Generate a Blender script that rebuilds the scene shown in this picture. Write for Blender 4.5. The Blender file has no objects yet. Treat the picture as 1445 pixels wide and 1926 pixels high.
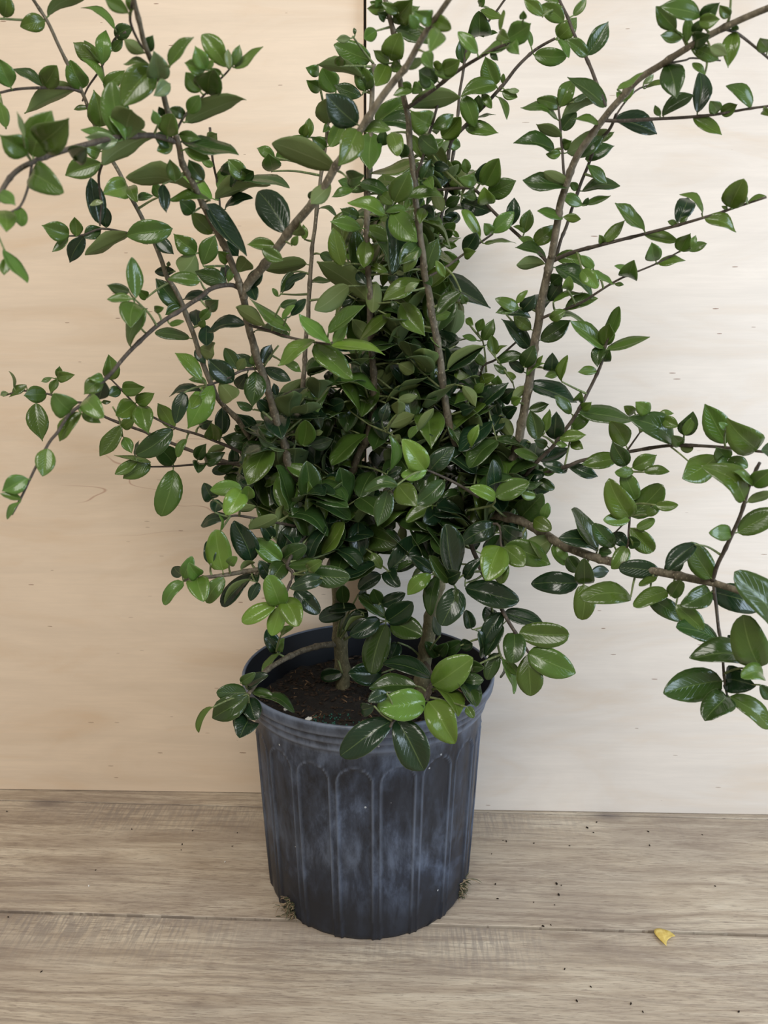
import bpy, math, random
from mathutils import Vector, Matrix, noise
random.seed(11)
sc = bpy.context.scene
C = bpy.context.collection

# ---------------------------------------------------------------- camera, world, lights, exposure
cam = bpy.data.cameras.new('camera'); camo = bpy.data.objects.new('camera', cam); C.objects.link(camo)
cam.sensor_fit = 'VERTICAL'; cam.sensor_height = 36.0; cam.sensor_width = 27.0
cam.lens = 36.0 * 1430 / 1926
camo.location = (0, 0, .773); camo.rotation_euler = (math.radians(78), 0, 0)
cam.clip_start = .05
cam.dof.use_dof = True; cam.dof.focus_distance = 1.03; cam.dof.aperture_fstop = 8.0
sc.camera = camo

w = bpy.data.worlds.new('room_light'); sc.world = w; w.use_nodes = True
w.node_tree.nodes['Background'].inputs[0].default_value = (1.0, .90, .78, 1)
w.node_tree.nodes['Background'].inputs[1].default_value = .42

def area(name, loc, target, size, size_y, power, col):
    l = bpy.data.lights.new(name, 'AREA'); l.shape = 'RECTANGLE'; l.size = size; l.size_y = size_y
    l.energy = power; l.color = col
    o = bpy.data.objects.new(name, l); C.objects.link(o); o.location = loc
    d = Vector(target) - Vector(loc); o.rotation_euler = d.to_track_quat('-Z', 'Y').to_euler()
    return o
area('window_light', (1.80, -.05, .85), (0.0, 1.15, .35), .9, 1.1, 26, (.68, .83, 1.0))
area('overhead_fill', (-.30, -.65, 1.95), (-.15, 1.1, .35), 1.3, .7, 26, (1.0, .95, .88))  # soft fill added overhead in front; no such lamp is seen

sc.view_settings.view_transform = 'Standard'; sc.view_settings.look = 'None'
sc.view_settings.gamma = 1.0; sc.view_settings.use_curve_mapping = False
sc.view_settings.exposure = 0.08

# ---------------------------------------------------------------- helpers
def tag(o, label=None, cat=None, group=None, kind=None):
    if label: o['label'] = label
    if cat: o['category'] = cat
    if group: o['group'] = group
    if kind: o['kind'] = kind
    return o
def link_mesh(name, verts, faces, mats, parent=None, smooth=True, mi=None, loc=None):
    me = bpy.data.meshes.new(name); me.from_pydata(verts, [], faces); me.update()
    if not isinstance(mats, (list, tuple)): mats = [mats]
    for m in mats: me.materials.append(m)
    if mi: me.polygons.foreach_set('material_index', mi)
    if smooth: me.polygons.foreach_set('use_smooth', [True] * len(me.polygons))
    o = bpy.data.objects.new(name, me); C.objects.link(o)
    if parent: o.parent = parent
    if loc: o.location = loc
    return o
class NT:
    def __init__(s, name):
        s.m = bpy.data.materials.new(name); s.m.use_nodes = True; s.t = s.m.node_tree
        s.b = s.t.nodes['Principled BSDF']; s.out = s.t.nodes['Material Output']
    def n(s, typ, **kw):
        x = s.t.nodes.new(typ)
        for k, v in kw.items():
            if k in x.inputs and not hasattr(x, k): x.inputs[k].default_value = v
            else:
                try: setattr(x, k, v)
                except Exception: x.inputs[k].default_value = v
        return x
    def l(s, a, b): s.t.links.new(a, b)
    def coords(s, scale=(1, 1, 1), rot=(0, 0, 0), loc=(0, 0, 0), kind='Object'):
        tc = s.n('ShaderNodeTexCoord'); mp = s.n('ShaderNodeMapping')
        mp.inputs['Scale'].default_value = scale; mp.inputs['Rotation'].default_value = rot; mp.inputs['Location'].default_value = loc
        s.l(tc.outputs[kind], mp.inputs[0]); return mp.outputs[0]
    def noise(s, vec, scale, detail=4, rough=.55, dist=0):
        x = s.n('ShaderNodeTexNoise'); x.inputs['Scale'].default_value = scale; x.inputs['Detail'].default_value = detail
        x.inputs['Roughness'].default_value = rough; x.inputs['Distortion'].default_value = dist
        s.l(vec, x.inputs['Vector']); return x.outputs[0]
    def ramp(s, fac, stops):
        x = s.n('ShaderNodeValToRGB'); e = x.color_ramp.elements
        while len(e) < len(stops): e.new(.5)
        for i, (p, c) in enumerate(stops):
            e[i].position = p; e[i].color = (c, c, c, 1) if isinstance(c, (int, float)) else (*c, 1)
        s.l(fac, x.inputs[0]); return x.outputs[0]
    def mix(s, fac, a, b, mode='MIX'):
        x = s.n('ShaderNodeMix'); x.data_type = 'RGBA'; x.blend_type = mode
        for i, v in ((0, fac), (6, a), (7, b)):
            if hasattr(v, 'links') or hasattr(v, 'is_linked'): s.l(v, x.inputs[i])
            elif i == 0: x.inputs[0].default_value = v
            else: x.inputs[i].default_value = (*v, 1)
        return x.outputs[2]
    def math(s, op, a, b=0.0, clamp=False):
        x = s.n('ShaderNodeMath'); x.operation = op; x.use_clamp = clamp
        for i, v in ((0, a), (1, b)):
            if hasattr(v, 'is_linked'): s.l(v, x.inputs[i])
            else: x.inputs[i].default_value = v
        return x.outputs[0]
    def bump(s, h, strength=.3, dist=.001):
        x = s.n('ShaderNodeBump'); x.inputs['Strength'].default_value = strength; x.inputs['Distance'].default_value = dist
        s.l(h, x.inputs['Height']); s.l(x.outputs[0], s.b.inputs['Normal']); return x
    def set(s, **kw):
        for k, v in kw.items(): s.b.inputs[k.replace('_', ' ')].default_value = v

# ---------------------------------------------------------------- materials
def mat_ply(name, base, shift):
    t = NT(name)
    v = t.coords(loc=shift)
    broad = t.noise(t.coords((1.2, 1, 4.5), loc=shift), 2.2, 5, .6, 1.6)
    col = t.ramp(broad, [(.25, [base[0] * .93, base[1] * .87, base[2] * .80]), (.5, base), (.75, [min(1, c * 1.07) for c in base])])
    # rotary-cut figure: long soft streaks
    fig = t.noise(t.coords((1.5, 1, 26), loc=shift), 6, 6, .65, .9)
    col = t.mix(t.math('MULTIPLY', t.ramp(fig, [(.38, 0), (.60, 1)]), .26), col, [c * .86 for c in base])
    cont = t.n('ShaderNodeTexWave'); cont.bands_direction = 'Z'
    cont.inputs['Scale'].default_value = 1.6; cont.inputs['Distortion'].default_value = 9; cont.inputs['Detail'].default_value = 4
    cont.inputs['Detail Scale'].default_value = .55; cont.inputs['Detail Roughness'].default_value = .6
    t.l(t.coords((.6, 1, 2.2), loc=shift), cont.inputs['Vector'])
    col = t.mix(t.math('MULTIPLY', t.ramp(cont.outputs[0], [(.0, 1), (.22, 0)]), .17), col, [c * .8 for c in base])
    # short brown pith flecks
    vo = t.n('ShaderNodeTexVoronoi'); vo.inputs['Scale'].default_value = 1.0; vo.inputs['Randomness'].default_value = 1.0
    vv = t.n('ShaderNodeVectorMath'); vv.operation = 'ADD'
    nz = t.n('ShaderNodeTexNoise'); nz.inputs['Scale'].default_value = 14; t.l(v, nz.inputs['Vector'])
    sc_ = t.n('ShaderNodeVectorMath'); sc_.operation = 'SCALE'; sc_.inputs['Scale'].default_value = .55; t.l(nz.outputs['Color'], sc_.inputs[0])
    t.l(t.coords((20, 0.01, 150), rot=(0, .05, 0), loc=shift), vv.inputs[0]); t.l(sc_.outputs[0], vv.inputs[1]); t.l(vv.outputs[0], vo.inputs['Vector'])
    sel = t.math('GREATER_THAN', t.n('ShaderNodeSeparateColor').outputs[0], 2)
    sp = t.n('ShaderNodeSeparateColor'); t.l(vo.outputs['Color'], sp.inputs[0])
    pick = t.math('GREATER_THAN', sp.outputs[0], .885)
    size = t.math('ADD', t.math('MULTIPLY', sp.outputs[1], .17), .05)
    near = t.math('LESS_THAN', vo.outputs['Distance'], t.math('ADD', size, .03) if False else size)
    zone = t.ramp(t.noise(v, 3.2, 2, .5), [(.38, .35), (.55, 1)])
    fl = t.math('MULTIPLY', t.math('MULTIPLY', pick, near), zone)
    col = t.mix(t.math('MULTIPLY', fl, .85), col, (.20, .095, .05))
    # rare long reddish veins
    vn = t.noise(t.coords((1.6, 1, 4.5), loc=shift), 2.1, 2, .5, .3)
    line = t.ramp(t.math('ABSOLUTE', t.math('SUBTRACT', vn, .5)), [(.0, 1), (.0028, 0)])
    gate = t.ramp(t.noise(v, 2.4, 1, .5), [(.66, 0), (.69, 1)])
    col = t.mix(t.math('MULTIPLY', t.math('MULTIPLY', line, gate), .55), col, (.34, .13, .08))
    t.l(col, t.b.inputs['Base Color'])
    t.set(Roughness=.42); t.b.inputs['Specular IOR Level'].default_value = .35
    t.bump(fig, .08, .0006)
    return t.m
PLYL = mat_ply('birch_plywood_warm', (.78, .65, .51), (3.1, 0, 1.7))
PLYR = mat_ply('birch_plywood_pale', (.79, .73, .665), (8.4, 0, 5.2))

def mat_floor():
    t = NT('grey_oak_laminate')
    A = math.radians(2.42)
    g1 = t.noise(t.coords((1, 9, 1)), 5.5, 8, .62, .8)
    g2 = t.noise(t.coords((1, 30, 1)), 14, 7, .7, .5)
    pa = t.noise(t.coords((1, 2.2, 1), loc=(4, 2, 0)), 3.0, 4, .5, 1.0)
    col = t.ramp(g1, [(.28, (.30, .235, .175)), (.44, (.475, .395, .305)), (.58, (.60, .52, .41)), (.76, (.72, .65, .53))])
    col = t.mix(t.math('MULTIPLY', t.ramp(pa, [(.36, 1), (.56, 0)]), .38), col, (.33, .275, .235))
    dark = t.ramp(g2, [(.36, 1), (.50, 0)])
    col = t.mix(t.math('MULTIPLY', dark, .42), col, (.235, .19, .15))
    g3 = t.noise(t.coords((3.2, 62, 1)), 14, 4, .6, .35)
    thr = t.noise(t.coords((1.5, 5, 1), loc=(3, 3, 0)), 2.6, 3, .5)
    fine = t.ramp(t.math('ADD', g3, t.math('MULTIPLY', thr, .25)), [(.525, 1), (.57, 0)])
    col = t.mix(t.math('MULTIPLY', fine, .62), col, (.225, .175, .14))
    lite = t.ramp(g3, [(.60, 0), (.70, 1)])
    col = t.mix(t.math('MULTIPLY', lite, .35), col, (.70, .65, .56))
    # cathedral figure
    wv = t.n('ShaderNodeTexWave'); wv.bands_direction = 'Y'; wv.wave_profile = 'SIN'
    wv.inputs['Scale'].default_value = 9; wv.inputs['Distortion'].default_value = 7.5; wv.inputs['Detail'].default_value = 3; wv.inputs['Detail Scale'].default_value = .9
    t.l(t.coords((.35, 2.3, 1), loc=(1.3, .2, 0)), wv.inputs['Vector'])
    zone = t.ramp(t.noise(t.coords((1.2, 4, 1), loc=(7, 1, 0)), 2.2, 2), [(.42, 0), (.56, 1)])
    col = t.mix(t.math('MULTIPLY', t.math('MULTIPLY', t.ramp(wv.outputs[0], [(.0, 1), (.3, 0)]), zone), .45), col, (.26, .21, .17))
    # sawn cross marks along the plank edges
    cr = t.noise(t.coords((60, 7, 1)), 3.2, 5, .6, .15)
    geo = t.n('ShaderNodeTexCoord'); sx = t.n('ShaderNodeSeparateXYZ'); t.l(geo.outputs['Object'], sx.inputs[0])
    yy = t.math('ADD', sx.outputs[1], 10 * .2645 - .907)
    fr = t.math('MODULO', yy, .2645)
    e1 = t.ramp(fr, [(.165, 0), (.235, 1), (.2645, 1)])
    zn = t.ramp(t.noise(t.coords((1.6, .1, 1), loc=(2, 5, 0)), 2.0, 2), [(.45, 0), (.60, 1)])
    col = t.mix(t.math('MULTIPLY', t.math('MULTIPLY', t.math('MULTIPLY', t.ramp(cr, [(.44, 1), (.56, 0)]), e1), zn), .62), col, (.25, .22, .20))
    # knots
    kn = t.n('ShaderNodeTexVoronoi'); kn.inputs['Scale'].default_value = 1
    t.l(t.coords((3.0, 7.5, 1), loc=(.35, .52, 0)), kn.inputs['Vector'])
    col = t.mix(t.ramp(kn.outputs['Distance'], [(.02, .75), (.085, .25), (.16, 0)]), col, (.17, .14, .13))
    t.l(col, t.b.inputs['Base Color'])
    t.l(t.ramp(g1, [(.3, .55), (.7, .42)]), t.b.inputs['Roughness'])
    t.bump(t.math('SUBTRACT', g1, t.math('MULTIPLY', dark, .5)), .25, .0007)
    return t.m
FLOOR = mat_floor()
def simple(name, col, rough=.6, spec=.4, nscale=None, var=.25, bump=0):
    t = NT(name); t.set(Roughness=rough); t.b.inputs['Specular IOR Level'].default_value = spec
    if nscale:
        nz = t.noise(t.coords(), nscale, 5, .6)
        t.l(t.ramp(nz, [(.3, [c * (1 - var) for c in col]), (.7, [min(1, c * (1 + var)) for c in col])]), t.b.inputs['Base Color'])
        if bump: t.bump(nz, bump, .002)
    else: t.set(Base_Color=(*col, 1))
    return t.m
SEAM = simple('dark_plank_seam', (.012, .006, .005), .8, .1)
WALLM = simple('plain_wall_paint', (.30, .27, .23), .8, .2, 8, .05)
EDGE = simple('plywood_edge', (.55, .42, .28), .6, .3, 60, .3)

def mat_pot():
    t = NT('dusty_black_plastic')
    v = t.coords()
    big = t.noise(t.coords((1, 1, .7), loc=(.3, .1, .4)), 8.5, 6, .68, .5)
    fine = t.noise(t.coords((1, 1, .35)), 55, 6, .7, .3)
    m = t.math('ADD', t.math('MULTIPLY', big, .8), t.math('MULTIPLY', fine, .35))
    col = t.ramp(m, [(.49, (.008, .011, .019)), (.58, (.022, .030, .050)), (.66, (.062, .082, .128)), (.80, (.17, .21, .29))])
    dz_ = t.n('ShaderNodeSeparateXYZ'); t.l(v, dz_.inputs[0])
    band = t.ramp(t.math('ADD', dz_.outputs[2], t.math('MULTIPLY', big, .05)), [(.12, 0), (.15, .55), (.19, .2), (.28, .1), (.31, .75), (.345, .35)])
    col = t.mix(t.math('MULTIPLY', band, t.ramp(fine, [(.38, .1), (.62, .8)])), col, (.125, .155, .215))
    # rub marks on raised ribs (wear attribute)
    at = t.n('ShaderNodeAttribute'); at.attribute_name = 'wear'
    col = t.mix(t.math('MULTIPLY', at.outputs['Fac'], t.ramp(fine, [(.3, .5), (.6, 1)])), col, (.15, .185, .255))
    # colour darkens towards the foot of the pot, with an uneven edge
    sx = t.n('ShaderNodeSeparateXYZ'); t.l(v, sx.inputs[0])
    ft = t.ramp(t.math('ADD', sx.outputs[2], t.math('MULTIPLY', big, .09)), [(.085, 1), (.135, 0)])
    col = t.mix(t.math('MULTIPLY', ft, .8), col, (.010, .012, .018))
    # white specks
    vo = t.n('ShaderNodeTexVoronoi'); vo.inputs['Scale'].default_value = 62; t.l(v, vo.inputs['Vector'])
    spc = t.n('ShaderNodeSeparateColor'); t.l(vo.outputs['Color'], spc.inputs[0])
    k = t.math('MULTIPLY', t.math('GREATER_THAN', spc.outputs[0], .92), t.math('LESS_THAN', vo.outputs['Distance'], .085))
    col = t.mix(t.math('MULTIPLY', k, .7), col, (.55, .58, .6))
    t.l(col, t.b.inputs['Base Color'])
    t.l(t.ramp(m, [(.45, .38), (.7, .62)]), t.b.inputs['Roughness'])
    t.b.inputs['Specular IOR Level'].default_value = .45
    t.bump(fine, .12, .0006)
    return t.m
POT = mat_pot(); INNER = simple('shaded_inner_plastic', (.004, .006, .010), .6, .25)  # dust-free inner wall; the shadow inside the pot is put into its near-black colour

def mat_leaf(name, under):
    t = NT(name)
    at = t.n('ShaderNodeAttribute'); at.attribute_name = 'tone'
    uv = t.n('ShaderNodeUVMap'); sx = t.n('ShaderNodeSeparateXYZ'); t.l(uv.outputs[0], sx.inputs[0])
    au = t.math('ABSOLUTE', t.math('SUBTRACT', sx.outputs[0], .5))
    rib = t.ramp(au, [(.005, 1), (.026, 0)])
    vein_c = t.math('ADD', t.math('MULTIPLY', sx.outputs[1], 10.0), t.math('MULTIPLY', au, -7.0))
    vein = t.ramp(t.math('ABSOLUTE', t.math('SUBTRACT', t.math('FRACT', vein_c), .5)), [(.0, 1), (.09, 0)])
    mot = t.noise(t.coords(), 60, 4, .6)
    base = t.mix(t.math('MULTIPLY', mot, .35), at.outputs['Color'], (.012, .035, .012))
    if under:
        base = t.mix(.62, at.outputs['Color'], (.19, .255, .105))
        base = t.mix(t.math('MULTIPLY', rib, .6), base, (.30, .36, .17))
        t.set(Roughness=.55); t.b.inputs['Specular IOR Level'].default_value = .3
    else:
        hi = t.mix(.38, at.outputs['Color'], (.30, .42, .14))
        base = t.mix(t.math('MULTIPLY', rib, .75), base, hi)
        base = t.mix(t.math('MULTIPLY', vein, .10), base, hi)
        edge = t.ramp(au, [(.478, 0), (.497, 1)])
        base = t.mix(t.math('MULTIPLY', edge, .45), base, (.26, .33, .15))
        t.set(Roughness=.2); t.b.inputs['Specular IOR Level'].default_value = .62
        t.l(t.ramp(mot, [(.35, .13), (.7, .27)]), t.b.inputs['Roughness'])
    bp = t.bump(t.math('ADD', t.math('MULTIPLY', vein, -.5), t.math('MULTIPLY', mot, .8)), .25, .0008)
    t.l(base, t.b.inputs['Base Color'])
    tr = t.n('ShaderNodeBsdfTranslucent'); sat = t.mix(.5, base, (.16, .30, .03)); t.l(sat, tr.inputs[0])
    ms = t.n('ShaderNodeMixShader'); ms.inputs[0].default_value = .27
    t.l(t.b.outputs[0], ms.inputs[1]); t.l(tr.outputs[0], ms.inputs[2]); t.l(ms.outputs[0], t.out.inputs[0])
    return t.m
LTOP = mat_leaf('leaf_upper', False); LBOT = mat_leaf('leaf_underside', True)
def mat_bark(name, a, b):
    t = NT(name); nz = t.noise(t.coords((1, 1, .5)), 120, 4, .7)
    vo = t.n('ShaderNodeTexVoronoi'); vo.inputs['Scale'].default_value = 260; t.l(t.coords((1, 1, .6)), vo.inputs['Vector'])
    col = t.ramp(nz, [(.35, a), (.65, b)])
    col = t.mix(t.ramp(vo.outputs['Distance'], [(.16, .55), (.26, 0)]), col, [min(1, c * 1.9) for c in b])
    t.l(col, t.b.inputs['Base Color']); t.set(Roughness=.7); t.bump(nz, .5, .0015)
    return t.m
BARK = mat_bark('grey_brown_bark', (.068, .056, .036), (.20, .175, .125))
TWIG = mat_bark('dark_twig_bark', (.034, .026, .020), (.088, .072, .054))
TRUNK = mat_bark('olive_trunk_bark', (.075, .070, .035), (.17, .155, .085))
GTWIG = mat_bark('green_shoot', (.10, .13, .05), (.20, .25, .10))

# ---------------------------------------------------------------- the setting
def box(verts, faces, x0, x1, y0, y1, z0, z1, bev=0):
    b = len(verts)
    if bev:
        P = []
        for (z, i) in ((z0, 0), (z1 - bev, 0), (z1, bev)):
            P += [(x0 + i, y0 + i, z), (x1 - i, y0 + i, z), (x1 - i, y1 - i, z), (x0 + i, y1 - i, z)]
        verts += P; faces.append([b + 3, b + 2, b + 1, b])
        for k in (0, 4):
            for i in range(4): j = (i + 1) % 4; faces.append([b + k + i, b + k + j, b + k + 4 + j, b + k + 4 + i])
        faces.append([b + 8, b + 9, b + 10, b + 11]); return 10
    verts += [(x0, y0, z0), (x1, y0, z0), (x1, y1, z0), (x0, y1, z0), (x0, y0, z1), (x1, y0, z1), (x1, y1, z1), (x0, y1, z1)]
    faces += [[b + 3, b + 2, b + 1, b], [b + 4, b + 5, b + 6, b + 7]]
    for i in range(4): j = (i + 1) % 4; faces.append([b + i, b + j, b + 4 + j, b + 4 + i])
    return 6
V, Fc, mi = [], [], []
PW = .2645; y = .907 - 9 * PW
while y < 1.50:
    gap = .0027 if y + PW < 1.1 else .0013
    lo = .0027 if y < 1.1 else .0013
    n = box(V, Fc, -2.2, 2.2, y + lo, min(y + PW - gap, 1.50), -.010, 0, .0006); mi += [0] * n
    y += PW
n = box(V, Fc, -2.2, 2.2, .907 - 9 * PW, 1.50, -.03, -.008); mi += [1] * n
fl = link_mesh('floor', V, Fc, [FLOOR, SEAM], smooth=False, mi=mi)
fl.rotation_euler[2] = -math.radians(2.42); tag(fl, kind='structure')
V, Fc = [], []; box(V, Fc, -2.2, 2.2, 0, .1, 0, 2.5)
wl = link_mesh('wall_back', V, Fc, WALLM, smooth=False); wl.location = (0, 1.435, 0); wl.rotation_euler[2] = -math.radians(1.5); tag(wl, kind='structure')

def sheet(x0, x1, y_at0, slope, lean, mat, label):
    # a 12 mm birch plywood sheet standing on the floor, tipped back a little
    V, Fc = [], []
    L = (x1 - x0) * math.sqrt(1 + slope * slope); b = .0006
    V = [(b, 0, 0), (L - b, 0, 0), (L - b, 0, 2.1), (b, 0, 2.1), (0, b, 0), (L, b, 0), (L, b, 2.1), (0, b, 2.1),
         (0, .012, 0), (L, .012, 0), (L, .012, 2.1), (0, .012, 2.1)]
    Fc = [[0, 1, 2, 3], [0, 3, 7, 4], [1, 5, 6, 2], [3, 2, 6, 7], [0, 4, 5, 1], [4, 7, 11, 8], [5, 9, 10, 6], [7, 6, 10, 11], [4, 8, 9, 5], [8, 11, 10, 9]]
    o = link_mesh('plywood_sheet', V, Fc, [mat, EDGE], smooth=False, mi=[0, 1, 1, 1, 1, 1, 1, 1, 1, 1])
    o.location = (x0, y_at0 + slope * x0, .0012)
    o.rotation_euler = (-math.radians(lean), 0, math.atan(slope))
    return tag(o, label, 'plywood sheet', 'plywood sheets leaning side by side behind the plant')
sheet(-1.25, -.0335, 1.2174, -.0250, 4.0, PLYL, 'warm tan birch plywood sheet standing behind the left half of the plant')
sheet(-.0305, 1.19, 1.1757, -.0276, 5.2, PLYR, 'paler birch plywood sheet standing behind the right half of the plant')

# ---------------------------------------------------------------- potted shrub
ROOT = Vector((-.0225, 1.024, 0))
shrub = bpy.data.objects.new('potted_shrub', None); C.objects.link(shrub); shrub.location = ROOT; shrub.empty_display_size = .1
tag(shrub, 'bushy evergreen shrub with glossy oval leaves in a dusty black nursery pot', 'potted plant')

H = .328; NP = 18; STEP = 2 * math.pi / NP; PH = -.09
def arch(th, z):
    """signed distance (m) to the arched panel outline; negative inside"""
    a = (th - PH + STEP / 2) % STEP - STEP / 2
    x = abs(a) * .158; hw = .0225; zt = .262 - hw
    return (math.hypot(x, z - zt) - hw) if z > zt else (x - hw)
def body_r(th, z):
    base = .1500 + (.1640 - .1500) * (z / .285)
    if z < .006: base -= .0025 * (1 - z / .006)
    a = (th - PH + STEP / 2) % STEP - STEP / 2
    k = max(0, min(1, 1 - z / .07)); base *= 1 - .35 * k * (1 - math.cos(STEP / 2) / math.cos(STEP / 2 - abs(a)))
    d = arch(th, z)
    r = base + .0016 * math.exp(-(d / .0012) ** 2)
    if d < 0: r -= .0016 * min(1, -d / .003)
    return r, math.exp(-(d / .0011) ** 2)
NSEG = 18 * 28
prof = []
zz = [0, .002, .006] + [.006 + .272 * i / 72 for i in range(1, 73)]
rows = [('b', z) for z in zz]
rim = [(.283, .1640, .4), (.2855, .1668, .9), (.2875, .1688, 1), (.290, .1695, .9), (.294, .1693, .1), (.2975, .1700, .1), (.2995, .1722, .9), (.302, .1732, .6),
       (.306, .1730, .1), (.3085, .1726, .05), (.3098, .1738, .2), (.3112, .1772, .8), (.3135, .1790, .9), (.318, .1798, .3), (.323, .1802, .3), (.3262, .1800, .9), (.3280, .1786, 1), (.3278, .1768, .8),
       (.3262, .1757, .3), (.316, .1742, .1), (.3095, .1700, .1), (.300, .1665, 0), (.285, .1610, 0), (.24, .1575, 0), (.20, .1550, 0)]
V, Fc, wear = [], [], []
nr = 0
for k, z in rows:
    for i in range(NSEG):
        th = 2 * math.pi * i / NSEG; r, wv = body_r(th, z)
        V.append((r * math.sin(th), -r * math.cos(th), z)); wear.append(wv * .8 if z > .03 else 0)
    nr += 1
for z, r, wv in rim:
    for i in range(NSEG):
        th = 2 * math.pi * i / NSEG
        rr = r * (1 + .004 * math.sin(2 * th + .6)); V.append((rr * math.sin(th), -rr * math.cos(th), z)); wear.append(wv)
    nr += 1
for j in range(nr - 1):
    for i in range(NSEG):
        k = (i + 1) % NSEG; Fc.append((j * NSEG + i, j * NSEG + k, (j + 1) * NSEG + k, (j + 1) * NSEG + i))
Fc.append(tuple(reversed(range(NSEG))))
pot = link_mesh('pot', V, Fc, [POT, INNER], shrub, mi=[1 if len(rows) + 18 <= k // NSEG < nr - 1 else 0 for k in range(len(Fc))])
at = pot.data.attributes.new('wear', 'FLOAT', 'POINT'); at.data.foreach_set('value', wear)

# soil
t = NT('dark_potting_soil')
nz = t.noise(t.coords(), 90, 8, .75); n2 = t.noise(t.coords(), 380, 4, .7)
col = t.ramp(nz, [(.35, (.004, .0035, .003)), (.55, (.013, .010, .008)), (.72, (.042, .030, .022))])
t.l(col, t.b.inputs['Base Color']); t.set(Roughness=.9); t.bump(t.math('ADD', nz, t.math('MULTIPLY', n2, .5)), 1.0, .006); SOIL = t.m
V, Fc = [], []; NR_, NS_ = 44, 150
def soil_z(x, y):
    return .276 + .006 * noise.noise(Vector((x * 25, y * 25, 1))) + .004 * noise.noise(Vector((x * 90, y * 90, 4))) + .002 * noise.noise(Vector((x * 260, y * 260, 7)))
V.append((0, 0, soil_z(0, 0)))
for j in range(1, NR_ + 1):
    r = .1600 * j / NR_
    for i in range(NS_):
        a = 2 * math.pi * i / NS_; x, y = r * math.cos(a), r * math.sin(a); V.append((x, y, soil_z(x, y)))
for i in range(NS_): Fc.append((0, 1 + i, 1 + (i + 1) % NS_))
for j in range(NR_ - 1):
    for i in range(NS_):
        k = (i + 1) % NS_; b = 1 + j * NS_; Fc.append((b + i, b + NS_ + i, b + NS_ + k, b + k))
soil = link_mesh('soil', V, Fc, SOIL, shrub)
def lump(V, Fc, c, s, seed, ax=(1, 1, 1)):
    rs = random.Random(seed); b = len(V)
    R = Matrix.Rotation(rs.uniform(0, 6.28), 3, 'Z') @ Matrix.Rotation(rs.uniform(-.6, .6), 3, 'X')
    ring = [(0, 0, 1)] + [(math.cos(a) * .87, math.sin(a) * .87, .45) for a in [i * 1.257 for i in range(5)]] + \
           [(math.cos(a) * .87, math.sin(a) * .87, -.45) for a in [i * 1.257 + .63 for i in range(5)]] + [(0, 0, -1)]
    for p in ring:
        q = R @ Vector((p[0] * ax[0], p[1] * ax[1], p[2] * ax[2])) * s * rs.uniform(.75, 1.2); V.append((c[0] + q.x, c[1] + q.y, c[2] + q.z))
    for i in range(5):
        j = (i + 1) % 5
        Fc += [(b, b + 1 + i, b + 1 + j), (b + 1 + i, b + 6 + i, b + 1 + j), (b + 1 + j, b + 6 + i, b + 6 + j), (b + 11, b + 6 + j, b + 6 + i)]
def scatter(n, smin, smax, ax, rnd, cx=0, cy=0, rad=.156):
    V, Fc = [], []
    for i in range(n):
        r = rad * math.sqrt(rnd.random()); a = rnd.uniform(0, 6.28); x, y = cx + r * math.cos(a), cy + r * math.sin(a)
        s = rnd.uniform(smin, smax); lump(V, Fc, (x, y, soil_z(x, y) + s * .3), s, rnd.random(), ax)
    return V, Fc
CHIP = simple('bark_chips', (.034, .023, .016), .85, .2, 150, .6)
CHIP2 = simple('pale_wood_bits', (.17, .11, .065), .8, .2, 150, .5)
GREENP = simple('green_fertiliser_beads', (.012, .075, .055), .45, .4)
PERL = simple('white_perlite', (.75, .74, .70), .7, .3)
rnd = random.Random(5)
v_, f_ = scatter(900, .0012, .0038, (1.6, .6, .5), rnd); tag(link_mesh('bark_chips', v_, f_, CHIP, soil, False), kind='stuff')
v_, f_ = scatter(150, .001, .0034, (2.4, .35, .35), rnd); tag(link_mesh('wood_fibres', v_, f_, CHIP2, soil, False), 'pale wood fibres', kind='stuff')
v_, f_ = scatter(90, .0012, .0018, (1, 1, 1), rnd, -.045, -.075, .035); tag(link_mesh('fertiliser_beads', v_, f_, GREENP, soil), 'blue-green slow-release beads', kind='stuff')
for (x, y, s) in ((-.082, -.062, .0055), (-.118, -.03, .003), (.02, -.09, .003)):
    V, Fc = [], []; lump(V, Fc, (0, 0, 0), s, x * 91, (1.2, .9, .7)); lump(V, Fc, (s * .8, s * .3, 0), s * .6, y * 77)
    link_mesh('perlite_piece', V, Fc, PERL, soil, False, loc=(x, y, soil_z(x, y) + s * .3))

# root tufts poking out of the drainage holes
ROOTM = simple('dry_roots', (.27, .21, .14), .8, .2, 200, .5); MOSS = simple('mossy_roots', (.075, .085, .045), .8, .2, 200, .5)
def tube(V, Fc, pts, rad, ns=6, cap=True):
    pts = [Vector(p) for p in pts]; b0 = len(V); n = len(pts)
    up = Vector((.31, .2, .93))
    for i, p in enumerate(pts):
        d = (pts[min(i + 1, n - 1)] - pts[max(i - 1, 0)]).normalized()
        s = d.cross(up)
        if s.length < 1e-3: s = d.cross(Vector((1, 0, 0)))
        s.normalize(); u = s.cross(d)
        for k in range(ns):
            a = 2 * math.pi * k / ns; q = p + (s * math.cos(a) + u * math.sin(a)) * rad[i]; V.append(tuple(q))
    for i in range(n - 1):
        for k in range(ns):
            j = (k + 1) % ns; Fc.append((b0 + i * ns + k, b0 + i * ns + j, b0 + (i + 1) * ns + j, b0 + (i + 1) * ns + k))
    if cap:
        Fc.append(tuple(b0 + k for k in reversed(range(ns)))); Fc.append(tuple(b0 + (n - 1) * ns + k for k in range(ns)))
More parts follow.
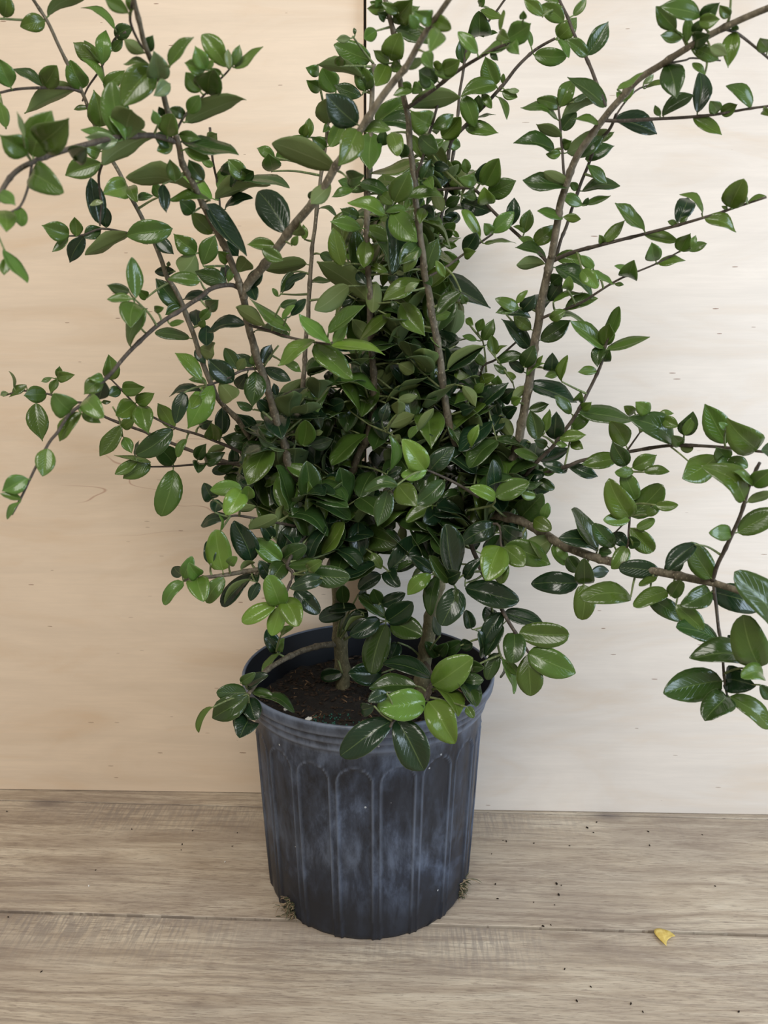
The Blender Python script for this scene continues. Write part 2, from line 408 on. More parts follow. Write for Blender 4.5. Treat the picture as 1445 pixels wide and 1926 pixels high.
def tuft(th, n, seed, long_, moss):
    rs = random.Random(seed); V, Fc, mi = [], [], []
    r0 = .1475; base = Vector((r0 * math.sin(th), -r0 * math.cos(th), .016)); o = Vector((math.sin(th), -math.cos(th), 0)); s = Vector((o.y, -o.x, 0)) * -1
    for i in range(n):
        p = base + s * rs.uniform(-.009, .009) + Vector((0, 0, rs.uniform(-.012, .012))) - base
        pts = [p.copy()]; d = (o + s * rs.uniform(-1.1, 1.1) + Vector((0, 0, rs.uniform(-.5, .5)))).normalized()
        L = rs.uniform(.006, .014) * (2.4 if rs.random() < long_ else 1)
        for k in range(4):
            p = p + d * L / 4; p.z = max(p.z, -base.z + .0012); pts.append(p.copy()); d = (d + Vector((rs.uniform(-.5, .5), rs.uniform(-.5, .5), rs.uniform(-.6, .25)))).normalized()
        m = len(Fc); tube(V, Fc, pts, [.0007, .0007, .0006, .0005, .0003], 5); mi += [1 if rs.random() < moss else 0] * (len(Fc) - m)
    ob = link_mesh('root_tuft', V, Fc, [ROOTM, MOSS], pot, mi=mi, loc=tuple(base)); return ob
tag(tuft(-.80, 90, 3, .12, .35), 'dry tan roots poking out at the left foot of the pot')
tag(tuft(1.12, 80, 4, .08, .6), 'mossy grey-green roots poking out at the right foot of the pot')

# ---- stems (positions in tenths of a millimetre, radii in hundredths)
STEMS = '''trunk 1124 894 -622 10700 2837 -651 10650 3554 -663 10600 4231 -658 10500 4822 -615 10400 5390
trunk 1185 883 557 10500 2775 606 10500 3364 686 10400 3977 777 10300 4566 901 10200 5133
stem 597 367 -615 10400 5352 -889 10200 5807 -1150 10000 6096 -1267 9900 6289 -1270 9800 6478 -1355 9600 6873 -1428 9300 7347 -1493 9000 7724 -1520 8700 8071 -1516 8500 8285 -1538 8400 8442
stem 367 174 -1538 8400 8442 -1610 8250 8694 -1679 8100 8881 -1731 8000 9017 -1781 7800 9179 -1845 7500 9399 -1838 7350 9521 -1846 7200 9657 -1852 7000 9789 -1846 6850 9906 -1869 6600 10055 -1854 6400 10148 -1844 6200 10333
stem 487 200 -1516 8500 8285 -1425 8400 8442 -1191 8200 8636 -968 8000 8867 -671 7700 9113 -521 7550 9272 -388 7400 9430 -267 7300 9548 -75 7100 9777 69 7000 9929 182 6900 10025 319 6700 10189 396 6600 10257 549 6400 10382
stem 216 118 245 8400 10142 359 8300 10186 508 8150 10247 726 7900 10331 873 7750 10380 1046 7600 10416 1183 7500 10415
stem 552 224 901 10200 5133 1005 10100 5679 1118 10000 5953 1030 9900 6289 915 9850 6575 807 9700 6931 721 9550 7402 663 9450 7724 584 9300 8094 531 9200 8331 473 9100 8560 435 9000 8781 386 8900 9051 350 8800 9310 315 8700 9613 276 8600 9799 249 8500 10080 191 8400 10270 145 8300 10462 111 8200 10665 38 8100 10905 -12 8000 11089
stem 201 135 347 8750 9436 355 8700 9560 411 8600 9716 481 8500 9949 553 8400 10172
stem 563 260 -620 10450 5225 -538 10400 5618 -456 10300 6011 -333 10200 6390 -245 10150 6540 -172 10100 6828 -135 10000 7182 -139 9900 7591 -163 9800 7985 -173 9700 8364 -196 9600 8729 -205 9500 9080 -188 9400 9534 -160 9300 9856 -146 9250 10178 -132 9200 10545 -113 9100 10778
stem 384 204 -1267 9900 6304 -1226 10000 6452 -1157 10200 6748 -1101 10300 7166 -1075 10400 7514 -1053 10450 7793 -1014 10500 8210 -979 10550 8760 -948 10600 9103 -884 10600 9528 -828 10600 9959 -774 10600 10249 -711 10550 10584
stem 295 126 904 10500 6351 858 10700 6997 658 10800 8011 625 10900 8724 705 10900 9279 781 10900 9498 856 10850 9906 928 10800 10348 960 10700 10752 984 10600 11097 1046 10500 11440 1132 10400 11536 1310 10300 11697 1528 10100 11915
stem 260 148 784 10000 10016 813 10000 10209 924 9900 10326 1149 9800 10527 1367 9700 10732 1512 9600 10890 1662 9550 11028 1788 9500 11098 1908 9400 11132
stem 662 458 901 10200 5133 1141 10100 5420 1409 10000 5699 1595 9900 6077 1726 9850 6492 1763 9800 6753 1798 9700 7132 1830 9600 7530 1850 9500 7851 1862 9400 8160 1892 9300 8458 1917 9200 8687 1938 9150 8799
stem 428 270 1927 9150 8770 1938 9000 9122 1962 8900 9383 1998 8750 9570 2053 8600 9758 2142 8500 9903 2232 8400 10028 2310 8300 10133 2467 8100 10303 2647 7900 10385 2859 7700 10486 3083 7500 10564 3368 7200 10613
stem 217 162 1972 9300 8757 2024 9400 8792 2105 9500 9020 2165 9500 9199 2273 9500 9542 2345 9400 9787 2357 9100 9964 2374 8700 10006 2364 8400 10077
stem 174 116 1991 8850 9510 1974 8900 9602 1954 9000 9896 1918 9000 10154 1898 9000 10325
stem 191 134 2273 8500 10181 2186 8500 10370 2076 8600 10670 1998 8600 10789 1861 8600 11043 1778 8600 11197 1728 8600 11341
stem 189 101 2233 8400 10023 2408 8350 10004 2713 8300 10005 3049 8200 9997 3260 8100 9994 3544 8000 10018 3790 7900 10026
twig 143 99 3060 7550 10540 3179 7600 10528 3372 7700 10469 3709 7800 10298
twig 143 92 3039 7550 10561 3060 7500 10610 3017 7400 10796
twig 109 85 2373 8500 10070 2531 8700 10279 2708 8800 10443 2996 8900 10536
twig 100 75 2707 7900 10385 2846 7900 10408 2914 7900 10426 3177 7900 10404
twig 215 159 1917 9200 8687 1826 9200 8793 1686 9300 8934 1434 9400 9172 1229 9500 9389 1081 9550 9575 909 9600 9608 620 9700 9604
twig 153 123 494 9150 8553 711 9200 8670 892 9250 8799 1104 9300 8946 1262 9300 9052
stem 246 104 1963 9200 8746 2138 9000 8816 2328 8800 8853 2507 8700 8890 2748 8600 8941 3023 8400 8998 3248 8200 9050 3468 8100 9114 3735 7900 9193
stem 191 86 1865 9400 8098 2000 9300 8155 2107 9250 8190 2289 9100 8277 2410 9000 8365 2591 8900 8485 2700 8800 8544 2952 8700 8646 3217 8600 8789
stem 287 153 1560 10000 5443 1739 9700 6006 1926 9500 6348 2095 9400 6562 2256 9300 6835 2349 9200 7049 2463 9200 7289 2548 9100 7541 2595 9100 7785 2617 9000 7964
stem 282 137 1672 9900 5899 1974 9700 6145 2262 9300 6330 2447 9200 6424 2863 8900 6561 3244 8600 6673 3598 8300 6699 3922 8000 6691 4131 7800 6673
twig 132 98 2241 9350 6316 2303 9400 6628 2326 9400 6956
twig 125 92 2850 8900 6561 2969 8800 6809
twig 121 89 3257 8600 6661 3347 8500 6578 3422 8400 6496
twig 158 120 2682 8700 5307 2771 8600 5412 2813 8500 5528 2814 8500 5692 2813 8500 5880 2785 8500 6219 2758 8500 6433
twig 93 91 2681 8600 5649 2809 8500 5849
stem 661 416 936 10200 5209 1270 10000 5553 1676 9650 5594 1941 9400 5511 2149 9100 5413 2403 8800 5345 2634 8600 5316 2878 8300 5319 3048 8100 5328 3281 7800 5346 3451 7600 5355
stem 360 279 3451 7600 5355 3618 7300 5349 3790 6900 5320
stem 222 148 3421 7600 5378 3427 7450 5694 3474 7350 5968 3488 7200 6294 3473 7100 6494 3492 7000 6711
stem 194 112 3442 7600 5338 3473 7550 5064 3532 7500 4730 3580 7450 4335 3620 7400 4148
twig 191 127 2468 8800 5326 2395 8750 5142 2386 8700 4965
stem 324 167 1134 10000 5258 1296 9500 4884 1469 9200 4566 1559 9100 4411 1657 9050 4252 1768 9000 4095 1822 8950 4009
twig 174 136 1371 9500 4667 1474 9200 3978 1531 9100 3860
stem 400 195 -892 10200 5659 -1137 9700 5261 -1502 9300 5049 -1756 9200 5009 -2003 9100 4990 -2212 9000 4993 -2449 8900 4983
twig 240 164 -1115 9500 5241 -1218 9200 5099 -1135 9100 5004 -1207 9050 4812 -1257 9000 4677 -1305 8950 4625
twig 207 132 -1134 9600 5499 -1465 9400 5615 -1814 9300 5706 -1913 9200 5714
stem 474 274 -700 10650 3462 -937 10300 3570 -1134 10000 3620 -1356 9700 3620 -1565 9400 3575 -1676 9200 3478 -1751 9100 3399
twig 182 108 -1326 9750 3614 -1426 9700 3697 -1461 9700 3728
stem 313 189 607 10500 3239 624 9300 3567 585 8700 3695 514 8350 3668
twig 231 152 591 8800 3684 361 8300 3543 138 8100 3564 70 8000 3510
stem 365 150 -1791 10400 6482 -1965 10200 6826 -2178 10000 7134 -2284 9850 7525 -2347 9750 7808 -2445 9600 8226 -2510 9500 8443 -2582 9400 8588 -2607 9350 8763 -2679 9300 8981 -2779 9200 9239 -2855 9100 9420 -2924 9000 9650 -3020 8900 9845 -3082 8800 10058 -3138 8600 10361 -3191 8400 10573 -3270 8200 10861 -3335 8000 11000
stem 441 292 -900 10300 5638 -1338 10350 6002 -1791 10400 6482
twig 193 100 -3139 8600 10351 -3219 8500 10350 -3382 8300 10293 -3542 8000 10187 -3709 7800 10071
twig 129 99 -3286 8200 10861 -3424 8100 10823 -3685 7900 10764
twig 136 87 -2626 8600 10906 -2789 8700 10869 -2980 8800 10637 -3171 8900 10479 -3275 9000 10378
twig 140 83 -2921 8700 10058 -2915 8700 10290 -2922 8700 10493 -2932 8700 10644
twig 118 85 -1862 6300 10270 -1936 6450 10185 -1921 6600 10092 -1899 6700 10071
stem 238 169 -1836 7350 9552 -1991 7100 9545 -2154 6900 9486 -2267 6700 9415 -2414 6500 9314 -2549 6300 9208 -2632 6100 9106 -2690 5950 9010 -2715 5800 8879 -2728 5700 8754
twig 99 79 -2634 6100 9087 -2660 6050 8910 -2705 6000 8778 -2765 5950 8725
twig 78 79 -2847 5900 8569 -2808 5900 8457 -2792 5900 8382
twig 152 79 -2649 7800 9560 -2770 7900 9391 -2803 8000 9167 -2831 8000 8942
twig 153 88 -2641 9200 9009 -2912 9100 9035 -3163 9000 9066 -3345 8900 8984 -3472 8800 8959
twig 119 67 -1888 7350 9561 -1826 7300 9662 -1738 7250 9756 -1556 7200 9899 -1345 7100 10034 -1270 7000 10067
twig 145 98 -1903 9000 10111 -1931 9200 9833 -1925 9400 9592 -1927 9500 9318 -1929 9600 9034 -1936 9700 8615
stem 256 91 -1521 8450 8364 -1623 8400 8410 -1779 8200 8362 -1875 8000 8253 -1992 7800 8138 -2181 7600 7978 -2363 7400 7775 -2503 7250 7579 -2601 7150 7460 -2731 7000 7274 -2835 6900 7171 -2912 6800 7019 -2985 6750 6929 -3050 6650 6772 -3087 6550 6637 -3134 6450 6490 -3182 6350 6357
stem 267 114 -1926 10800 6082 -2651 11000 6246 -3399 11100 6522 -3497 11100 6569 -4040 11100 6778 -4295 11100 6969 -4561 11100 7008 -4821 11100 7107 -5153 11000 7165 -5465 11000 7090
stem 218 101 -1760 10300 6268 -2095 10200 6462 -2456 10100 6631 -2742 10000 6733 -2982 9900 6880 -3194 9900 7017 -3337 9800 7227 -3475 9800 7380
twig 154 113 -3792 11000 6518 -3780 10900 6757 -3829 10800 6953
twig 222 108 -1795 10500 6217 -2240 10500 6187 -2550 10400 6194 -2883 10300 6180 -3172 10200 6188
twig 223 123 -1428 9250 7506 -1502 9200 7520 -1674 9100 7498 -1877 9000 7390 -2056 8900 7334
twig 177 112 -1493 8700 8002 -1302 8600 7953 -1115 8500 7894 -931 8400 7848 -694 8300 7808 -563 8200 7796
twig 159 125 -1439 9250 7538 -1339 9200 7675 -1241 9150 7785
twig 166 132 -1394 9500 6882 -1503 9500 6981 -1614 9500 7013
twig 209 139 -1134 10000 6768 -1163 9900 6535 -1209 9850 6402
twig 199 125 1175 9300 5943 888 9100 6145 649 8950 6281 503 8850 6354
twig 171 131 1076 9500 5452 1410 9250 5615 1440 9100 5413 1448 9050 5359
twig 172 131 1080 9600 5710 1344 9300 5841 1366 9200 5955
twig 138 100 605 9800 6304 118 9600 6672 -3 9550 6778
twig 173 132 1399 9900 6777 1237 9850 7459 1428 9800 7625 1671 9700 7853
twig 136 99 1305 9850 7459 1270 9800 7724 1227 9700 7853
twig 134 98 1623 9700 7331 1427 9650 7594 1283 9600 7756
twig 136 86 -2707 8650 10888 -2741 8665 10922 -2731 8560 10916
twig 126 77 -3648 7875 10114 -3546 7706 9905 -3407 7418 9693
twig 99 63 -2632 6100 9106 -2655 6115 9134 -2627 6010 9133
twig 99 59 -2632 6100 9106 -2617 5975 9169 -2516 5731 9185
twig 101 63 -2586 6214 9164 -2600 6205 9210 -2546 6075 9221
twig 104 66 -2466 6425 9274 -2468 6451 9239 -2409 6356 9183
twig 108 67 -1854 6775 9952 -1793 6759 9973 -1699 6623 9933
twig 110 69 -1848 6900 9868 -1810 6866 9867 -1730 6713 9831
twig 114 70 -1415 7133 9990 -1454 7089 10035 -1475 6925 10010
twig 115 71 -1991 7100 9545 -1954 7050 9578 -1888 6880 9575
twig 173 105 -805 10600 10084 -1031 10387 10059 -1344 10054 10052
twig 171 107 -746 10578 10399 -854 10532 10395 -987 10367 10362
twig 127 80 45 8110 10881 86 8119 10887 138 8007 10850
twig 106 66 319 6700 10189 285 6665 10201 252 6509 10156
twig 104 65 366 6640 10231 392 6599 10198 420 6438 10115
twig 128 81 74 8150 10786 4 8127 10761 -73 7985 10688
twig 145 88 -113 9100 10778 -218 8971 10854 -322 8723 10907
twig 131 83 137 8275 10514 80 8284 10512 39 8173 10472
twig 145 89 -115 9112 10750 -285 8995 10724 -470 8757 10643
twig 170 102 -711 10550 10584 -774 10337 10836 -780 10004 10977
twig 170 104 -711 10550 10584 -758 10434 10745 -786 10198 10862
twig 170 104 -711 10550 10584 -627 10398 10747 -586 10126 10816
twig 146 92 -122 9150 10663 -185 9156 10667 -233 9043 10623
twig 147 94 -134 9205 10512 -183 9242 10538 -231 9159 10511
twig 107 67 258 6791 10117 293 6757 10092 316 6602 10025
twig 129 81 583 8067 10276 560 8056 10321 505 7926 10333
twig 134 85 184 8386 10298 232 8395 10313 280 8283 10277
twig 149 95 -144 9241 10245 -94 9270 10249 -27 9180 10214
twig 162 102 813 10000 10209 750 10008 10248 701 9896 10242
twig 138 86 263 8550 9941 178 8516 9941 73 8363 9893
twig 150 96 -155 9280 9985 -81 9305 9998 -27 9211 9980
twig 138 88 463 8525 9892 423 8563 9912 370 8481 9893
twig 140 89 289 8633 9738 241 8667 9742 187 8581 9712
twig 161 100 1332 10280 11720 1248 10205 11759 1125 10009 11709
twig 161 102 1355 10260 11742 1395 10273 11717 1421 10165 11634
twig 120 75 1073 7580 10415 1043 7565 10475 1019 7431 10474
twig 118 73 1183 7500 10415 1205 7434 10507 1195 7248 10505
twig 157 99 1223 9767 10596 1197 9780 10638 1143 9673 10644
twig 159 101 1025 9856 10416 1055 9876 10394 1076 9776 10328
twig 135 84 1811 8600 11136 1679 8546 11079 1569 8373 10964
twig 144 91 1898 9000 10325 1968 9004 10343 2032 8888 10334
twig 146 93 1954 9000 9896 1915 9045 9907 1866 8970 9878
twig 120 75 2955 7617 10520 2881 7589 10572 2787 7441 10579
twig 123 76 2803 7755 10460 2747 7727 10526 2659 7579 10521
twig 121 77 2878 7683 10493 2851 7715 10540 2796 7627 10538
twig 121 75 2917 7650 10506 2927 7609 10464 2891 7448 10362
twig 125 79 3046 7900 10415 3042 7881 10356 2976 7742 10234
twig 132 82 2374 8220 10202 2329 8188 10220 2258 8037 10198
twig 153 95 -2641 9200 9009 -2528 9158 9067 -2375 8996 9065
twig 129 78 -2200 7580 7957 -2233 7441 8077 -2286 7181 8199
twig 159 99 -2553 9440 8530 -2695 9354 8429 -2755 9148 8328
twig 128 80 -2274 7500 7875 -2359 7512 7962 -2383 7405 8030
twig 129 82 -1767 7857 9134 -1732 7875 9150 -1674 7773 9145
twig 154 96 -1925 9400 9592 -1795 9341 9620 -1587 9162 9612
twig 173 105 -828 10600 9959 -1138 10387 9967 -1388 10054 9894
twig 126 80 -1806 7691 9262 -1754 7718 9293 -1694 7626 9287
twig 124 78 -1829 7582 9341 -1886 7565 9313 -1913 7429 9247
twig 123 78 -1834 7555 9361 -1935 7549 9292 -2020 7423 9218
twig 151 94 -2804 9167 9300 -2625 9093 9376 -2464 8899 9383
twig 130 82 -1760 7886 9111 -1809 7903 9093 -1850 7800 9034
twig 162 101 -1934 9673 8731 -2057 9624 8730 -2141 9455 8708
twig 161 100 -1932 9636 8884 -2112 9548 8887 -2208 9340 8839
twig 157 101 -2587 9390 8623 -2563 9472 8639 -2487 9435 8651
twig 137 86 -1818 8120 8318 -1857 8112 8370 -1852 7983 8417
twig 134 83 -1012 8040 8822 -969 8000 8787 -905 7840 8745
twig 176 111 -942 10600 9146 -1006 10567 9151 -1034 10415 9145
twig 136 86 -1146 8160 8683 -1206 8158 8716 -1228 8036 8730
twig 177 112 -981 10546 8718 -1118 10540 8754 -1197 10413 8733
twig 177 111 -997 10523 8465 -1174 10471 8453 -1350 10299 8450
twig 135 86 -1875 8000 8253 -1844 8014 8203 -1773 7907 8144
twig 165 104 -2392 9682 8001 -2328 9702 8022 -2227 9602 8047
twig 129 81 -2161 7622 7995 -2179 7609 8067 -2183 7476 8101
twig 145 92 -1518 8567 8215 -1566 8583 8206 -1591 8479 8185
twig 146 90 -1226 8560 7930 -1196 8506 8054 -1101 8331 8188
twig 145 90 -1115 8500 7894 -1089 8478 7986 -1037 8336 8073
twig 156 97 -197 9454 9292 -60 9366 9274 42 9158 9247
twig 144 90 347 8790 9341 206 8737 9340 110 8565 9268
twig 144 91 343 8780 9372 298 8796 9373 248 8692 9355
twig 145 91 359 8825 9246 300 8781 9235 236 8618 9213
twig 154 97 -185 9390 9567 -251 9403 9592 -314 9295 9565
twig 122 77 -454 7475 9352 -384 7477 9323 -330 7359 9251
twig 156 100 -198 9462 9257 -250 9505 9269 -290 9428 9259
twig 161 100 -196 9600 8729 -368 9528 8745 -490 9336 8701
twig 154 97 -189 9408 9500 -107 9396 9511 -27 9264 9474
twig 162 102 -182 9660 8512 -314 9614 8499 -423 9449 8482
twig 176 112 -960 10581 8975 -901 10623 8994 -847 10544 8975
twig 177 112 -1003 10515 8380 -813 10519 8399 -664 10402 8356
twig 161 103 -194 9610 8693 -249 9652 8697 -317 9574 8671
twig 161 101 -189 9630 8621 -60 9579 8633 98 9407 8612
twig 154 95 502 9150 8447 361 9044 8404 235 8819 8375
twig 164 102 -171 9720 8289 -40 9633 8296 146 9425 8297
twig 152 95 460 9067 8635 331 9020 8630 222 8854 8583
twig 154 97 675 9192 8650 693 9164 8609 686 9017 8553
twig 140 90 400 8620 9686 478 8686 9691 526 8632 9640
twig 142 90 353 8712 9529 419 8719 9532 459 8605 9508
twig 180 113 735 10900 9367 819 10834 9332 914 10648 9284
twig 181 115 687 10900 9152 741 10914 9154 801 10808 9143
twig 154 96 711 9200 8670 805 9137 8564 871 8954 8385
twig 183 118 647 10831 8234 579 10901 8238 481 10850 8226
twig 156 99 2240 9500 9439 2305 9516 9434 2333 9412 9389
twig 154 96 2327 9425 9727 2416 9365 9682 2516 9184 9583
twig 157 99 1081 9550 9575 1113 9559 9623 1117 9448 9632
twig 157 97 952 9588 9600 968 9519 9676 954 9330 9715
twig 157 99 1155 9525 9482 1188 9544 9519 1218 9442 9519
twig 157 101 952 9588 9600 932 9648 9550 912 9589 9452
twig 151 93 2489 8957 8417 2420 8858 8515 2276 8638 8590
twig 149 93 2166 8971 8821 2174 8882 8733 2163 8672 8588
twig 155 96 2229 9150 8248 2166 9070 8326 2057 8870 8402
twig 157 99 2036 9283 8167 2007 9286 8225 1972 9169 8281
twig 159 99 1862 9400 8160 1748 9355 8213 1575 9189 8217
twig 156 97 557 9250 8214 724 9152 8274 932 8934 8256
twig 165 104 1671 9700 7853 1623 9687 8028 1492 9554 8155
twig 143 90 3217 8600 8789 3246 8567 8800 3235 8413 8788
twig 191 121 -4988 11050 7136 -5017 11056 7055 -4969 10942 6995
twig 192 120 -4821 11100 7107 -4734 11071 7238 -4644 10923 7344
twig 193 123 -4185 11100 6887 -4145 11132 6957 -4063 11044 7004
twig 180 114 -3172 10200 6188 -3268 10213 6262 -3321 10107 6310
twig 154 95 -2056 8900 7334 -2059 8825 7369 -2044 8630 7410
twig 154 98 -2056 8900 7334 -2108 8945 7286 -2121 8870 7244
twig 154 97 -2056 8900 7334 -2200 8914 7306 -2288 8807 7259
twig 178 114 -2216 10167 6519 -2210 10213 6569 -2168 10139 6627
twig 176 113 -2497 10086 6646 -2502 10175 6698 -2461 10144 6740
twig 176 112 -2579 10057 6675 -2607 10078 6628 -2597 9978 6588
twig 191 120 -1926 10800 6082 -1891 10757 6022 -1843 10594 5946
twig 178 113 -1135 10240 6915 -1187 10246 6925 -1223 10132 6924
twig 158 99 -1339 9200 7675 -1266 9186 7638 -1177 9052 7591
twig 174 109 -1163 9900 6535 -1086 9877 6520 -997 9733 6534
twig 141 88 -606 8233 7800 -598 8237 7854 -578 8120 7909
twig 174 108 -144 10025 7095 -77 9948 7095 24 9751 7075
twig 184 117 718 10770 7704 607 10789 7687 516 10689 7659
twig 170 106 -139 9910 7551 39 9838 7573 182 9646 7568
twig 167 102 37 9567 6743 94 9428 6864 163 9170 6975
twig 173 105 -140 10012 7138 29 9809 7158 181 9485 7132
twig 186 117 849 10704 7041 732 10687 7036 640 10549 7022
twig 170 105 288 9671 6543 320 9572 6625 363 9353 6719
twig 181 109 -394 10250 6202 -149 9979 6198 37 9588 6184
twig 185 117 904 10500 6351 850 10501 6352 785 10382 6352
twig 185 118 788 10735 7352 745 10783 7343 676 10712 7333
twig 178 113 -275 10167 6490 -322 10160 6526 -369 10034 6568
twig 174 108 -1140 9980 6721 -995 9866 6736 -845 9632 6729
twig 178 109 -1107 10290 7124 -927 10113 7120 -738 9816 7098
twig 174 106 -149 10038 7051 -330 9877 7111 -496 9596 7099
twig 180 113 -956 10150 5880 -872 10115 5993 -797 9960 6082
twig 168 107 -151 9850 7790 -1 9877 7795 104 9785 7802
twig 166 102 744 9591 7276 853 9451 7318 943 9190 7314
twig 169 106 807 9700 6931 902 9691 6948 961 9561 6982
twig 172 109 1358 9888 6950 1258 9879 6938 1171 9751 6927
twig 165 105 1227 9700 7853 1187 9710 7904 1153 9599 7954
twig 165 102 1227 9700 7853 1084 9621 8000 987 9422 8099
twig 165 105 1830 9600 7530 1794 9643 7539 1725 9566 7531
twig 165 104 1830 9600 7530 1952 9570 7523 2090 9420 7477
twig 159 98 2431 9200 7220 2267 9116 7288 2056 8911 7376
twig 169 104 1790 9722 7049 1696 9596 7091 1560 9350 7102
twig 165 101 2116 9388 6596 1995 9273 6684 1876 9039 6740
twig 172 109 1738 9833 6580 1814 9842 6576 1873 9730 6576
twig 173 105 964 9871 6454 1050 9689 6518 1084 9387 6563
twig 172 109 1379 9894 6864 1442 9904 6888 1508 9795 6914
twig 170 107 1287 9866 7248 1220 9819 7229 1138 9652 7214
twig 170 105 1277 9862 7291 1334 9736 7307 1392 9490 7327
twig 154 95 2969 8800 6809 3041 8729 6894 3045 8539 7011
twig 154 96 2969 8800 6809 2915 8756 6930 2818 8593 7046
twig 150 94 2764 8500 6390 2828 8479 6392 2885 8337 6410
twig 149 94 3357 8508 6681 3358 8499 6748 3306 8370 6819
twig 144 88 3702 8208 6696 3641 8119 6836 3567 7910 6936
twig 144 91 3702 8208 6696 3711 8211 6650 3655 8095 6592
twig 152 95 2813 8500 5880 2884 8475 5891 2941 8329 5929
twig 152 94 2804 8500 5994 2898 8424 6039 3003 8229 6059
twig 153 97 2814 8500 5730 2861 8520 5723 2875 8420 5749
twig 135 84 3427 7450 5694 3272 7433 5789 3082 7296 5851
twig 145 91 3168 7950 5336 3145 7910 5242 3048 7750 5190
twig 148 93 3020 8133 5326 2965 8092 5210 2915 7932 5064
twig 144 89 3214 7890 5340 3164 7800 5231 3061 7590 5120
twig 127 80 3790 6900 5320 3752 6884 5225 3676 6748 5190
twig 128 82 3764 6967 5324 3821 7040 5355 3806 6993 5422
twig 140 84 3571 7459 4407 3650 7299 4539 3731 7019 4633
twig 139 87 3554 7477 4551 3667 7428 4614 3707 7258 4678
twig 140 86 3604 7420 4223 3695 7329 4340 3783 7119 4440
twig 139 90 3526 7505 4764 3601 7598 4741 3634 7572 4749
twig 166 98 -1814 9300 5706 -1737 9039 5908 -1634 8657 6119
twig 165 101 -1913 9200 5714 -1984 9071 5888 -2033 8823 6015
twig 165 103 -1913 9200 5714 -2005 9177 5740 -2051 9034 5803
twig 165 101 -1913 9200 5714 -1938 9041 5660 -1936 8762 5642
twig 168 107 -1630 9250 5029 -1668 9296 5062 -1668 9222 5134
twig 165 103 -2129 9040 4992 -2146 9037 5073 -2105 8915 5194
twig 166 103 -1921 9133 4996 -1913 9047 5082 -1870 8841 5201
twig 169 107 -1384 9450 5586 -1396 9415 5492 -1410 9260 5428
twig 167 105 -1660 9344 5665 -1670 9282 5603 -1657 9100 5575
twig 169 107 -1502 9300 5049 -1479 9296 4961 -1427 9172 4926
twig 168 106 -1672 9233 5022 -1659 9208 4948 -1609 9063 4926
twig 166 100 -1135 9100 5004 -914 8921 5047 -725 8622 5095
twig 165 106 -1193 9060 4851 -1164 9114 4815 -1108 9048 4813
twig 183 117 -1271 10342 5946 -1303 10378 5883 -1342 10293 5849
twig 183 113 -1429 10360 6098 -1494 10204 6030 -1575 9927 5973
twig 180 109 -1461 9700 3728 -1400 9529 3942 -1323 9238 4151
twig 188 116 -620 10450 5225 -467 10300 5234 -302 10029 5251
twig 156 92 503 8850 6354 322 8553 6353 121 8136 6284
twig 184 115 -486 10338 5865 -368 10282 5879 -233 10106 5868
twig 181 114 -889 10200 5807 -830 10177 5855 -773 10035 5910
twig 188 112 -620 10450 5225 -393 10113 5160 -157 9657 5128
twig 166 103 -1135 9100 5004 -1059 9029 5044 -941 8838 5129
twig 188 112 -620 10450 5225 -343 10120 5091 63 9670 4873
twig 198 116 -700 10650 3462 -559 10332 3947 -351 9894 4480
twig 198 116 -700 10650 3462 -431 10308 3989 -47 9846 4367
twig 198 116 -700 10650 3462 -266 10303 3829 25 9836 4122
twig 198 116 -700 10650 3462 -516 10335 3825 -290 9899 4224
twig 198 117 -700 10650 3462 -646 10371 3870 -546 9972 4270
twig 184 110 901 10200 5133 741 9893 5002 644 9467 4894
twig 173 105 1283 9542 4914 1047 9324 4945 849 8986 4921
twig 184 115 901 10200 5133 861 10113 5033 758 9906 4942
twig 184 114 901 10200 5133 731 10068 5103 593 9816 5026
twig 181 112 988 10117 5589 825 10002 5655 680 9767 5737
twig 180 114 -969 10046 5532 -921 10067 5498 -832 9968 5487
twig 188 120 -620 10450 5225 -630 10471 5148 -632 10373 5089
twig 196 119 607 10500 3239 676 10322 3533 783 10023 3831
twig 169 105 1909 9431 5521 1914 9367 5589 1918 9183 5684
twig 173 106 1875 9767 6065 1876 9602 5996 1887 9318 5946
twig 163 102 1448 9050 5359 1431 8966 5286 1426 8762 5264
twig 170 107 1844 9494 5541 1783 9451 5450 1717 9288 5393
twig 158 101 2503 8714 5332 2539 8779 5366 2537 8724 5425
twig 156 99 2742 8633 5378 2738 8671 5426 2688 8589 5492
twig 159 102 2393 8738 5097 2467 8830 5087 2501 8802 5093
twig 151 94 2878 8300 5319 2811 8207 5180 2719 7995 5079
twig 173 108 1296 9500 4884 1192 9418 4841 1025 9216 4850
twig 172 107 1434 9317 4243 1305 9236 4265 1139 9036 4300
twig 167 104 598 8900 3650 747 8827 3719 950 8634 3767
twig 170 106 1502 9150 3918 1334 9065 3889 1090 8861 3863
twig 167 106 598 8900 3650 728 8936 3661 827 8851 3682
twig 159 97 531 8438 3673 717 8290 3700 949 8023 3749
twig 171 107 1457 9250 4091 1217 9192 4115 967 9014 4096
twig 163 103 520 8650 3638 464 8670 3684 383 8569 3756
twig 196 122 607 10500 3239 409 10456 3465 195 10293 3629
twig 154 96 138 8100 3564 97 8092 3750 33 7964 3946
twig 153 96 115 8067 3546 -15 8068 3628 -111 7950 3798
twig 196 122 607 10500 3239 236 10407 3200 -34 10194 3199
twig 198 126 -700 10650 3462 -696 10628 3283 -616 10487 3069
twig 196 124 607 10500 3239 721 10496 3316 820 10372 3412
twig 171 109 -1751 9100 3399 -1749 9103 3247 -1742 8986 3109
twig 172 109 -1726 9133 3425 -1673 9161 3365 -1596 9068 3378
twig 172 109 -1726 9133 3425 -1780 9152 3487 -1831 9050 3577
twig 171 105 -1751 9100 3399 -1951 8966 3393 -2118 8712 3407
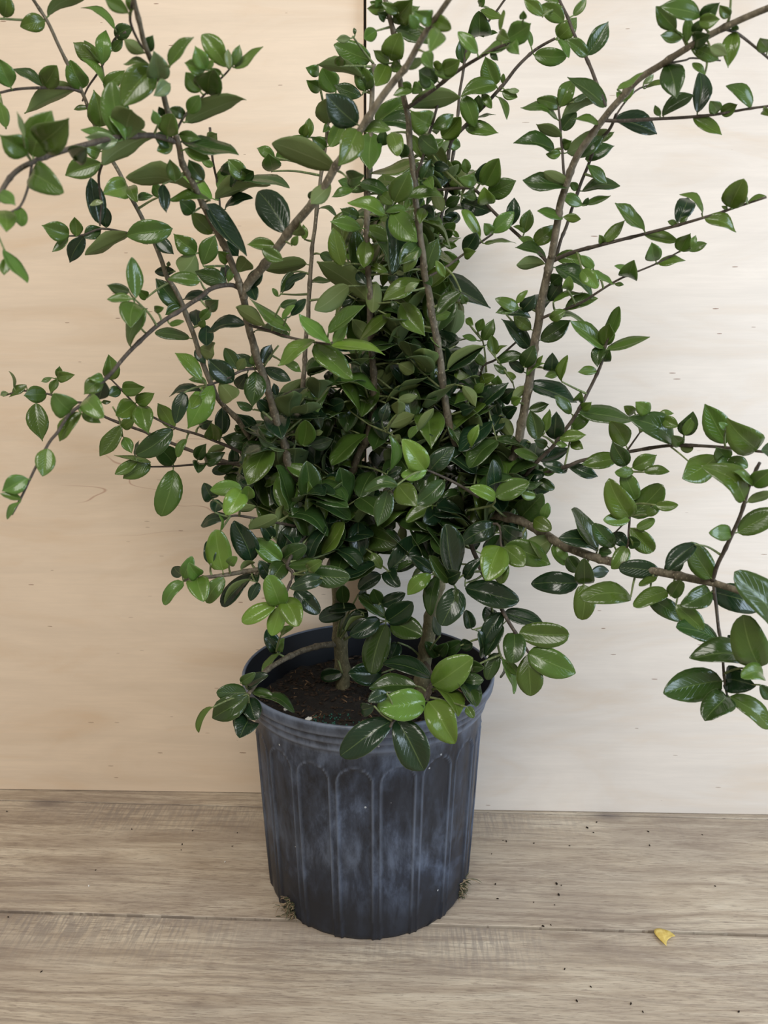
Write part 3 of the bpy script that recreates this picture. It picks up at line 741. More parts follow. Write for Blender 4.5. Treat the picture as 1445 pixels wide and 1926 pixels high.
twig 160 90 655 9435 7762 781 9719 7734 908 9923 7787
twig 160 90 -144 10025 7095 21 10101 6673 186 10097 6332
twig 160 90 -1158 9920 6581 -1048 9915 6956 -938 9830 7412
twig 160 90 1875 9767 6065 1486 9847 6255 1096 9848 6525
twig 160 90 1842 9789 6037 1808 10020 5771 1774 10170 5584
twig 160 90 1312 9965 5557 1118 9919 5363 923 9793 5249
twig 160 90 1740 9856 5955 1910 10135 6053 2079 10335 6231
twig 160 90 -209 10125 6685 -395 10418 6463 -581 10630 6320
twig 160 90 735 10761 7616 542 10771 7755 350 10702 7973
twig 160 90 1310 10038 5596 1184 10135 5775 1059 10153 6034
twig 160 90 927 10175 5272 559 10300 5458 191 10344 5724
twig 160 90 1134 10000 5258 855 10067 5413 576 10054 5647
twig 160 90 1732 9842 6536 1555 10061 6696 1378 10200 6936
twig 160 90 -135 9990 7224 -225 10227 6975 -314 10385 6807
twig 160 90 -865 10218 5766 -1118 10214 5925 -1371 10129 6164
twig 160 90 1603 9931 5577 1763 10210 5911 1924 10409 6325
twig 160 90 -185 10108 6781 -383 10289 6613 -582 10391 6526
twig 160 90 -1202 9250 5122 -921 9498 5098 -641 9667 5154
twig 160 90 1358 9888 6950 1320 10127 7117 1281 10287 7363
twig 160 90 1842 9789 6037 1553 10134 5767 1265 10398 5577
twig 160 90 -138 9920 7510 -235 10298 7215 -332 10596 6999
twig 160 90 -2310 10907 6169 -2295 10993 5874 -2280 11000 5660
twig 160 90 1875 9767 6065 1557 10031 6143 1239 10216 6302
twig 160 90 -137 9960 7347 124 10075 7397 385 10109 7526
twig 160 90 -1384 9450 5586 -1171 9560 5688 -959 9591 5870
twig 160 90 1344 9300 5841 1550 9596 5644 1757 9812 5527
twig 160 90 -1021 10100 5953 -888 10385 5943 -755 10589 6012
twig 160 90 -1197 9960 6174 -992 10078 6004 -787 10115 5913
twig 160 90 888 9812 6666 669 9999 6521 451 10105 6457
twig 160 90 -233 10142 6589 5 10113 6906 243 10004 7304
twig 160 90 -1304 10346 5974 -1166 10604 6140 -1028 10782 6385
twig 160 90 -1152 9940 6628 -1266 10211 6531 -1381 10403 6515
twig 160 90 -1309 9711 6656 -964 9690 6965 -619 9589 7354
twig 160 90 692 10783 7836 611 10931 7601 530 11000 7446
twig 160 90 1343 10025 5630 1596 9975 5548 1850 9845 5547
twig 160 90 736 9577 7318 627 9831 7532 517 10004 7826
twig 160 90 954 10150 5409 796 10382 5321 639 10533 5313
twig 160 90 -615 10400 5352 -665 10740 5410 -714 11000 5548
twig 160 90 -1262 9567 5188 -1404 9928 5169 -1547 10210 5231
twig 160 90 751 9605 7234 464 9669 7477 177 9653 7801
twig 160 90 323 9686 6517 -75 9892 6576 -472 10018 6716
twig 160 90 1189 9417 5507 1465 9594 5417 1741 9692 5407
twig 160 90 948 9864 6494 1260 9977 6167 1572 10010 5920
twig 160 90 968 9157 6088 1199 9401 5960 1430 9564 5911
twig 160 90 -1831 10356 6560 -1638 10180 6695 -1445 9924 6910
twig 160 90 814 10722 7219 437 10635 7481 59 10468 7823
twig 160 90 675 10791 7923 281 10924 7688 -113 10976 7532
twig 160 90 -1133 9450 5216 -939 9645 5386 -746 9759 5636
twig 160 90 -1791 10400 6482 -1536 10555 6324 -1281 10630 6246
twig 160 90 901 10200 5133 1095 10006 5289 1288 9733 5525
twig 160 90 77 9583 6707 416 9745 6882 754 9827 7137
twig 160 90 -138 9940 7429 225 9921 7147 587 9822 6946
twig 160 90 -579 10425 5422 -334 10471 5743 -90 10436 6144
twig 160 90 847 9756 6800 662 10066 6436 478 10295 6152
twig 160 90 1024 10083 5725 1335 10507 5631 1646 10850 5617
twig 160 90 1243 10062 5526 1334 10351 5681 1424 10560 5916
twig 160 90 -956 10150 5880 -1173 10315 5895 -1391 10400 5991
twig 160 90 -2018 10500 6202 -1689 10637 5830 -1360 10694 5538
twig 160 90 -1226 10000 6452 -1519 10117 6545 -1812 10154 6718
twig 160 90 1092 9243 6002 1147 9483 6105 1202 9642 6288
twig 160 90 1513 9944 5911 1767 9783 5957 2020 9541 6083
twig 160 90 -568 10419 5472 -163 10347 5455 243 10194 5519
twig 160 90 -137 9960 7347 125 10167 7246 386 10293 7225
twig 160 90 -1137 9700 5261 -866 9662 4997 -595 9543 4814
twig 160 90 895 10540 6480 418 10652 6501 -59 10684 6603
twig 160 90 -245 10150 6540 46 10145 6445 337 10061 6429
twig 160 90 -1831 10356 6560 -1662 10160 6500 -1493 9885 6520
twig 160 90 1738 9833 6580 1503 10005 6447 1268 10096 6395
twig 160 90 1395 9895 5565 1553 10122 5690 1711 10269 5895
twig 160 90 -989 10008 5501 -1340 10194 5387 -1691 10300 5352
twig 160 90 653 10812 8100 242 10769 7976 -169 10646 7933
twig 160 90 -1103 10323 5807 -1289 10702 5558 -1476 11000 5390
twig 160 90 -137 9960 7347 -558 10049 7263 -978 10058 7259
twig 160 90 -1026 9931 5439 -994 10208 5624 -962 10405 5889
twig 160 90 964 9871 6454 789 10180 6559 614 10408 6744
twig 160 90 1842 9789 6037 1665 10041 6315 1489 10212 6673
twig 160 90 -149 10038 7051 138 9999 7187 424 9881 7402
twig 160 90 1597 9720 5586 1812 9716 5872 2027 9633 6239
twig 160 90 1190 9833 5129 980 10013 5169 771 10113 5290
twig 160 90 -1610 10380 6290 -1329 10444 6391 -1049 10427 6571
twig 160 90 -1550 10373 6226 -1741 10273 6054 -1932 10093 5962
twig 160 90 77 9583 6707 -189 9786 6800 -454 9909 6973
twig 160 90 931 10188 5170 828 10361 5395 724 10455 5701
twig 160 90 -158 10062 6962 -262 9907 7331 -365 9672 7780
twig 160 90 -1327 9667 6743 -1176 9763 6898 -1024 9780 7133
twig 160 90 -717 10327 5520 -312 10530 5429 93 10653 5419
twig 160 90 -1008 9969 5470 -1365 10107 5522 -1723 10164 5654
twig 160 90 1518 9790 5577 1768 9937 5845 2019 10005 6193
twig 160 90 -558 10412 5521 -474 10473 5210 -390 10454 4979
twig 160 90 1686 9792 5837 1467 10055 6042 1249 10238 6327
twig 160 90 1343 10025 5630 1417 10264 5951 1491 10424 6352
twig 160 90 -507 10363 5767 -863 10483 5864 -1219 10524 6041
twig 160 90 915 9850 6575 924 10164 6446 934 10399 6397
twig 160 90 861 10687 6953 1114 10438 6923 1367 10110 6972
twig 160 90 927 10175 5272 1210 10473 4994 1493 10690 4796
twig 160 90 1247 9853 7417 1338 9763 6975 1428 9592 6614
twig 160 90 -931 10123 5595 -730 10088 5291 -529 9972 5067
twig 160 90 -1177 10143 6663 -1396 10346 6674 -1614 10470 6766
twig 160 90 -900 10300 5638 -622 10179 5512 -343 9978 5466
twig 160 90 -717 10327 5520 -931 10622 5215 -1146 10837 4991
twig 160 90 1052 10138 5314 728 10497 5326 404 10776 5418
twig 160 90 607 9345 7985 230 9525 8074 -146 9625 8244
twig 160 90 -1671 10387 6354 -1608 10660 6384 -1545 10853 6495
twig 160 90 968 9157 6088 1271 9429 6054 1574 9620 6100
twig 160 90 -1520 10370 6194 -1112 10454 6420 -704 10458 6725
twig 160 90 823 10717 7175 1085 10675 7111 1347 10552 7127
twig 160 90 -1580 10377 6258 -1489 10519 6506 -1398 10581 6834
twig 160 90 1238 10020 5519 1029 9955 5363 821 9809 5287
twig 160 90 1257 9625 4974 788 9783 4959 319 9861 5025
twig 160 90 709 10774 7748 498 10927 7846 287 11000 8024
twig 160 90 1513 9944 5911 1679 10226 5664 1844 10427 5496
twig 160 90 1700 9860 6410 1537 10101 6515 1373 10262 6700
twig 160 90 858 10700 6997 1078 10868 7154 1299 10956 7390
twig 160 90 -1146 9960 6674 -1089 10318 6424 -1032 10595 6254
twig 160 90 -476 10325 5914 -709 10274 6034 -941 10142 6235
twig 160 90 1024 10083 5725 1303 10366 5738 1581 10569 5831
twig 160 90 -1343 9475 5572 -1171 9564 5717 -999 9573 5942
twig 160 90 118 9600 6672 278 9849 6583 439 10017 6574
twig 160 90 -1026 9931 5439 -671 9886 5603 -315 9762 5846
twig 160 90 -1550 10373 6226 -1291 10727 6306 -1031 11000 6466
twig 160 90 -136 9980 7265 -443 10155 7091 -750 10251 6996
twig 160 90 -911 10162 5627 -1097 10029 5472 -1283 9815 5397
twig 160 90 -161 9810 7946 149 10216 7879 458 10541 7891
twig 160 90 1358 9888 6950 1249 9862 7129 1140 9756 7388
twig 160 90 -333 10200 6390 -135 10295 6713 63 10311 7116
twig 160 90 -156 9830 7868 144 10100 7634 444 10291 7480
twig 160 90 658 10800 8011 430 10940 7749 203 11000 7568
twig 160 90 521 9183 8370 527 9613 8403 533 9962 8517
twig 160 90 666 10796 7967 662 10695 7709 657 10514 7532
twig 160 90 -191 9620 8657 -285 10050 8476 -379 10400 8375
twig 160 90 -201 9540 8941 94 9818 9091 390 10016 9320
twig 160 90 651 10819 8145 373 10813 7932 94 10726 7799
twig 160 90 631 10900 8767 303 10990 8796 -24 11000 8905
twig 160 90 952 9588 9600 705 9881 9902 458 10095 10284
twig 160 90 -185 9650 8548 -359 9887 8711 -534 10044 8954
twig 160 90 735 10900 9367 626 10732 8968 517 10483 8650
twig 160 90 693 10900 9195 500 10806 9301 307 10633 9488
twig 160 90 650 10900 8896 686 10990 8676 723 11000 8535
twig 160 90 -180 9670 8475 27 9953 8475 235 10156 8555
twig 160 90 683 10787 7880 942 10715 7853 1201 10564 7907
twig 160 90 666 10796 7967 392 10809 8118 118 10742 8348
twig 160 90 -172 9710 8327 -363 10152 8376 -554 10513 8505
twig 160 90 727 10765 7660 482 10671 7625 238 10497 7669
twig 160 90 633 10875 8547 658 10890 8854 683 10826 9241
twig 160 90 889 10827 10108 1034 10954 9809 1179 11000 9589
twig 160 90 811 10880 9662 443 10980 9602 74 11000 9621
twig 160 90 -171 9720 8289 12 9969 8108 196 10137 8007
twig 160 90 -176 9690 8401 -71 9853 8069 33 9935 7818
twig 160 90 -173 9700 8364 -347 9870 8619 -521 9961 8955
twig 160 90 675 10791 7923 287 10816 7765 -101 10760 7687
twig 160 90 643 10844 8324 480 10723 8643 317 10522 9042
twig 160 90 789 10895 9539 772 10934 9754 755 10893 10049
twig 160 90 -191 9620 8657 76 9896 8798 344 10092 9019
twig 160 90 625 10900 8724 396 10770 8864 166 10561 9084
twig 160 90 638 10900 8811 302 10823 9076 -34 10666 9421
twig 160 90 631 9390 7874 640 9757 7925 649 10045 8055
twig 160 90 658 10800 8011 410 10940 8235 163 11000 8539
twig 160 90 796 10890 9580 992 10970 9759 1188 10969 10019
twig 160 90 674 10900 9067 740 10990 8783 807 11000 8579'''
def catmull(P, R, k=5):
    out, ro = [], []
    for i in range(len(P) - 1):
        a, b, c, d = P[max(i - 1, 0)], P[i], P[i + 1], P[min(i + 2, len(P) - 1)]
        for j in range(k):
            t = j / k; out.append(.5 * ((2 * b) + (c - a) * t + (2 * a - 5 * b + 4 * c - d) * t * t + (3 * b - a - 3 * c + d) * t ** 3)); ro.append(R[i] + (R[i + 1] - R[i]) * t)
    out.append(P[-1]); ro.append(R[-1]); return out, ro
stem_n = 0
TV, TF = [], []
for ln in STEMS.split('\n'):
    q = ln.split(); kind = q[0]; r0, r1 = int(q[1]) / 1e5, int(q[2]) / 1e5
    nums = [int(a) / 1e4 for a in q[3:]]; Pp = [Vector(nums[i:i + 3]) for i in range(0, len(nums), 3)]
    if kind == 'trunk': Pp.insert(0, Pp[0] - Vector((0, 0, .03)))
    Rr = [r0 + (r1 - r0) * i / (len(Pp) - 1) for i in range(len(Pp))]
    if kind == 'trunk': Rr[0] *= 1.25
    pts, rad = catmull(Pp, Rr, 6 if kind != 'twig' else 4)
    if kind != 'twig':   # swollen nodes along the stem
        acc = 0
        for i in range(1, len(pts)):
            acc += (pts[i] - pts[i - 1]).length
            if acc > .045: rad[i] *= 1.22; acc = 0
            pts[i] = pts[i] + Vector((noise.noise(pts[i] * 40), noise.noise(pts[i] * 40 + Vector((9, 0, 0))), 0)) * .0012
    org = pts[0].copy()
    small = kind == 'twig' and len(Pp) == 3
    if small:
        tube(TV, TF, [p - ROOT for p in pts], rad, 6); continue
    V, Fc = [], []
    tube(V, Fc, [p - org for p in pts], rad, 14 if kind == 'trunk' else 9)
    mt = TRUNK if kind == 'trunk' else (BARK if r0 > .0034 else TWIG)
    nm = kind
    link_mesh(nm, V, Fc, mt, shrub, loc=tuple(org - ROOT))
tag(link_mesh('side_twigs', TV, TF, GTWIG, shrub), kind='stuff')

# ---- leaves: attachment, blade base, tip, facing, width
TONE = {'D': (.018, .046, .020), 'd': (.048, .098, .022), 'm': (.108, .190, .030), 'l': (.140, .255, .046), 'L': (.170, .310, .045), 'u': (.120, .165, .034), 'p': (.24, .33, .14)}  # darkest tone stands for shadowed leaves, the shade put into their colour
LEAVES = '''m -3592 7973 10785 -3580 7979 10803 -3481 7847 10946 19 -64 -73 120
m -3286 8200 10861 -3284 8183 10854 -3483 8084 10761 52 -80 -26 134
u -3278 8178 10877 -3251 8187 10893 -2850 8106 11016 -27 9 95 171
m -2731 8560 10916 -2728 8550 10912 -3029 8474 11075 49 -58 64 140
l -2932 8700 10644 -2910 8635 10623 -2832 8570 10915 31 -90 -28 132
m -2932 8700 10644 -2939 8691 10651 -3186 8624 10817 13 -96 -19 144
l -2932 8700 10644 -2940 8661 10651 -3059 8611 10842 72 -62 28 92
d -2748 8675 10878 -2776 8687 10899 -2548 8564 10932 -34 -77 -52 121
m -2852 8733 10793 -2827 8743 10779 -2697 8709 10887 14 -87 -45 78
l -2921 8700 10459 -2916 8671 10433 -3114 8603 10666 73 -47 48 125
m -2919 8700 10425 -2928 8700 10412 -2687 8644 10561 7 -88 -44 122
l -3564 7975 10172 -3556 7922 10181 -3562 7726 10354 45 -59 -66 162
d -3382 8300 10293 -3406 8323 10315 -3669 8257 10448 44 -74 50 121
m -3382 8300 10293 -3399 8307 10310 -3166 8107 10436 -16 -65 -73 159
m -3138 8600 10361 -3118 8611 10384 -3149 8400 10573 42 -63 -64 176
u* -3143 8580 10383 -3153 8585 10366 -3681 8459 10099 -48 21 84 242
m -3111 8700 10213 -3112 8706 10230 -3253 8675 10200 11 -90 40 59
m -1911 6400 10214 -1924 6383 10217 -2087 6342 10301 10 -95 -26 88
m -1899 6375 10229 -1901 6361 10216 -1885 6336 10327 28 -92 -24 56
u -1899 6700 10071 -1910 6690 10048 -2056 6653 10134 -11 96 23 85
d -1899 6700 10071 -1904 6734 10079 -1823 6651 10164 -2 -72 -68 77
l -3407 7418 9693 -3381 7362 9678 -3400 7318 9883 40 -89 -16 95
m* -2627 6010 9133 -2629 6013 9133 -2721 5809 9225 69 -53 -48 156
p -2516 5731 9185 -2487 5663 9168 -2507 5630 9320 98 -11 11 63
m* -2621 6129 9120 -2633 6111 9149 -2424 6038 9442 26 -87 -40 183
m* -2546 6075 9221 -2542 6065 9219 -2224 5807 9315 -35 -67 -64 189
m* -1856 6750 9968 -1867 6757 9962 -2112 6678 9655 42 -89 -11 198
m -1856 6750 9968 -1884 6758 9970 -2091 6713 9994 23 -70 66 85
m* -2193 6833 9462 -2181 6840 9450 -2199 6751 9866 29 -93 -19 195
u* -2154 6900 9486 -2162 6892 9463 -1986 6542 9601 11 41 90 223
m* -3082 8800 10058 -3024 8801 10069 -2996 8573 10363 31 -73 -59 216
l -2174 6867 9474 -2166 6817 9436 -2486 6746 9499 28 -70 64 134
l -2174 6867 9474 -2148 6817 9436 -2255 6765 9649 76 -59 24 97
p -2212 6800 9450 -2193 6737 9408 -2433 6684 9427 19 -95 -22 113
l -3028 8888 9872 -3074 8855 9829 -3180 8658 9855 79 -47 -37 138
m -3036 8875 9899 -3050 8863 9884 -2816 8750 9888 -40 -85 -32 115
d -2409 6356 9183 -2426 6399 9193 -2243 6190 9227 -49 -54 -67 125
u* -1991 7100 9545 -1997 7117 9537 -2417 7015 9282 -53 50 67 201
m -1699 6623 9933 -1694 6603 9927 -1477 6545 10110 -42 -87 22 116
p -1846 6850 9906 -1828 6800 9898 -1803 6567 10021 25 -43 -86 156
p -1730 6713 9831 -1720 6678 9820 -1826 6578 9704 65 -75 6 94
l -1475 6925 10010 -1472 6895 10000 -1523 6772 10131 31 -74 -58 114
m -1475 6925 10010 -1478 6923 10009 -1634 6851 10033 35 -87 -33 97
m -1556 7200 9899 -1589 7191 9921 -1676 7050 10026 44 -69 -56 120
m -1532 7189 9914 -1523 7177 9901 -1388 6827 9978 -22 -29 -92 202
l -1368 7111 10020 -1378 7081 10028 -1471 7060 10054 13 -94 -29 45
m -1475 6925 10010 -1467 6913 10006 -1398 6894 10071 11 -90 -39 44
m* -1295 7033 10056 -1322 7037 10063 -1506 6972 10289 9 -97 -20 143
p -1295 7033 10056 -1292 6971 10033 -1290 6942 10167 41 -88 -20 55
m -1270 7000 10067 -1271 7001 10059 -1196 6966 10207 17 -93 -30 71
m -1270 7000 10067 -1256 7018 10048 -993 6958 10181 -41 -77 47 120
l -1715 7244 9774 -1697 7181 9749 -1574 7072 9856 -12 -75 -63 102
u* -1782 7275 9709 -1755 7288 9702 -1185 7173 9827 -15 30 93 238
d -1738 7250 9756 -1748 7274 9759 -1851 7178 9782 58 -71 -36 84
d -1849 7114 9715 -1904 7154 9716 -1925 7077 9762 47 -54 -68 55
l -1915 7225 9549 -1894 7185 9563 -1778 6955 9678 -11 -48 -86 149
l -1888 6880 9575 -1872 6822 9559 -1888 6746 9651 32 -75 -56 70
m -1857 7325 9611 -1830 7341 9620 -1633 7302 9575 -22 -95 -16 85
l -1914 9080 10002 -1950 9031 10001 -1798 8871 10024 -57 -61 -53 105
d* -1836 7350 9552 -1817 7355 9571 -1290 7249 9404 8 -70 69 225
l -1839 7380 9497 -1782 7312 9490 -1548 7264 9399 -9 -95 28 102
d -1888 7350 9561 -1899 7374 9558 -2019 7204 9585 72 -57 -38 124
m -1888 7350 9561 -1894 7348 9534 -2020 7276 9463 53 -83 -9 86
l -1344 10054 10052 -1336 9998 10039 -1546 9949 10136 12 -96 -22 117
m -987 10367 10362 -975 10353 10358 -1358 10257 10074 30 -94 -10 201
m -987 10367 10362 -1029 10361 10372 -960 10231 10498 -11 -71 -68 107
u* -454 7475 9352 -436 7468 9346 -1007 7342 9532 12 60 78 245
m 138 8007 10850 138 8021 10856 -32 7982 10930 4 -91 -38 81
m 32 8088 10928 8 8068 10910 -164 8033 10897 21 -90 -35 81
m 25 8075 10952 -23 8085 10935 -134 8061 10966 9 -91 -39 51
l 25 8075 10952 -33 8041 10927 -81 7897 10923 62 -19 -75 81
d 53 8120 10858 18 8129 10852 -63 7998 10856 66 -42 -61 82
m 60 8130 10834 110 8147 10850 273 7878 10924 -49 -49 -70 184
m 60 8130 10834 79 8139 10828 342 8079 10933 -15 -96 -18 115
l 252 6509 10156 251 6477 10144 190 6382 10203 28 -62 -72 73
m 396 6600 10257 371 6592 10262 233 6451 10251 64 -60 -46 99
m 381 6620 10244 381 6615 10248 506 6502 10154 -67 -72 -3 91
d 82 8160 10762 121 8180 10779 520 8092 10590 0 -90 41 180
l 420 6438 10115 418 6410 10105 339 6253 9904 33 -79 49 113
m* -113 9100 10778 -142 9104 10821 -539 9018 10937 10 -92 -34 196
m -73 7985 10688 -73 7979 10686 -191 7836 10562 69 -70 15 101
p -322 8723 10907 -342 8672 10874 -488 8642 10853 23 -91 -32 66
d -322 8723 10907 -300 8738 10927 -310 8724 10992 1 -97 -21 33
l* 132 8262 10539 70 8196 10504 147 7909 10624 -26 -43 -85 187
m 39 8173 10472 49 8157 10472 -105 8118 10571 2 -93 -33 83
m 39 8173 10472 29 8186 10472 -84 8008 10217 39 -82 40 146
u 164 6917 10010 156 6908 10012 329 6870 10067 -11 61 77 74
m 137 8275 10514 82 8292 10508 184 8142 10410 -77 -61 14 95
m -470 8757 10643 -470 8747 10640 -448 8574 10681 -9 -24 -96 100
l -780 10004 10977 -776 9947 10958 -912 9786 10963 68 -58 -43 114
m -786 10198 10862 -786 10198 10862 -937 10029 10915 54 -65 -51 130
l -586 10126 10816 -583 10065 10798 -722 9751 10951 39 -53 -73 219
u -233 9043 10623 -233 9038 10621 -718 8935 10713 12 29 94 202
d -231 9159 10511 -250 9201 10491 -551 9136 10578 11 -93 -31 130
D* -186 7217 9646 -238 7304 9689 -501 7086 9873 33 -80 -48 217
u -711 10550 10584 -711 10555 10567 -723 10205 10756 -12 47 86 272
m -132 9200 10545 -192 9217 10550 -289 9010 10748 18 -72 -66 177
d -231 9159 10511 -215 9201 10556 -141 9074 10728 -9 -81 -56 129
l 316 6602 10025 314 6556 10009 383 6442 9851 -45 -80 38 91
m 505 7926 10333 482 7935 10351 534 7812 10347 -76 -30 -55 71
m 505 7926 10333 551 7908 10324 709 7736 10357 -59 -63 -49 131
d 558 8094 10267 526 8128 10302 328 7871 10312 66 -53 -52 166
l 508 8150 10247 494 8100 10246 327 8066 10273 14 -92 -33 83
m 505 7926 10333 482 7936 10324 681 7895 10283 -25 -92 -27 101
m 280 8283 10277 273 8289 10295 186 8203 10307 58 -65 -47 64
m 280 8283 10277 283 8275 10281 382 8119 10204 -82 -55 5 95
m 280 8283 10277 283 8265 10249 92 8227 10208 11 -91 37 80
m* -144 9241 10245 -98 9258 10235 244 9172 10461 -4 -94 -29 203
d -27 9180 10214 -27 9189 10216 444 9091 10092 -7 -89 43 198
m 499 8475 10005 478 8474 9997 249 8158 10063 59 -55 -58 208
u* 274 8375 10153 266 8369 10143 765 8265 10181 4 50 85 205
m 490 8488 9977 501 8479 9964 713 8429 10080 -8 -95 -27 120
m 701 9896 10242 702 9906 10245 897 9642 10396 -45 -66 -58 205
m -202 7233 9627 -190 7252 9623 53 7203 9636 -20 -93 28 99
m 73 8363 9893 73 8353 9890 135 8163 9650 -26 -78 55 140
m* -149 9260 10114 -135 9266 10127 -156 9035 9685 6 -88 46 228
d -27 9211 9980 -27 9227 9984 -3 9046 10091 -11 -51 -84 120
m* -202 7233 9627 -227 7236 9627 -400 7097 9300 31 -91 22 187
m -767 10594 10286 -746 10590 10291 -922 10438 10380 44 -77 -44 137
m -718 10556 10547 -711 10542 10545 -771 10415 10436 60 -65 43 82
l -760 10589 10324 -700 10527 10289 -529 10456 10584 5 -95 -26 164
m -987 10367 10362 -955 10355 10346 -933 10308 10568 9 -96 -21 107
m 411 8600 9716 412 8616 9720 263 8562 9934 24 -96 -7 107
m 411 8600 9716 411 8600 9716 628 8543 9878 -32 -93 10 111
d 370 8481 9893 371 8494 9896 545 8265 9699 -63 -71 27 165
l 802 10000 10132 773 9968 10141 655 9763 10126 80 -43 -39 116
m 928 10800 10348 1007 10820 10360 800 10703 10434 33 -84 -42 126
d 187 8581 9712 187 8603 9717 193 8385 9778 -9 -27 -95 123
l 1125 10009 11709 1118 9947 11684 1171 9831 11704 -59 -39 -70 75
d 1132 10400 11536 1173 10412 11528 1127 10062 11640 -1 -30 -94 237
m 1421 10165 11634 1418 10149 11628 1142 10092 11680 25 -88 39 115
m 1019 7431 10474 1022 7424 10481 1031 7390 10635 -86 -48 -6 63
m 1157 10386 11559 1221 10369 11501 1397 10332 11534 -27 -75 59 73
l* 1101 7560 10415 1092 7502 10441 1269 7296 10491 -57 -62 -51 161
m 1195 7248 10505 1194 7238 10502 1177 7151 10533 -2 -33 -93 55
m 1019 7431 10474 1015 7433 10467 1092 7308 10362 -75 -62 19 84
l 1693 9538 11046 1663 9505 11089 1614 9469 11249 54 -83 -2 68
l 1156 7520 10415 1137 7482 10408 1177 7329 10265 -60 -61 49 95
m 898 7729 10385 884 7725 10389 1221 7652 10469 -30 -69 64 142
l 873 7750 10380 861 7699 10397 677 7647 10563 12 -97 -17 101
d 1015 10550 11270 1011 10575 11272 946 10515 11542 -11 -95 -24 148
m 1046 10500 11440 1079 10495 11427 1026 10467 11284 -39 -85 32 62
d 973 7664 10401 975 7682 10409 1043 7660 10323 -36 -92 -5 49
m 1343 9711 10709 1303 9694 10752 1151 9524 10997 2 -82 -55 186
m 1343 9711 10709 1304 9702 10755 890 9616 10593 9 -95 27 181
m 1388 9686 10755 1391 9704 10767 1384 9682 10872 -14 -96 -21 50
p 1367 9700 10732 1433 9637 10678 1564 9610 10670 -19 -96 11 54
m 1343 9711 10709 1382 9711 10690 1547 9638 10611 -46 -86 -16 99
m 1295 9733 10664 1338 9739 10641 1450 9684 10385 55 -72 39 114
m 1143 9673 10644 1144 9687 10648 1255 9649 10489 -33 -93 -1 87
m 1100 9822 10483 1088 9811 10489 1107 9683 10636 -16 -75 -63 114
m 1075 9833 10460 1104 9824 10435 1324 9778 10457 -19 -50 84 91
m 1076 9776 10328 1075 9766 10326 921 9690 10649 -10 -95 -27 176
m 949 9889 10349 973 9885 10346 1365 9803 10277 -15 -94 28 163
m 1876 8600 11015 1830 8598 11003 1585 8539 11125 -1 -88 -45 141
m 1569 8373 10964 1573 8391 10971 1369 8341 11102 10 -96 -21 99
m 1794 8600 11166 1792 8614 11184 1611 8578 11208 20 -97 7 74
m 1861 8600 11043 1928 8615 11058 2039 8574 11206 -9 -97 -20 76
m 1908 9400 11132 1945 9381 11131 2106 9248 11282 -29 -84 -43 154
m 1908 9400 11132 1933 9381 11142 1966 9293 11268 -24 -82 -51 95
m 1693 9538 11046 1710 9546 11016 2069 9470 10979 -22 -91 -31 157
l 1908 9400 11132 1943 9368 11115 2061 9323 10918 20 -91 32 94
d 2076 8600 10670 2091 8623 10698 2270 8548 10984 -13 -97 -17 153
m 2076 8600 10670 2086 8603 10691 1839 8549 10809 10 -96 -24 112
d 2273 8500 10181 2285 8504 10182 1861 8404 10438 39 -86 31 202
m 1898 9000 10325 1909 8996 10324 2032 8936 10568 -14 -97 -16 150
m 1898 9000 10325 1926 9017 10319 1651 8961 10387 10 -92 -36 116
m 1914 9000 10188 1896 9013 10201 1493 8929 10325 33 -71 60 172
u 1914 9000 10188 1942 9014 10201 2302 8926 10388 -25 58 76 166
d 1927 9000 10090 1954 9043 10101 2082 8930 10241 -33 -85 -38 128
d 2032 8888 10334 2036 8902 10338 2182 8866 10411 -34 -89 26 67
m 2202 8433 9987 2196 8418 9997 1921 8364 10023 20 -77 58 112
u 1936 9000 10025 1945 8986 10022 1649 8923 10134 18 57 79 129
d 1866 8970 9878 1872 8995 9884 1410 8904 9947 23 -83 49 190
m 1956 8988 9859 1943 8995 9851 1774 8962 9833 21 -95 -20 82
m 1949 9000 9928 1967 9018 9943 2029 8839 9942 -85 -29 -40 105
u* 1956 8988 9859 2014 8996 9851 2416 8897 10073 -5 87 48 188
d 2046 8621 9732 2051 8651 9728 2301 8582 9929 -15 -97 -15 135
d 2349 9314 9839 2303 9349 9867 2609 9278 9990 -20 -97 -7 135
m 2361 9020 9973 2364 9018 9965 2515 8979 10063 -45 -80 37 74
m 2787 7441 10579 2783 7443 10605 2398 7369 10651 20 -96 13 158
m 2659 7579 10521 2617 7561 10540 2405 7506 10706 -15 -86 -47 124
m 2659 7579 10521 2699 7590 10499 2473 7548 10492 18 -97 -1 92
m 2822 7736 10469 2781 7726 10495 2758 7683 10690 -33 -90 -24 83
d 2796 7627 10538 2811 7668 10553 2844 7546 10602 -58 -43 -68 87
d 2787 7441 10579 2815 7470 10582 2881 7312 10653 -59 -52 -61 122
m 3055 7489 10632 3060 7481 10620 2930 7409 10676 13 -74 -65 75
m 2787 7441 10579 2771 7426 10557 2905 7321 10533 -61 -72 -31 103
d 2840 7718 10477 2842 7732 10498 2917 7537 10488 -85 -31 -41 127
m 2822 7736 10469 2829 7742 10457 3070 7685 10340 -29 -94 -14 110
p 2891 7448 10362 2875 7408 10348 3018 7374 10268 -37 -87 -29 84
m 3139 7583 10532 3146 7568 10525 3101 7512 10229 -33 -91 22 124
d 3139 7583 10532 3154 7590 10542 3107 7488 10555 3 -14 -98 57
m 3524 7745 10392 3544 7746 10432 3387 7585 10488 24 -51 -81 108
d* 2647 7900 10385 2677 7927 10385 2715 7712 10026 -51 -75 40 191
d 2806 8273 10003 2794 8292 10033 3071 8220 10206 -39 -87 26 134
m 2775 8282 10004 2766 8271 10027 2698 8248 10118 -21 -89 -38 53
D 3102 8175 9996 3128 8251 10050 3146 8325 10442 0 -97 18 159
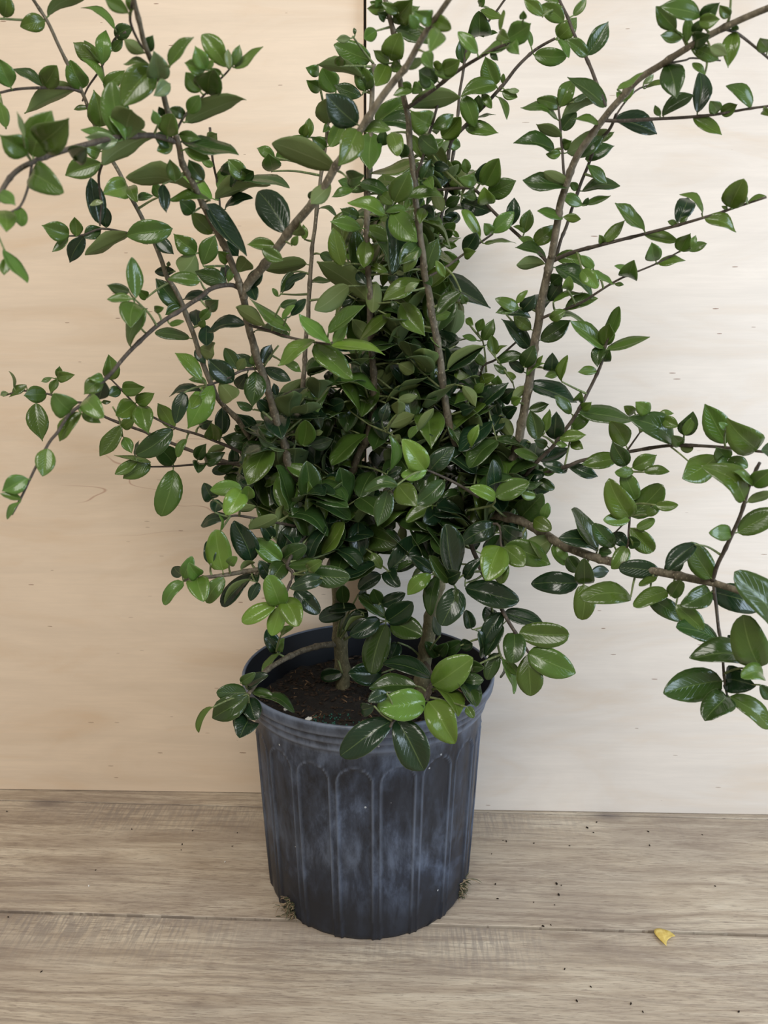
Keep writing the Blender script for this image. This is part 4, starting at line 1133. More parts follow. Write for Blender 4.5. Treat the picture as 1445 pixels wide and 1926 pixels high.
m 2976 7742 10234 2973 7734 10231 2845 7703 10319 27 -95 6 63
m 3260 8100 9994 3268 8098 10007 3123 7938 10065 28 -54 -78 104
m 3289 8090 9996 3304 8108 10010 3416 7998 10055 -58 -73 -34 104
m 3544 8000 10018 3555 8006 10038 3274 7942 10206 27 -95 9 133
m 3076 8188 9997 3072 8203 9988 3344 8135 9815 -4 -94 30 132
D 2373 8500 10070 2393 8571 10079 2877 8666 9961 24 -94 22 203
m 3654 7956 10022 3644 7945 9983 3645 7840 9916 -83 -29 45 61
l 2258 8037 10198 2250 8007 10189 2478 7950 10310 -49 -57 64 106
l 2531 8700 10279 2518 8660 10278 2556 8614 10486 -25 -94 -16 100
l 2531 8700 10279 2514 8644 10273 2407 8596 10340 6 -84 -51 67
p 2749 8814 10456 2723 8747 10467 2819 8719 10550 -14 -97 -16 56
m 2749 8814 10456 2769 8814 10447 2974 8768 10494 -30 -67 66 86
m* -2645 6079 9011 -2642 6086 9017 -2317 5860 8847 -45 -84 26 175
l -2721 5760 8828 -2708 5709 8812 -2560 5613 8710 -28 -86 40 82
l -2765 5950 8725 -2784 5892 8730 -2691 5712 8556 24 -60 75 117
m -2705 6000 8778 -2709 6007 8771 -2665 5897 8620 35 -70 61 87
l -2808 5900 8457 -2801 5869 8453 -2627 5812 8208 72 -34 59 122
l -2797 5900 8407 -2778 5841 8390 -2785 5812 8268 46 -86 18 62
m -3472 8800 8959 -3451 8781 8978 -3675 8615 9041 55 -81 -18 175
m -3472 8800 8959 -3471 8794 8941 -3640 8745 8785 -11 -90 40 94
m -3409 8850 8971 -3397 8847 8965 -3356 8723 9145 30 -74 -58 117
D -3345 8900 8984 -3364 8979 8984 -3583 9048 8706 9 -94 -30 144
d -3163 9000 9066 -3187 9036 9082 -3340 8909 8951 60 -79 6 132
u -2878 9112 9032 -2895 9122 9027 -3379 9006 8782 -48 36 78 222
m* -2375 8996 9065 -2375 8996 9065 -2859 8890 8971 23 -95 -14 215
m -2700 7843 9489 -2716 7831 9491 -3039 7757 9361 30 -92 -21 163
D -2827 8000 8975 -2872 8091 8981 -2891 8004 9394 72 -67 -11 169
l -2890 9050 9536 -2861 9015 9527 -3028 8728 9384 82 -54 11 201
p -2803 8000 9167 -2761 7941 9156 -2888 7913 9131 15 -94 28 53
D -3132 9012 9062 -3140 9073 9088 -3099 8937 9291 28 -76 -57 132
u* -1800 7718 9241 -1813 7710 9219 -2394 7581 9343 9 45 88 243
m -2881 9062 9508 -2835 9081 9529 -2720 8869 9345 -8 -67 72 131
d -2830 9133 9361 -2797 9157 9397 -2596 9118 9435 -23 -94 23 83
m -2286 7181 8199 -2256 7169 8198 -2238 7098 8541 68 -70 -18 140
d -2286 7181 8199 -2318 7194 8256 -2507 7152 8309 21 -97 -4 87
l -2286 7181 8199 -2283 7130 8187 -2493 7085 8184 18 -84 49 86
m -2755 9148 8328 -2757 9155 8328 -2819 9017 8413 65 -58 -47 99
m -2286 7181 8199 -2278 7199 8154 -2242 6923 7937 37 -54 75 175
D -2383 7405 8030 -2401 7462 8032 -2233 7426 8118 -35 -87 32 77
d -2744 9162 9019 -2770 9175 8976 -2677 9054 8903 -44 -68 56 73
L* -1926 9450 9456 -1993 9373 9448 -2306 9284 9717 45 -85 24 169
m -1674 7773 9145 -1671 7759 9142 -2046 7679 9156 15 -59 78 153
u* -1926 9450 9456 -1969 9432 9447 -1300 9297 9583 -12 32 93 278
d -1587 9162 9612 -1617 9168 9591 -1054 9057 9502 2 -55 82 232
l -1925 9412 9558 -1924 9360 9561 -1739 9291 9842 -49 -85 12 137
m -1587 9162 9612 -1545 9178 9627 -1730 9060 9801 28 -90 -31 156
D -1927 9350 9654 -1861 9437 9669 -1587 9088 9686 -68 -56 -46 210
d -1587 9162 9612 -1610 9206 9632 -1441 8992 9665 -61 -57 -53 132
l -1930 9250 9774 -1932 9219 9770 -2054 9190 9830 14 -96 -18 72
l -1388 10054 9894 -1380 9999 9882 -1366 9668 10010 18 -34 -91 196
D -1927 9488 9353 -1885 9547 9361 -1529 9474 9466 -32 -73 59 151
d -1694 7626 9287 -1702 7659 9294 -1813 7582 9463 25 -92 -26 120
m -1913 7429 9247 -1908 7410 9243 -1918 7303 9399 28 -79 -53 107
D -2020 7423 9218 -2041 7501 9234 -2003 7452 8985 67 -69 24 103
m -2464 8899 9383 -2463 8894 9382 -2484 8752 9496 41 -60 -68 105
d -1850 7800 9034 -1854 7818 9037 -1917 7602 9104 68 -39 -60 134
m -1690 8080 8909 -1731 8067 8877 -1919 8006 9088 18 -97 -11 139
D* -1760 7886 9111 -1743 7938 9136 -1407 8061 8651 72 -57 36 241
m -2141 9455 8708 -2158 9449 8725 -1975 9373 9050 12 -94 -29 190
D -1930 9609 8997 -1918 9699 9023 -1808 9910 8875 52 -65 -54 155
m -1592 8288 8632 -1629 8306 8637 -1701 8142 8723 60 -56 -55 111
D -2641 9200 9009 -2628 9260 9023 -2428 9206 8817 -5 -97 21 135
m -2208 9340 8839 -2204 9353 8846 -2404 9161 9021 48 -80 -33 187
u -2208 9340 8839 -2217 9353 8835 -2343 9013 8552 -61 62 -47 237
m -2597 9370 8693 -2515 9367 8717 -2541 9281 8719 92 -28 -23 50
D -2487 9435 8651 -2501 9489 8657 -2729 9440 8640 21 -96 -10 102
m -1852 7983 8417 -1851 7978 8417 -2164 7911 8421 20 -92 31 128
m -2141 9455 8708 -2127 9472 8691 -1945 9430 8590 -16 -97 11 101
d -1655 8360 8400 -1663 8372 8407 -1976 8300 8540 19 -97 -8 158
u -1565 8344 8538 -1528 8338 8534 -1398 8071 8642 35 49 78 156
D -1936 9700 8615 -1994 9788 8585 -1944 9904 8773 37 -82 41 112
m -1655 8360 8400 -1647 8356 8438 -1590 8325 8586 13 -95 -26 67
D -1443 8420 8411 -1461 8504 8418 -1275 8451 8609 0 -95 -26 126
D* -968 8000 8867 -991 8054 8885 -1282 8261 9315 -18 -92 32 256
u -945 7977 8887 -937 7959 8871 -778 7759 8911 65 60 45 127
l -905 7840 8745 -901 7809 8741 -829 7737 8810 -27 -78 -54 62
l -1034 10415 9145 -1029 10357 9137 -1035 10320 9313 10 -97 -20 83
m -1078 8100 8753 -1109 8110 8770 -1379 8054 8773 20 -96 9 111
m -1228 8036 8730 -1231 8052 8732 -1013 8004 8614 -18 -97 6 118
u -971 10562 8846 -1027 10556 8855 -1563 10443 8757 -27 65 69 223
d -1197 10413 8733 -1198 10428 8735 -1365 10366 8475 23 -96 8 140
D -1350 10299 8450 -1326 10389 8490 -1033 10312 8737 -58 -63 49 156
m -1350 10299 8450 -1384 10289 8416 -1447 10264 8521 17 -97 -13 56
D -1443 8420 8411 -1449 8501 8418 -1360 8344 8254 -15 -75 63 114
d -2456 9583 8263 -2489 9598 8245 -2741 9511 8573 25 -95 -6 195
d -2456 9583 8263 -2486 9587 8244 -2629 9431 8149 66 -71 19 130
D -2478 9550 8335 -2440 9632 8347 -2088 9564 8330 -12 -78 60 144
d -1773 7907 8144 -1780 7936 8145 -1628 7745 8216 -54 -63 -54 118
D -2392 9682 8001 -2348 9772 8010 -2384 9965 8238 21 -72 64 146
m -2227 9602 8047 -2248 9592 8106 -2089 9549 8242 -3 -95 -27 104
m -2183 7476 8101 -2183 7475 8101 -2070 7402 8127 -47 -83 -27 61
u -1591 8479 8185 -1594 8497 8185 -1256 8421 7993 37 87 31 159
m -1041 8460 7876 -1012 8478 7939 -1443 8367 8255 59 -47 64 218
d -1101 8331 8188 -1104 8351 8189 -917 8312 8252 -21 -97 1 80
D -1037 8336 8073 -999 8398 8092 -831 8350 8265 -32 -94 5 98
l -1037 8336 8073 -1077 8288 8055 -934 8248 8194 -54 -75 34 81
L 42 9158 9247 9 9079 9225 -393 8991 9367 33 -82 44 174
l -202 9485 9151 -278 9424 9129 -628 9351 9188 22 -95 14 145
m -202 9485 9151 -230 9497 9139 85 9429 9011 -23 -96 -5 151
m* 110 8565 9268 110 8574 9270 260 8389 9556 -16 -86 -47 203
L* 42 9158 9247 93 9075 9258 375 8885 8903 -34 -91 22 239
l 42 9158 9247 9 9121 9255 284 9065 9268 -18 -74 63 112
D* 42 9158 9247 58 9234 9228 107 9109 8596 49 -84 20 258
d -204 9510 9046 -168 9527 9060 98 9424 8614 67 -51 52 212
m 248 8692 9355 248 8686 9354 631 8608 9308 -10 -82 55 157
u 620 9700 9604 608 9711 9642 697 9653 9356 17 96 -14 127
l 236 8618 9213 234 8553 9202 265 8503 9288 -13 -87 -46 56
m -188 9400 9534 -212 9388 9543 -528 9320 9633 14 -95 -22 135
m -314 9295 9565 -357 9305 9527 -599 9255 9461 8 -90 41 102
d -314 9295 9565 -271 9309 9608 82 9235 9491 -3 -87 46 152
m -171 9340 9729 -161 9323 9713 416 9203 9811 -25 -57 77 239
d -330 7359 9251 -330 7364 9252 -171 7169 9238 -75 -59 -26 125
u -521 7550 9272 -497 7552 9244 -684 7500 9058 -27 95 0 129
d -671 7700 9113 -713 7717 9144 -644 7645 9207 -28 -76 -57 61
d -290 9428 9259 -291 9471 9266 -508 9342 9338 41 -85 -30 138
d -879 10600 9568 -859 10639 9561 -590 10583 9459 20 -52 82 117
m -490 9336 8701 -491 9356 8704 -592 9267 9117 7 -97 -19 175
m -203 9520 9011 -205 9511 9022 -228 9329 8701 7 -86 48 177
m -27 9264 9474 -27 9247 9471 80 9051 9344 -64 -62 42 121
u* -172 9710 8327 -180 9694 8313 -806 9534 8771 26 74 61 317
u* -423 9449 8482 -423 9448 8482 -826 9348 8194 -21 97 -4 203
d -987 10538 8634 -983 10571 8626 -710 10517 8635 -15 -63 75 112
d -847 10544 8975 -849 10566 8978 -660 10460 8885 -43 -88 12 113
D -664 10402 8356 -668 10463 8359 -340 10397 8409 -18 -97 -10 141
u -185 9650 8548 -94 9655 8549 -133 9579 8168 -4 97 -19 169
m -317 9574 8671 -311 9581 8690 -105 9539 8710 -20 -67 70 84
m -196 9600 8729 -170 9610 8730 48 9564 8652 -11 -95 27 95
D -317 9574 8671 -327 9660 8661 -209 9575 8505 -26 -91 29 104
p 98 9407 8612 147 9344 8630 234 9302 8603 -42 -89 3 50
m* 483 9117 8523 414 9130 8528 -15 9032 8285 -1 -91 39 201
p 235 8819 8375 233 8763 8371 384 8727 8459 -20 -97 -4 71
D 98 9407 8612 48 9482 8595 222 9338 8582 -63 -76 -7 114
m 645 10838 8279 584 10847 8269 228 10763 8489 44 -79 40 171
l* 146 9425 8297 206 9365 8281 489 9269 7897 -16 -97 13 228
d 146 9425 8297 86 9439 8310 175 9408 8185 -15 -97 13 76
m 222 8854 8583 222 8844 8582 383 8786 8812 -9 -97 -18 119
d 417 8962 8884 379 8973 8892 173 8760 8664 43 -81 37 179
d 467 9083 8598 486 9123 8621 610 9046 8970 -8 -97 -18 183
m 662 10900 8982 754 10903 8948 995 10674 8895 -68 -72 -1 175
l 686 9017 8553 682 8962 8548 581 8922 8715 1 -96 -23 84
l 699 10900 9237 702 10848 9244 690 10738 9538 -6 -92 -35 166
m 705 10900 9279 794 10920 9255 946 10706 9386 -50 -68 -52 159
D 781 10900 9498 822 10972 9509 1060 11101 9503 46 -85 -20 130
m 359 8825 9246 440 8837 9251 389 8703 9076 17 -80 56 105
D 355 8812 9278 419 8891 9282 552 8750 9138 -53 -79 28 117
d 353 8712 9529 408 8721 9511 503 8632 9703 -13 -91 -36 126
D 526 8632 9640 530 8703 9656 683 8618 9616 -50 -84 -13 91
D 883 10832 10068 866 10917 10093 724 10670 9843 37 -75 53 171
m 459 8605 9508 458 8587 9504 505 8418 9377 -48 -60 62 101
m 883 10832 10068 872 10824 10086 994 10553 10065 -87 -37 -30 155
m 869 10841 9987 874 10826 9980 1006 10631 9875 -76 -61 19 127
d 811 10880 9662 828 10892 9645 1023 10779 9732 -36 -87 -31 129
l 914 10648 9284 911 10619 9279 995 10595 9196 -25 -96 2 56
m 801 10808 9143 802 10811 9144 986 10772 9098 -22 -96 -9 86
d 494 9150 8553 490 9191 8557 543 9024 8460 -54 -53 63 99
D* 625 10900 8724 644 10967 8716 1469 10834 8297 25 -66 70 374
d 871 8954 8385 873 8976 8386 576 8900 8149 -19 -83 50 155
m 631 10881 8591 728 10872 8582 828 10643 8508 -81 -46 34 132
m 637 10863 8457 656 10874 8441 762 10707 8458 -81 -53 -22 103
m 584 9300 8094 604 9318 8095 788 9277 8167 -18 -97 -8 101
D 481 10850 8226 484 10906 8229 589 10645 8147 -77 -45 43 148
d 1983 8814 9491 2031 8843 9482 1512 8741 9547 22 -75 61 213
u 1983 8814 9491 2021 8803 9484 1714 8738 9600 13 68 71 134
m 2273 9500 9542 2258 9495 9564 2169 9399 9638 21 -71 -66 75
m 2333 9412 9389 2305 9397 9383 2022 9340 9465 17 -97 -9 120
d 2333 9412 9389 2336 9424 9387 2366 9362 9458 -39 -76 -50 56
m 2333 9412 9389 2355 9402 9395 2616 9342 9488 -38 -64 65 114
m 2516 9184 9583 2518 9188 9584 2275 9129 9761 30 -94 9 122
d 2282 9488 9573 2326 9518 9557 2745 9427 9609 -24 -77 58 173
m 1944 8975 9188 1993 8963 9161 1688 8902 9229 27 -81 50 127
m 1944 8975 9188 1990 8955 9182 2183 8915 9153 -23 -95 -15 83
m 1714 9280 8906 1743 9273 8931 1977 9206 9142 -17 -97 -12 160
m 1602 9333 9013 1638 9340 9069 1677 9266 9313 -19 -94 -26 136
m 1602 9333 9013 1635 9321 9066 1491 9290 9132 35 -86 35 64
l 1262 9300 9052 1254 9244 9056 1480 9178 9276 -14 -97 -15 159
l 1262 9300 9052 1241 9240 9055 1141 9055 9119 46 -50 -72 110
D 1462 9389 9146 1508 9473 9172 1512 9411 9467 -15 -96 -20 138
m 1714 9280 8906 1753 9263 8930 1546 9220 8994 19 -97 -3 88
m 1136 9300 8967 1164 9284 8944 1522 9209 8923 -3 -41 90 147
l 1136 9300 8967 1109 9248 8998 874 9172 9286 55 -78 25 152
D 927 9258 8823 936 9332 8856 1058 9149 9053 -34 -78 -51 162
m 927 9258 8823 928 9242 8821 1049 9074 8836 -77 -58 -25 111
l 1117 9448 9632 1072 9387 9635 862 9245 9640 53 -79 -27 123
D 1117 9448 9632 1101 9528 9652 1176 9378 9828 -27 -78 -55 137
l* 1117 9448 9632 1172 9392 9602 1286 9127 9827 -35 -68 -63 209
l 954 9330 9715 948 9274 9703 908 9150 9821 4 -69 -71 97
m 1218 9442 9519 1220 9461 9522 1516 9325 9634 -32 -90 -26 186
L 1205 9508 9420 1192 9405 9396 1126 9114 9524 8 -41 -90 173
m 1081 9550 9575 1069 9553 9552 888 9363 9492 72 -68 -1 125
D 912 9589 9452 918 9655 9464 1267 9580 9343 -25 -95 -12 178
u 1887 9200 8723 1863 9215 8712 1520 9148 8694 -19 80 55 140
d 1856 9200 8758 1879 9244 8786 1505 9168 8883 30 -73 60 157
m 2024 9400 8792 2022 9395 8804 2394 9314 8723 -18 -96 14 156
l 2276 8638 8590 2265 8578 8601 2110 8539 8727 -1 -94 -31 92
d* 1917 9200 8687 1992 9233 8679 2437 9116 8338 20 -81 54 229
l 2163 8672 8588 2148 8612 8582 2303 8505 8396 -45 -87 13 138
l 2276 8638 8590 2253 8570 8567 2476 8514 8419 24 -72 64 109
m 2138 9225 8204 2129 9241 8201 2487 9160 8329 -33 -84 40 155
l 2057 8870 8402 2045 8819 8398 2022 8647 8508 -22 -50 -83 107
m 1972 9169 8281 1975 9182 8282 2284 9111 8420 -44 -36 81 138
D 1878 9350 8311 1974 9418 8309 2088 9240 8525 -42 -79 -43 165
d 1896 9283 8497 1967 9306 8495 2051 9090 8583 -69 -48 -52 138
D 1862 9400 8160 1886 9459 8175 1947 9809 8416 -14 -54 82 211
D 1575 9189 8217 1633 9263 8190 1747 9112 8361 -43 -79 -41 138
l 1575 9189 8217 1537 9158 8269 1660 9119 8409 -50 -82 22 76
m 1575 9189 8217 1567 9173 8210 1282 9113 8314 24 -95 11 124
m 1575 9189 8217 1571 9194 8199 1303 9141 8160 11 -89 42 110
d 932 8934 8256 934 8952 8257 860 8835 8353 28 -70 -64 85
D 1492 9554 8155 1503 9626 8158 1816 9687 8122 22 -83 50 128
l 1967 9325 8141 1965 9268 8093 2110 9157 8185 -50 -83 -22 113
m 2000 9300 8155 2009 9301 8107 2368 9225 8091 -5 -42 90 147
m 2418 8750 8872 2404 8767 8888 2325 8662 8950 25 -63 -72 70
m 2418 8750 8872 2406 8734 8894 2600 8673 9104 -51 -81 23 117
m 2804 8560 8953 2783 8560 8979 2423 8472 9241 46 -79 37 182
m 2776 8580 8947 2779 8592 8951 3132 8514 8865 -2 -77 63 149
m 3248 8200 9050 3251 8219 9094 2985 8156 9275 49 -72 47 131
D 3074 8356 9010 3069 8415 9042 3223 8558 9341 -10 -87 46 161
m 3048 8378 9004 3064 8396 9018 2954 8374 9046 11 -94 -28 50
m 3074 8356 9010 3088 8375 9036 3150 8347 9094 -31 -93 -12 50
m 3276 8188 9058 3264 8187 9042 3578 8114 8924 -7 -92 37 137
m 3491 8083 9121 3462 8065 9128 3463 7817 9345 -48 -57 -65 191
m 3468 8100 9114 3453 8117 9127 3387 8092 9143 25 -88 -38 32
m 3514 8067 9128 3502 8062 9138 3585 8042 9174 -20 -97 -7 42
p 3604 8000 9154 3584 7968 9151 3517 7950 9217 25 -96 -1 38
m 3604 8000 9154 3601 8005 9158 3766 7966 9210 -36 -53 75 71
l 2979 8690 8661 2957 8655 8686 2821 8427 8843 4 -58 -80 150
m 2979 8690 8661 2990 8676 8655 3265 8616 8693 -25 -77 57 114
l 3191 8610 8775 3185 8573 8775 3203 8362 8929 -52 -53 -66 149
l 3235 8413 8788 3212 8354 8780 3246 8327 8903 -35 -92 -10 56
l 3217 8600 8789 3266 8548 8772 3437 8508 8843 -21 -97 -5 85
l 2700 8800 8544 2690 8766 8530 2653 8459 8659 -40 -31 -85 176
l 2764 8775 8570 2763 8740 8539 2520 8690 8634 39 -65 64 107
m 2591 8900 8485 2589 8887 8461 2691 8865 8447 -21 -97 -2 42
m -2381 7381 7750 -2414 7370 7775 -2212 7293 8111 -50 -84 11 160
l -3475 9800 7380 -3458 9748 7369 -3380 9553 7660 25 -76 -58 175
l -2601 7150 7460 -2586 7103 7486 -2680 7013 7480 68 -72 6 78
m -2601 7150 7460 -2613 7145 7465 -2744 7023 7336 54 -80 22 128
D -2601 7150 7460 -2626 7207 7463 -2746 7387 7275 4 -70 -70 129
l -2731 7000 7274 -2714 6961 7291 -2492 6723 7167 -33 -65 67 154
l -2835 6900 7171 -2820 6868 7193 -2807 6553 7344 71 -27 -63 181
m* -4969 10942 6995 -4960 10924 6996 -4871 10814 6462 39 -88 25 243
m -4863 11088 7114 -4871 11090 7107 -5086 10842 7106 75 -65 6 207
m -5112 11012 7158 -5118 11023 7246 -5362 10958 7084 -5 -89 43 120
p -5361 11000 7115 -5359 10934 7146 -5437 10868 7105 59 -78 13 68
p -5257 11000 7140 -5276 10966 7219 -5306 10919 7444 98 3 14 93
m -4644 10923 7344 -4621 10907 7326 -4716 10865 7150 38 -92 2 98
m -4644 10923 7344 -4628 10927 7340 -4343 10790 7389 -41 -89 -12 136
m -4644 10923 7344 -4625 10925 7355 -4567 10891 7518 29 -90 -29 83
m -4644 10923 7344 -4702 10928 7355 -4850 10893 7297 9 -93 32 65
d -4508 11100 7000 -4517 11116 7060 -4547 11005 6900 48 -75 43 108
m -2783 6950 7223 -2747 6947 7177 -2943 6877 6924 -17 -90 38 131
m -2783 6950 7223 -2739 6953 7186 -2567 6911 7084 -3 -93 34 97
d -4063 11044 7004 -4071 11065 7002 -3940 11040 7004 -18 -97 6 54
m -3365 9800 7257 -3337 9806 7260 -3003 9651 7280 -42 -90 1 163
d -3365 9800 7257 -3370 9822 7259 -3486 9674 7173 67 -68 27 122
m -3218 9883 7053 -3212 9881 7066 -3320 9531 6945 78 -40 45 233
m -3218 9883 7053 -3192 9864 7081 -2912 9707 7198 -39 -88 -25 151
m -3158 9900 6995 -3153 9905 7038 -2998 9685 6690 14 -80 57 220
m -3785 10940 6662 -3776 10940 6677 -4074 10827 6247 -2 -95 26 214
m -3785 10940 6662 -3759 10929 6648 -3514 10813 6795 -26 -91 -29 137
l -3792 11000 6518 -3750 10963 6506 -3618 10843 6291 11 -83 53 138
d* -2742 10000 6733 -2788 10035 6708 -3254 9913 6386 21 -97 6 238
D -3321 10107 6310 -3356 10177 6336 -3299 10223 6546 -71 -61 32 89
m -3172 10200 6188 -3169 10199 6231 -3514 10113 6042 19 -97 8 201
m -3321 10107 6310 -3304 10091 6276 -3590 10020 6115 5 -93 33 134
l -3172 10200 6188 -3135 10137 6255 -3591 10036 6369 27 -13 94 193
m -3006 6717 6876 -2983 6714 6877 -3001 6598 6648 44 -81 38 141
l -3087 6550 6637 -3080 6486 6647 -3263 6388 6553 40 -89 14 138
l -3142 6433 6468 -3115 6383 6462 -3228 6343 6321 -38 -75 52 74
m -3142 6433 6468 -3129 6434 6470 -3287 6396 6533 41 -53 73 70
m* -2883 10300 6180 -2881 10282 6131 -3046 10145 5514 26 -94 14 291
L -2044 8630 7410 -2022 8539 7414 -2278 8459 7702 56 -77 28 158
L* -2221 9940 7293 -2182 9827 7286 -2503 9697 6756 24 -96 9 271
m -2056 8900 7334 -2050 8909 7363 -2246 8867 7413 30 -82 47 83
u -2232 9925 7332 -2217 9936 7348 -2066 9725 7580 13 77 61 164
u -1708 9083 7480 -1721 9084 7504 -1608 8969 7640 21 82 52 100
d -1708 9083 7480 -1721 9090 7516 -1849 9033 7760 25 -95 -9 137
d -1468 9120 7577 -1516 9144 7564 -1728 9093 7688 22 -96 -2 113
l -1537 9180 7515 -1526 9127 7565 -1545 9047 7688 27 -82 -49 75
u -1913 8980 7379 -1922 8998 7360 -1718 8683 7183 35 61 -69 199
D -1810 9033 7426 -1778 9091 7368 -2029 8930 7640 39 -89 -17 213
D -2227 9602 8047 -2197 9694 8033 -2167 9511 7775 21 -78 58 158
D -1517 8730 8038 -1554 8815 8017 -2032 8907 7973 -20 -69 68 196
u -2338 9764 7769 -2324 9784 7763 -2031 9460 7686 67 67 -29 201
D -2338 9764 7769 -2377 9836 7750 -2255 9793 7566 7 -95 27 108
d -2365 9723 7886 -2433 9763 7880 -2842 9675 7943 25 -67 68 169
m -2119 7667 8030 -2098 7653 7979 -1943 7624 7999 -22 -84 48 63
m -2227 9602 8047 -2258 9614 8005 -2177 9509 8103 -18 -73 -64 78
D -2121 8870 7244 -2128 8959 7264 -2537 9037 7210 -20 -48 84 168
D -2288 8807 7259 -2305 8873 7256 -2415 8797 6908 13 -97 17 149
m -2121 8870 7244 -2131 8856 7220 -2195 8690 7087 52 -64 55 123
D -1606 9140 7507 -1635 9228 7463 -1791 9408 7279 -26 -78 -55 140
d* -1537 9180 7515 -1531 9217 7488 -1570 9130 7067 18 -96 18 216
D -1439 9250 7538 -1442 9308 7524 -1118 9237 7375 8 -81 56 146
D -1414 9238 7572 -1456 9326 7574 -1355 9381 7799 21 -96 14 128
d -1614 9500 7013 -1637 9515 7012 -1823 9471 7107 24 -96 4 93
D -1374 9525 6995 -1438 9597 6980 -1545 9385 7138 59 -64 -46 147
D -2168 10139 6627 -2179 10192 6621 -2164 10267 6984 21 -95 19 171
D -1831 10356 6560 -1760 10414 6611 -1996 10339 6893 27 -95 -2 189
d -1909 10267 6713 -1925 10298 6681 -1989 10196 6749 68 -64 -32 72
m -2297 10144 6557 -2289 10160 6553 -2234 9838 6817 20 -59 -77 199
D -2461 10144 6740 -2476 10203 6734 -2243 10008 6836 -55 -79 -26 142
d -1791 10400 6482 -1793 10409 6466 -2208 10319 6578 23 -96 10 219
m -2742 10000 6733 -2763 10001 6726 -2930 9924 7064 34 -93 -5 168
d -2883 10300 6180 -2882 10329 6212 -3016 10000 6487 66 -61 -41 233
m -2597 9978 6588 -2596 9973 6589 -2720 9917 6357 -24 -89 35 107
d -2592 10388 6193 -2582 10426 6257 -2409 10296 6494 -12 -90 -40 147
u -2602 10987 6235 -2579 10989 6240 -2299 10931 6356 -6 81 56 123
d -2462 10429 6192 -2487 10456 6238 -2186 10309 6362 -40 -90 -11 162
d -2550 10400 6194 -2544 10439 6196 -2508 10147 6109 30 -24 91 162
D -2165 10867 6136 -2201 10923 6094 -2148 10866 6380 14 -96 -22 139
D -1947 10244 6377 -1958 10322 6331 -1761 10093 6276 -59 -63 48 145
D -1791 10400 6482 -1791 10484 6457 -1703 10714 6186 43 -74 -49 177
D -2165 10867 6136 -2209 10958 6057 -2493 10897 6004 18 -96 14 139
d -2165 10867 6136 -2193 10885 6100 -2390 10790 6052 39 -89 19 123
D -1843 10594 5946 -1794 10677 5994 -1410 10578 6326 -15 -97 -11 242
m -1843 10594 5946 -1900 10581 5964 -1829 10233 6248 8 -62 -77 210
D -2021 10827 6103 -2077 10908 6034 -2322 11174 5897 -63 -72 -27 170
d -1270 9800 6478 -1324 9837 6466 -1623 9764 6654 26 -95 5 152
d -1318 9689 6700 -1381 9703 6688 -1590 9589 6794 46 -88 -4 136
p -1270 9800 6478 -1286 9758 6462 -1484 9716 6509 28 -34 88 83
u -1088 10350 7339 -1083 10369 7360 -1395 10259 6928 -47 87 12 218
d -1223 10132 6924 -1226 10159 6922 -1007 10082 7246 -6 -97 -19 170
m -1140 10230 6873 -1222 10237 6901 -1458 10187 6863 19 -97 9 107
l -1135 10240 6915 -1215 10185 6920 -940 10130 6938 -20 -97 6 128
l* -733 8317 7814 -734 8249 7835 -1128 8154 7593 -25 -68 68 189
d -1510 8820 7936 -1475 8825 7936 -1034 8737 7853 6 -50 85 183
m -1177 9052 7591 -1175 9038 7591 -962 8991 7482 9 -83 54 98
D -1399 9425 7154 -1326 9502 7183 -1356 9470 7340 18 -96 -16 79
m -997 9733 6534 -1049 9734 6534 -971 9447 6887 -2 -77 -62 219
D -1194 9867 6446 -1214 9954 6437 -1021 10046 6396 44 -89 7 112
m -1267 9900 6289 -1280 9889 6263 -899 9805 6093 10 -78 60 170
D -1197 9960 6174 -1246 10038 6126 -1579 10351 6032 -68 -72 0 213
L -563 8200 7796 -555 8084 7806 -848 7998 8106 65 -59 46 171
m -578 8120 7909 -577 8114 7909 -192 8019 8181 -53 -66 52 192
l -563 8200 7796 -525 8136 7801 -387 8089 7994 -7 -97 -19 100
L* -563 8200 7796 -545 8098 7779 8 7985 7661 10 -43 88 231
m* -733 8317 7814 -752 8306 7780 -330 8199 7460 8 -90 40 216
u -147 9870 7710 -84 9873 7697 250 9786 7971 -47 48 73 176
D -151 9850 7790 -112 9926 7803 241 10012 8056 16 -97 10 203
u -163 9800 7985 -137 9805 7985 103 9756 8035 10 90 41 100
u -154 9840 7829 -151 9839 7842 -401 9764 8113 -14 97 14 175
u -142 9890 7631 -179 9875 7644 -501 9810 7671 -5 56 82 132
D -137 9950 7388 -183 10039 7385 -453 10241 7586 -38 -85 34 194
d -137 9960 7347 -182 9970 7347 -346 9936 7375 20 -97 1 83
u -137 9950 7388 -113 9934 7375 -3 9876 7485 26 93 23 82
m* -144 10025 7095 -184 10031 7098 -768 9900 7363 43 -62 64 262
u -140 10012 7138 -128 10027 7153 256 9922 7510 -29 78 54 214
D -154 10050 7007 -116 10133 6994 479 9996 7319 -45 -70 53 277
u 24 9751 7075 24 9742 7076 449 9642 7333 -38 44 80 203
u -154 10050 7007 -157 10030 7029 -488 9963 7006 -20 96 13 136
u 770 10743 7440 721 10749 7448 215 10645 7580 2 75 65 213
D 516 10689 7659 498 10764 7622 128 10690 7652 21 -85 47 151
u 182 9646 7568 182 9652 7568 361 9454 7469 60 71 -34 146
D 706 9525 7484 749 9595 7479 1252 9472 7800 -53 -58 60 244
u 706 9525 7484 783 9534 7493 1234 9426 7762 -36 47 79 214
u 163 9170 6975 163 9160 6976 158 8965 7190 1 73 67 140
u 181 9485 7132 181 9501 7131 416 9452 7186 21 97 -2 99
u -3 9550 6778 37 9532 6799 378 9457 6951 21 97 -1 160
D -3 9550 6778 -30 9623 6857 50 9575 7087 -9 -97 -17 121
D 640 10549 7022 644 10611 7017 479 10831 6838 -53 -73 -40 162
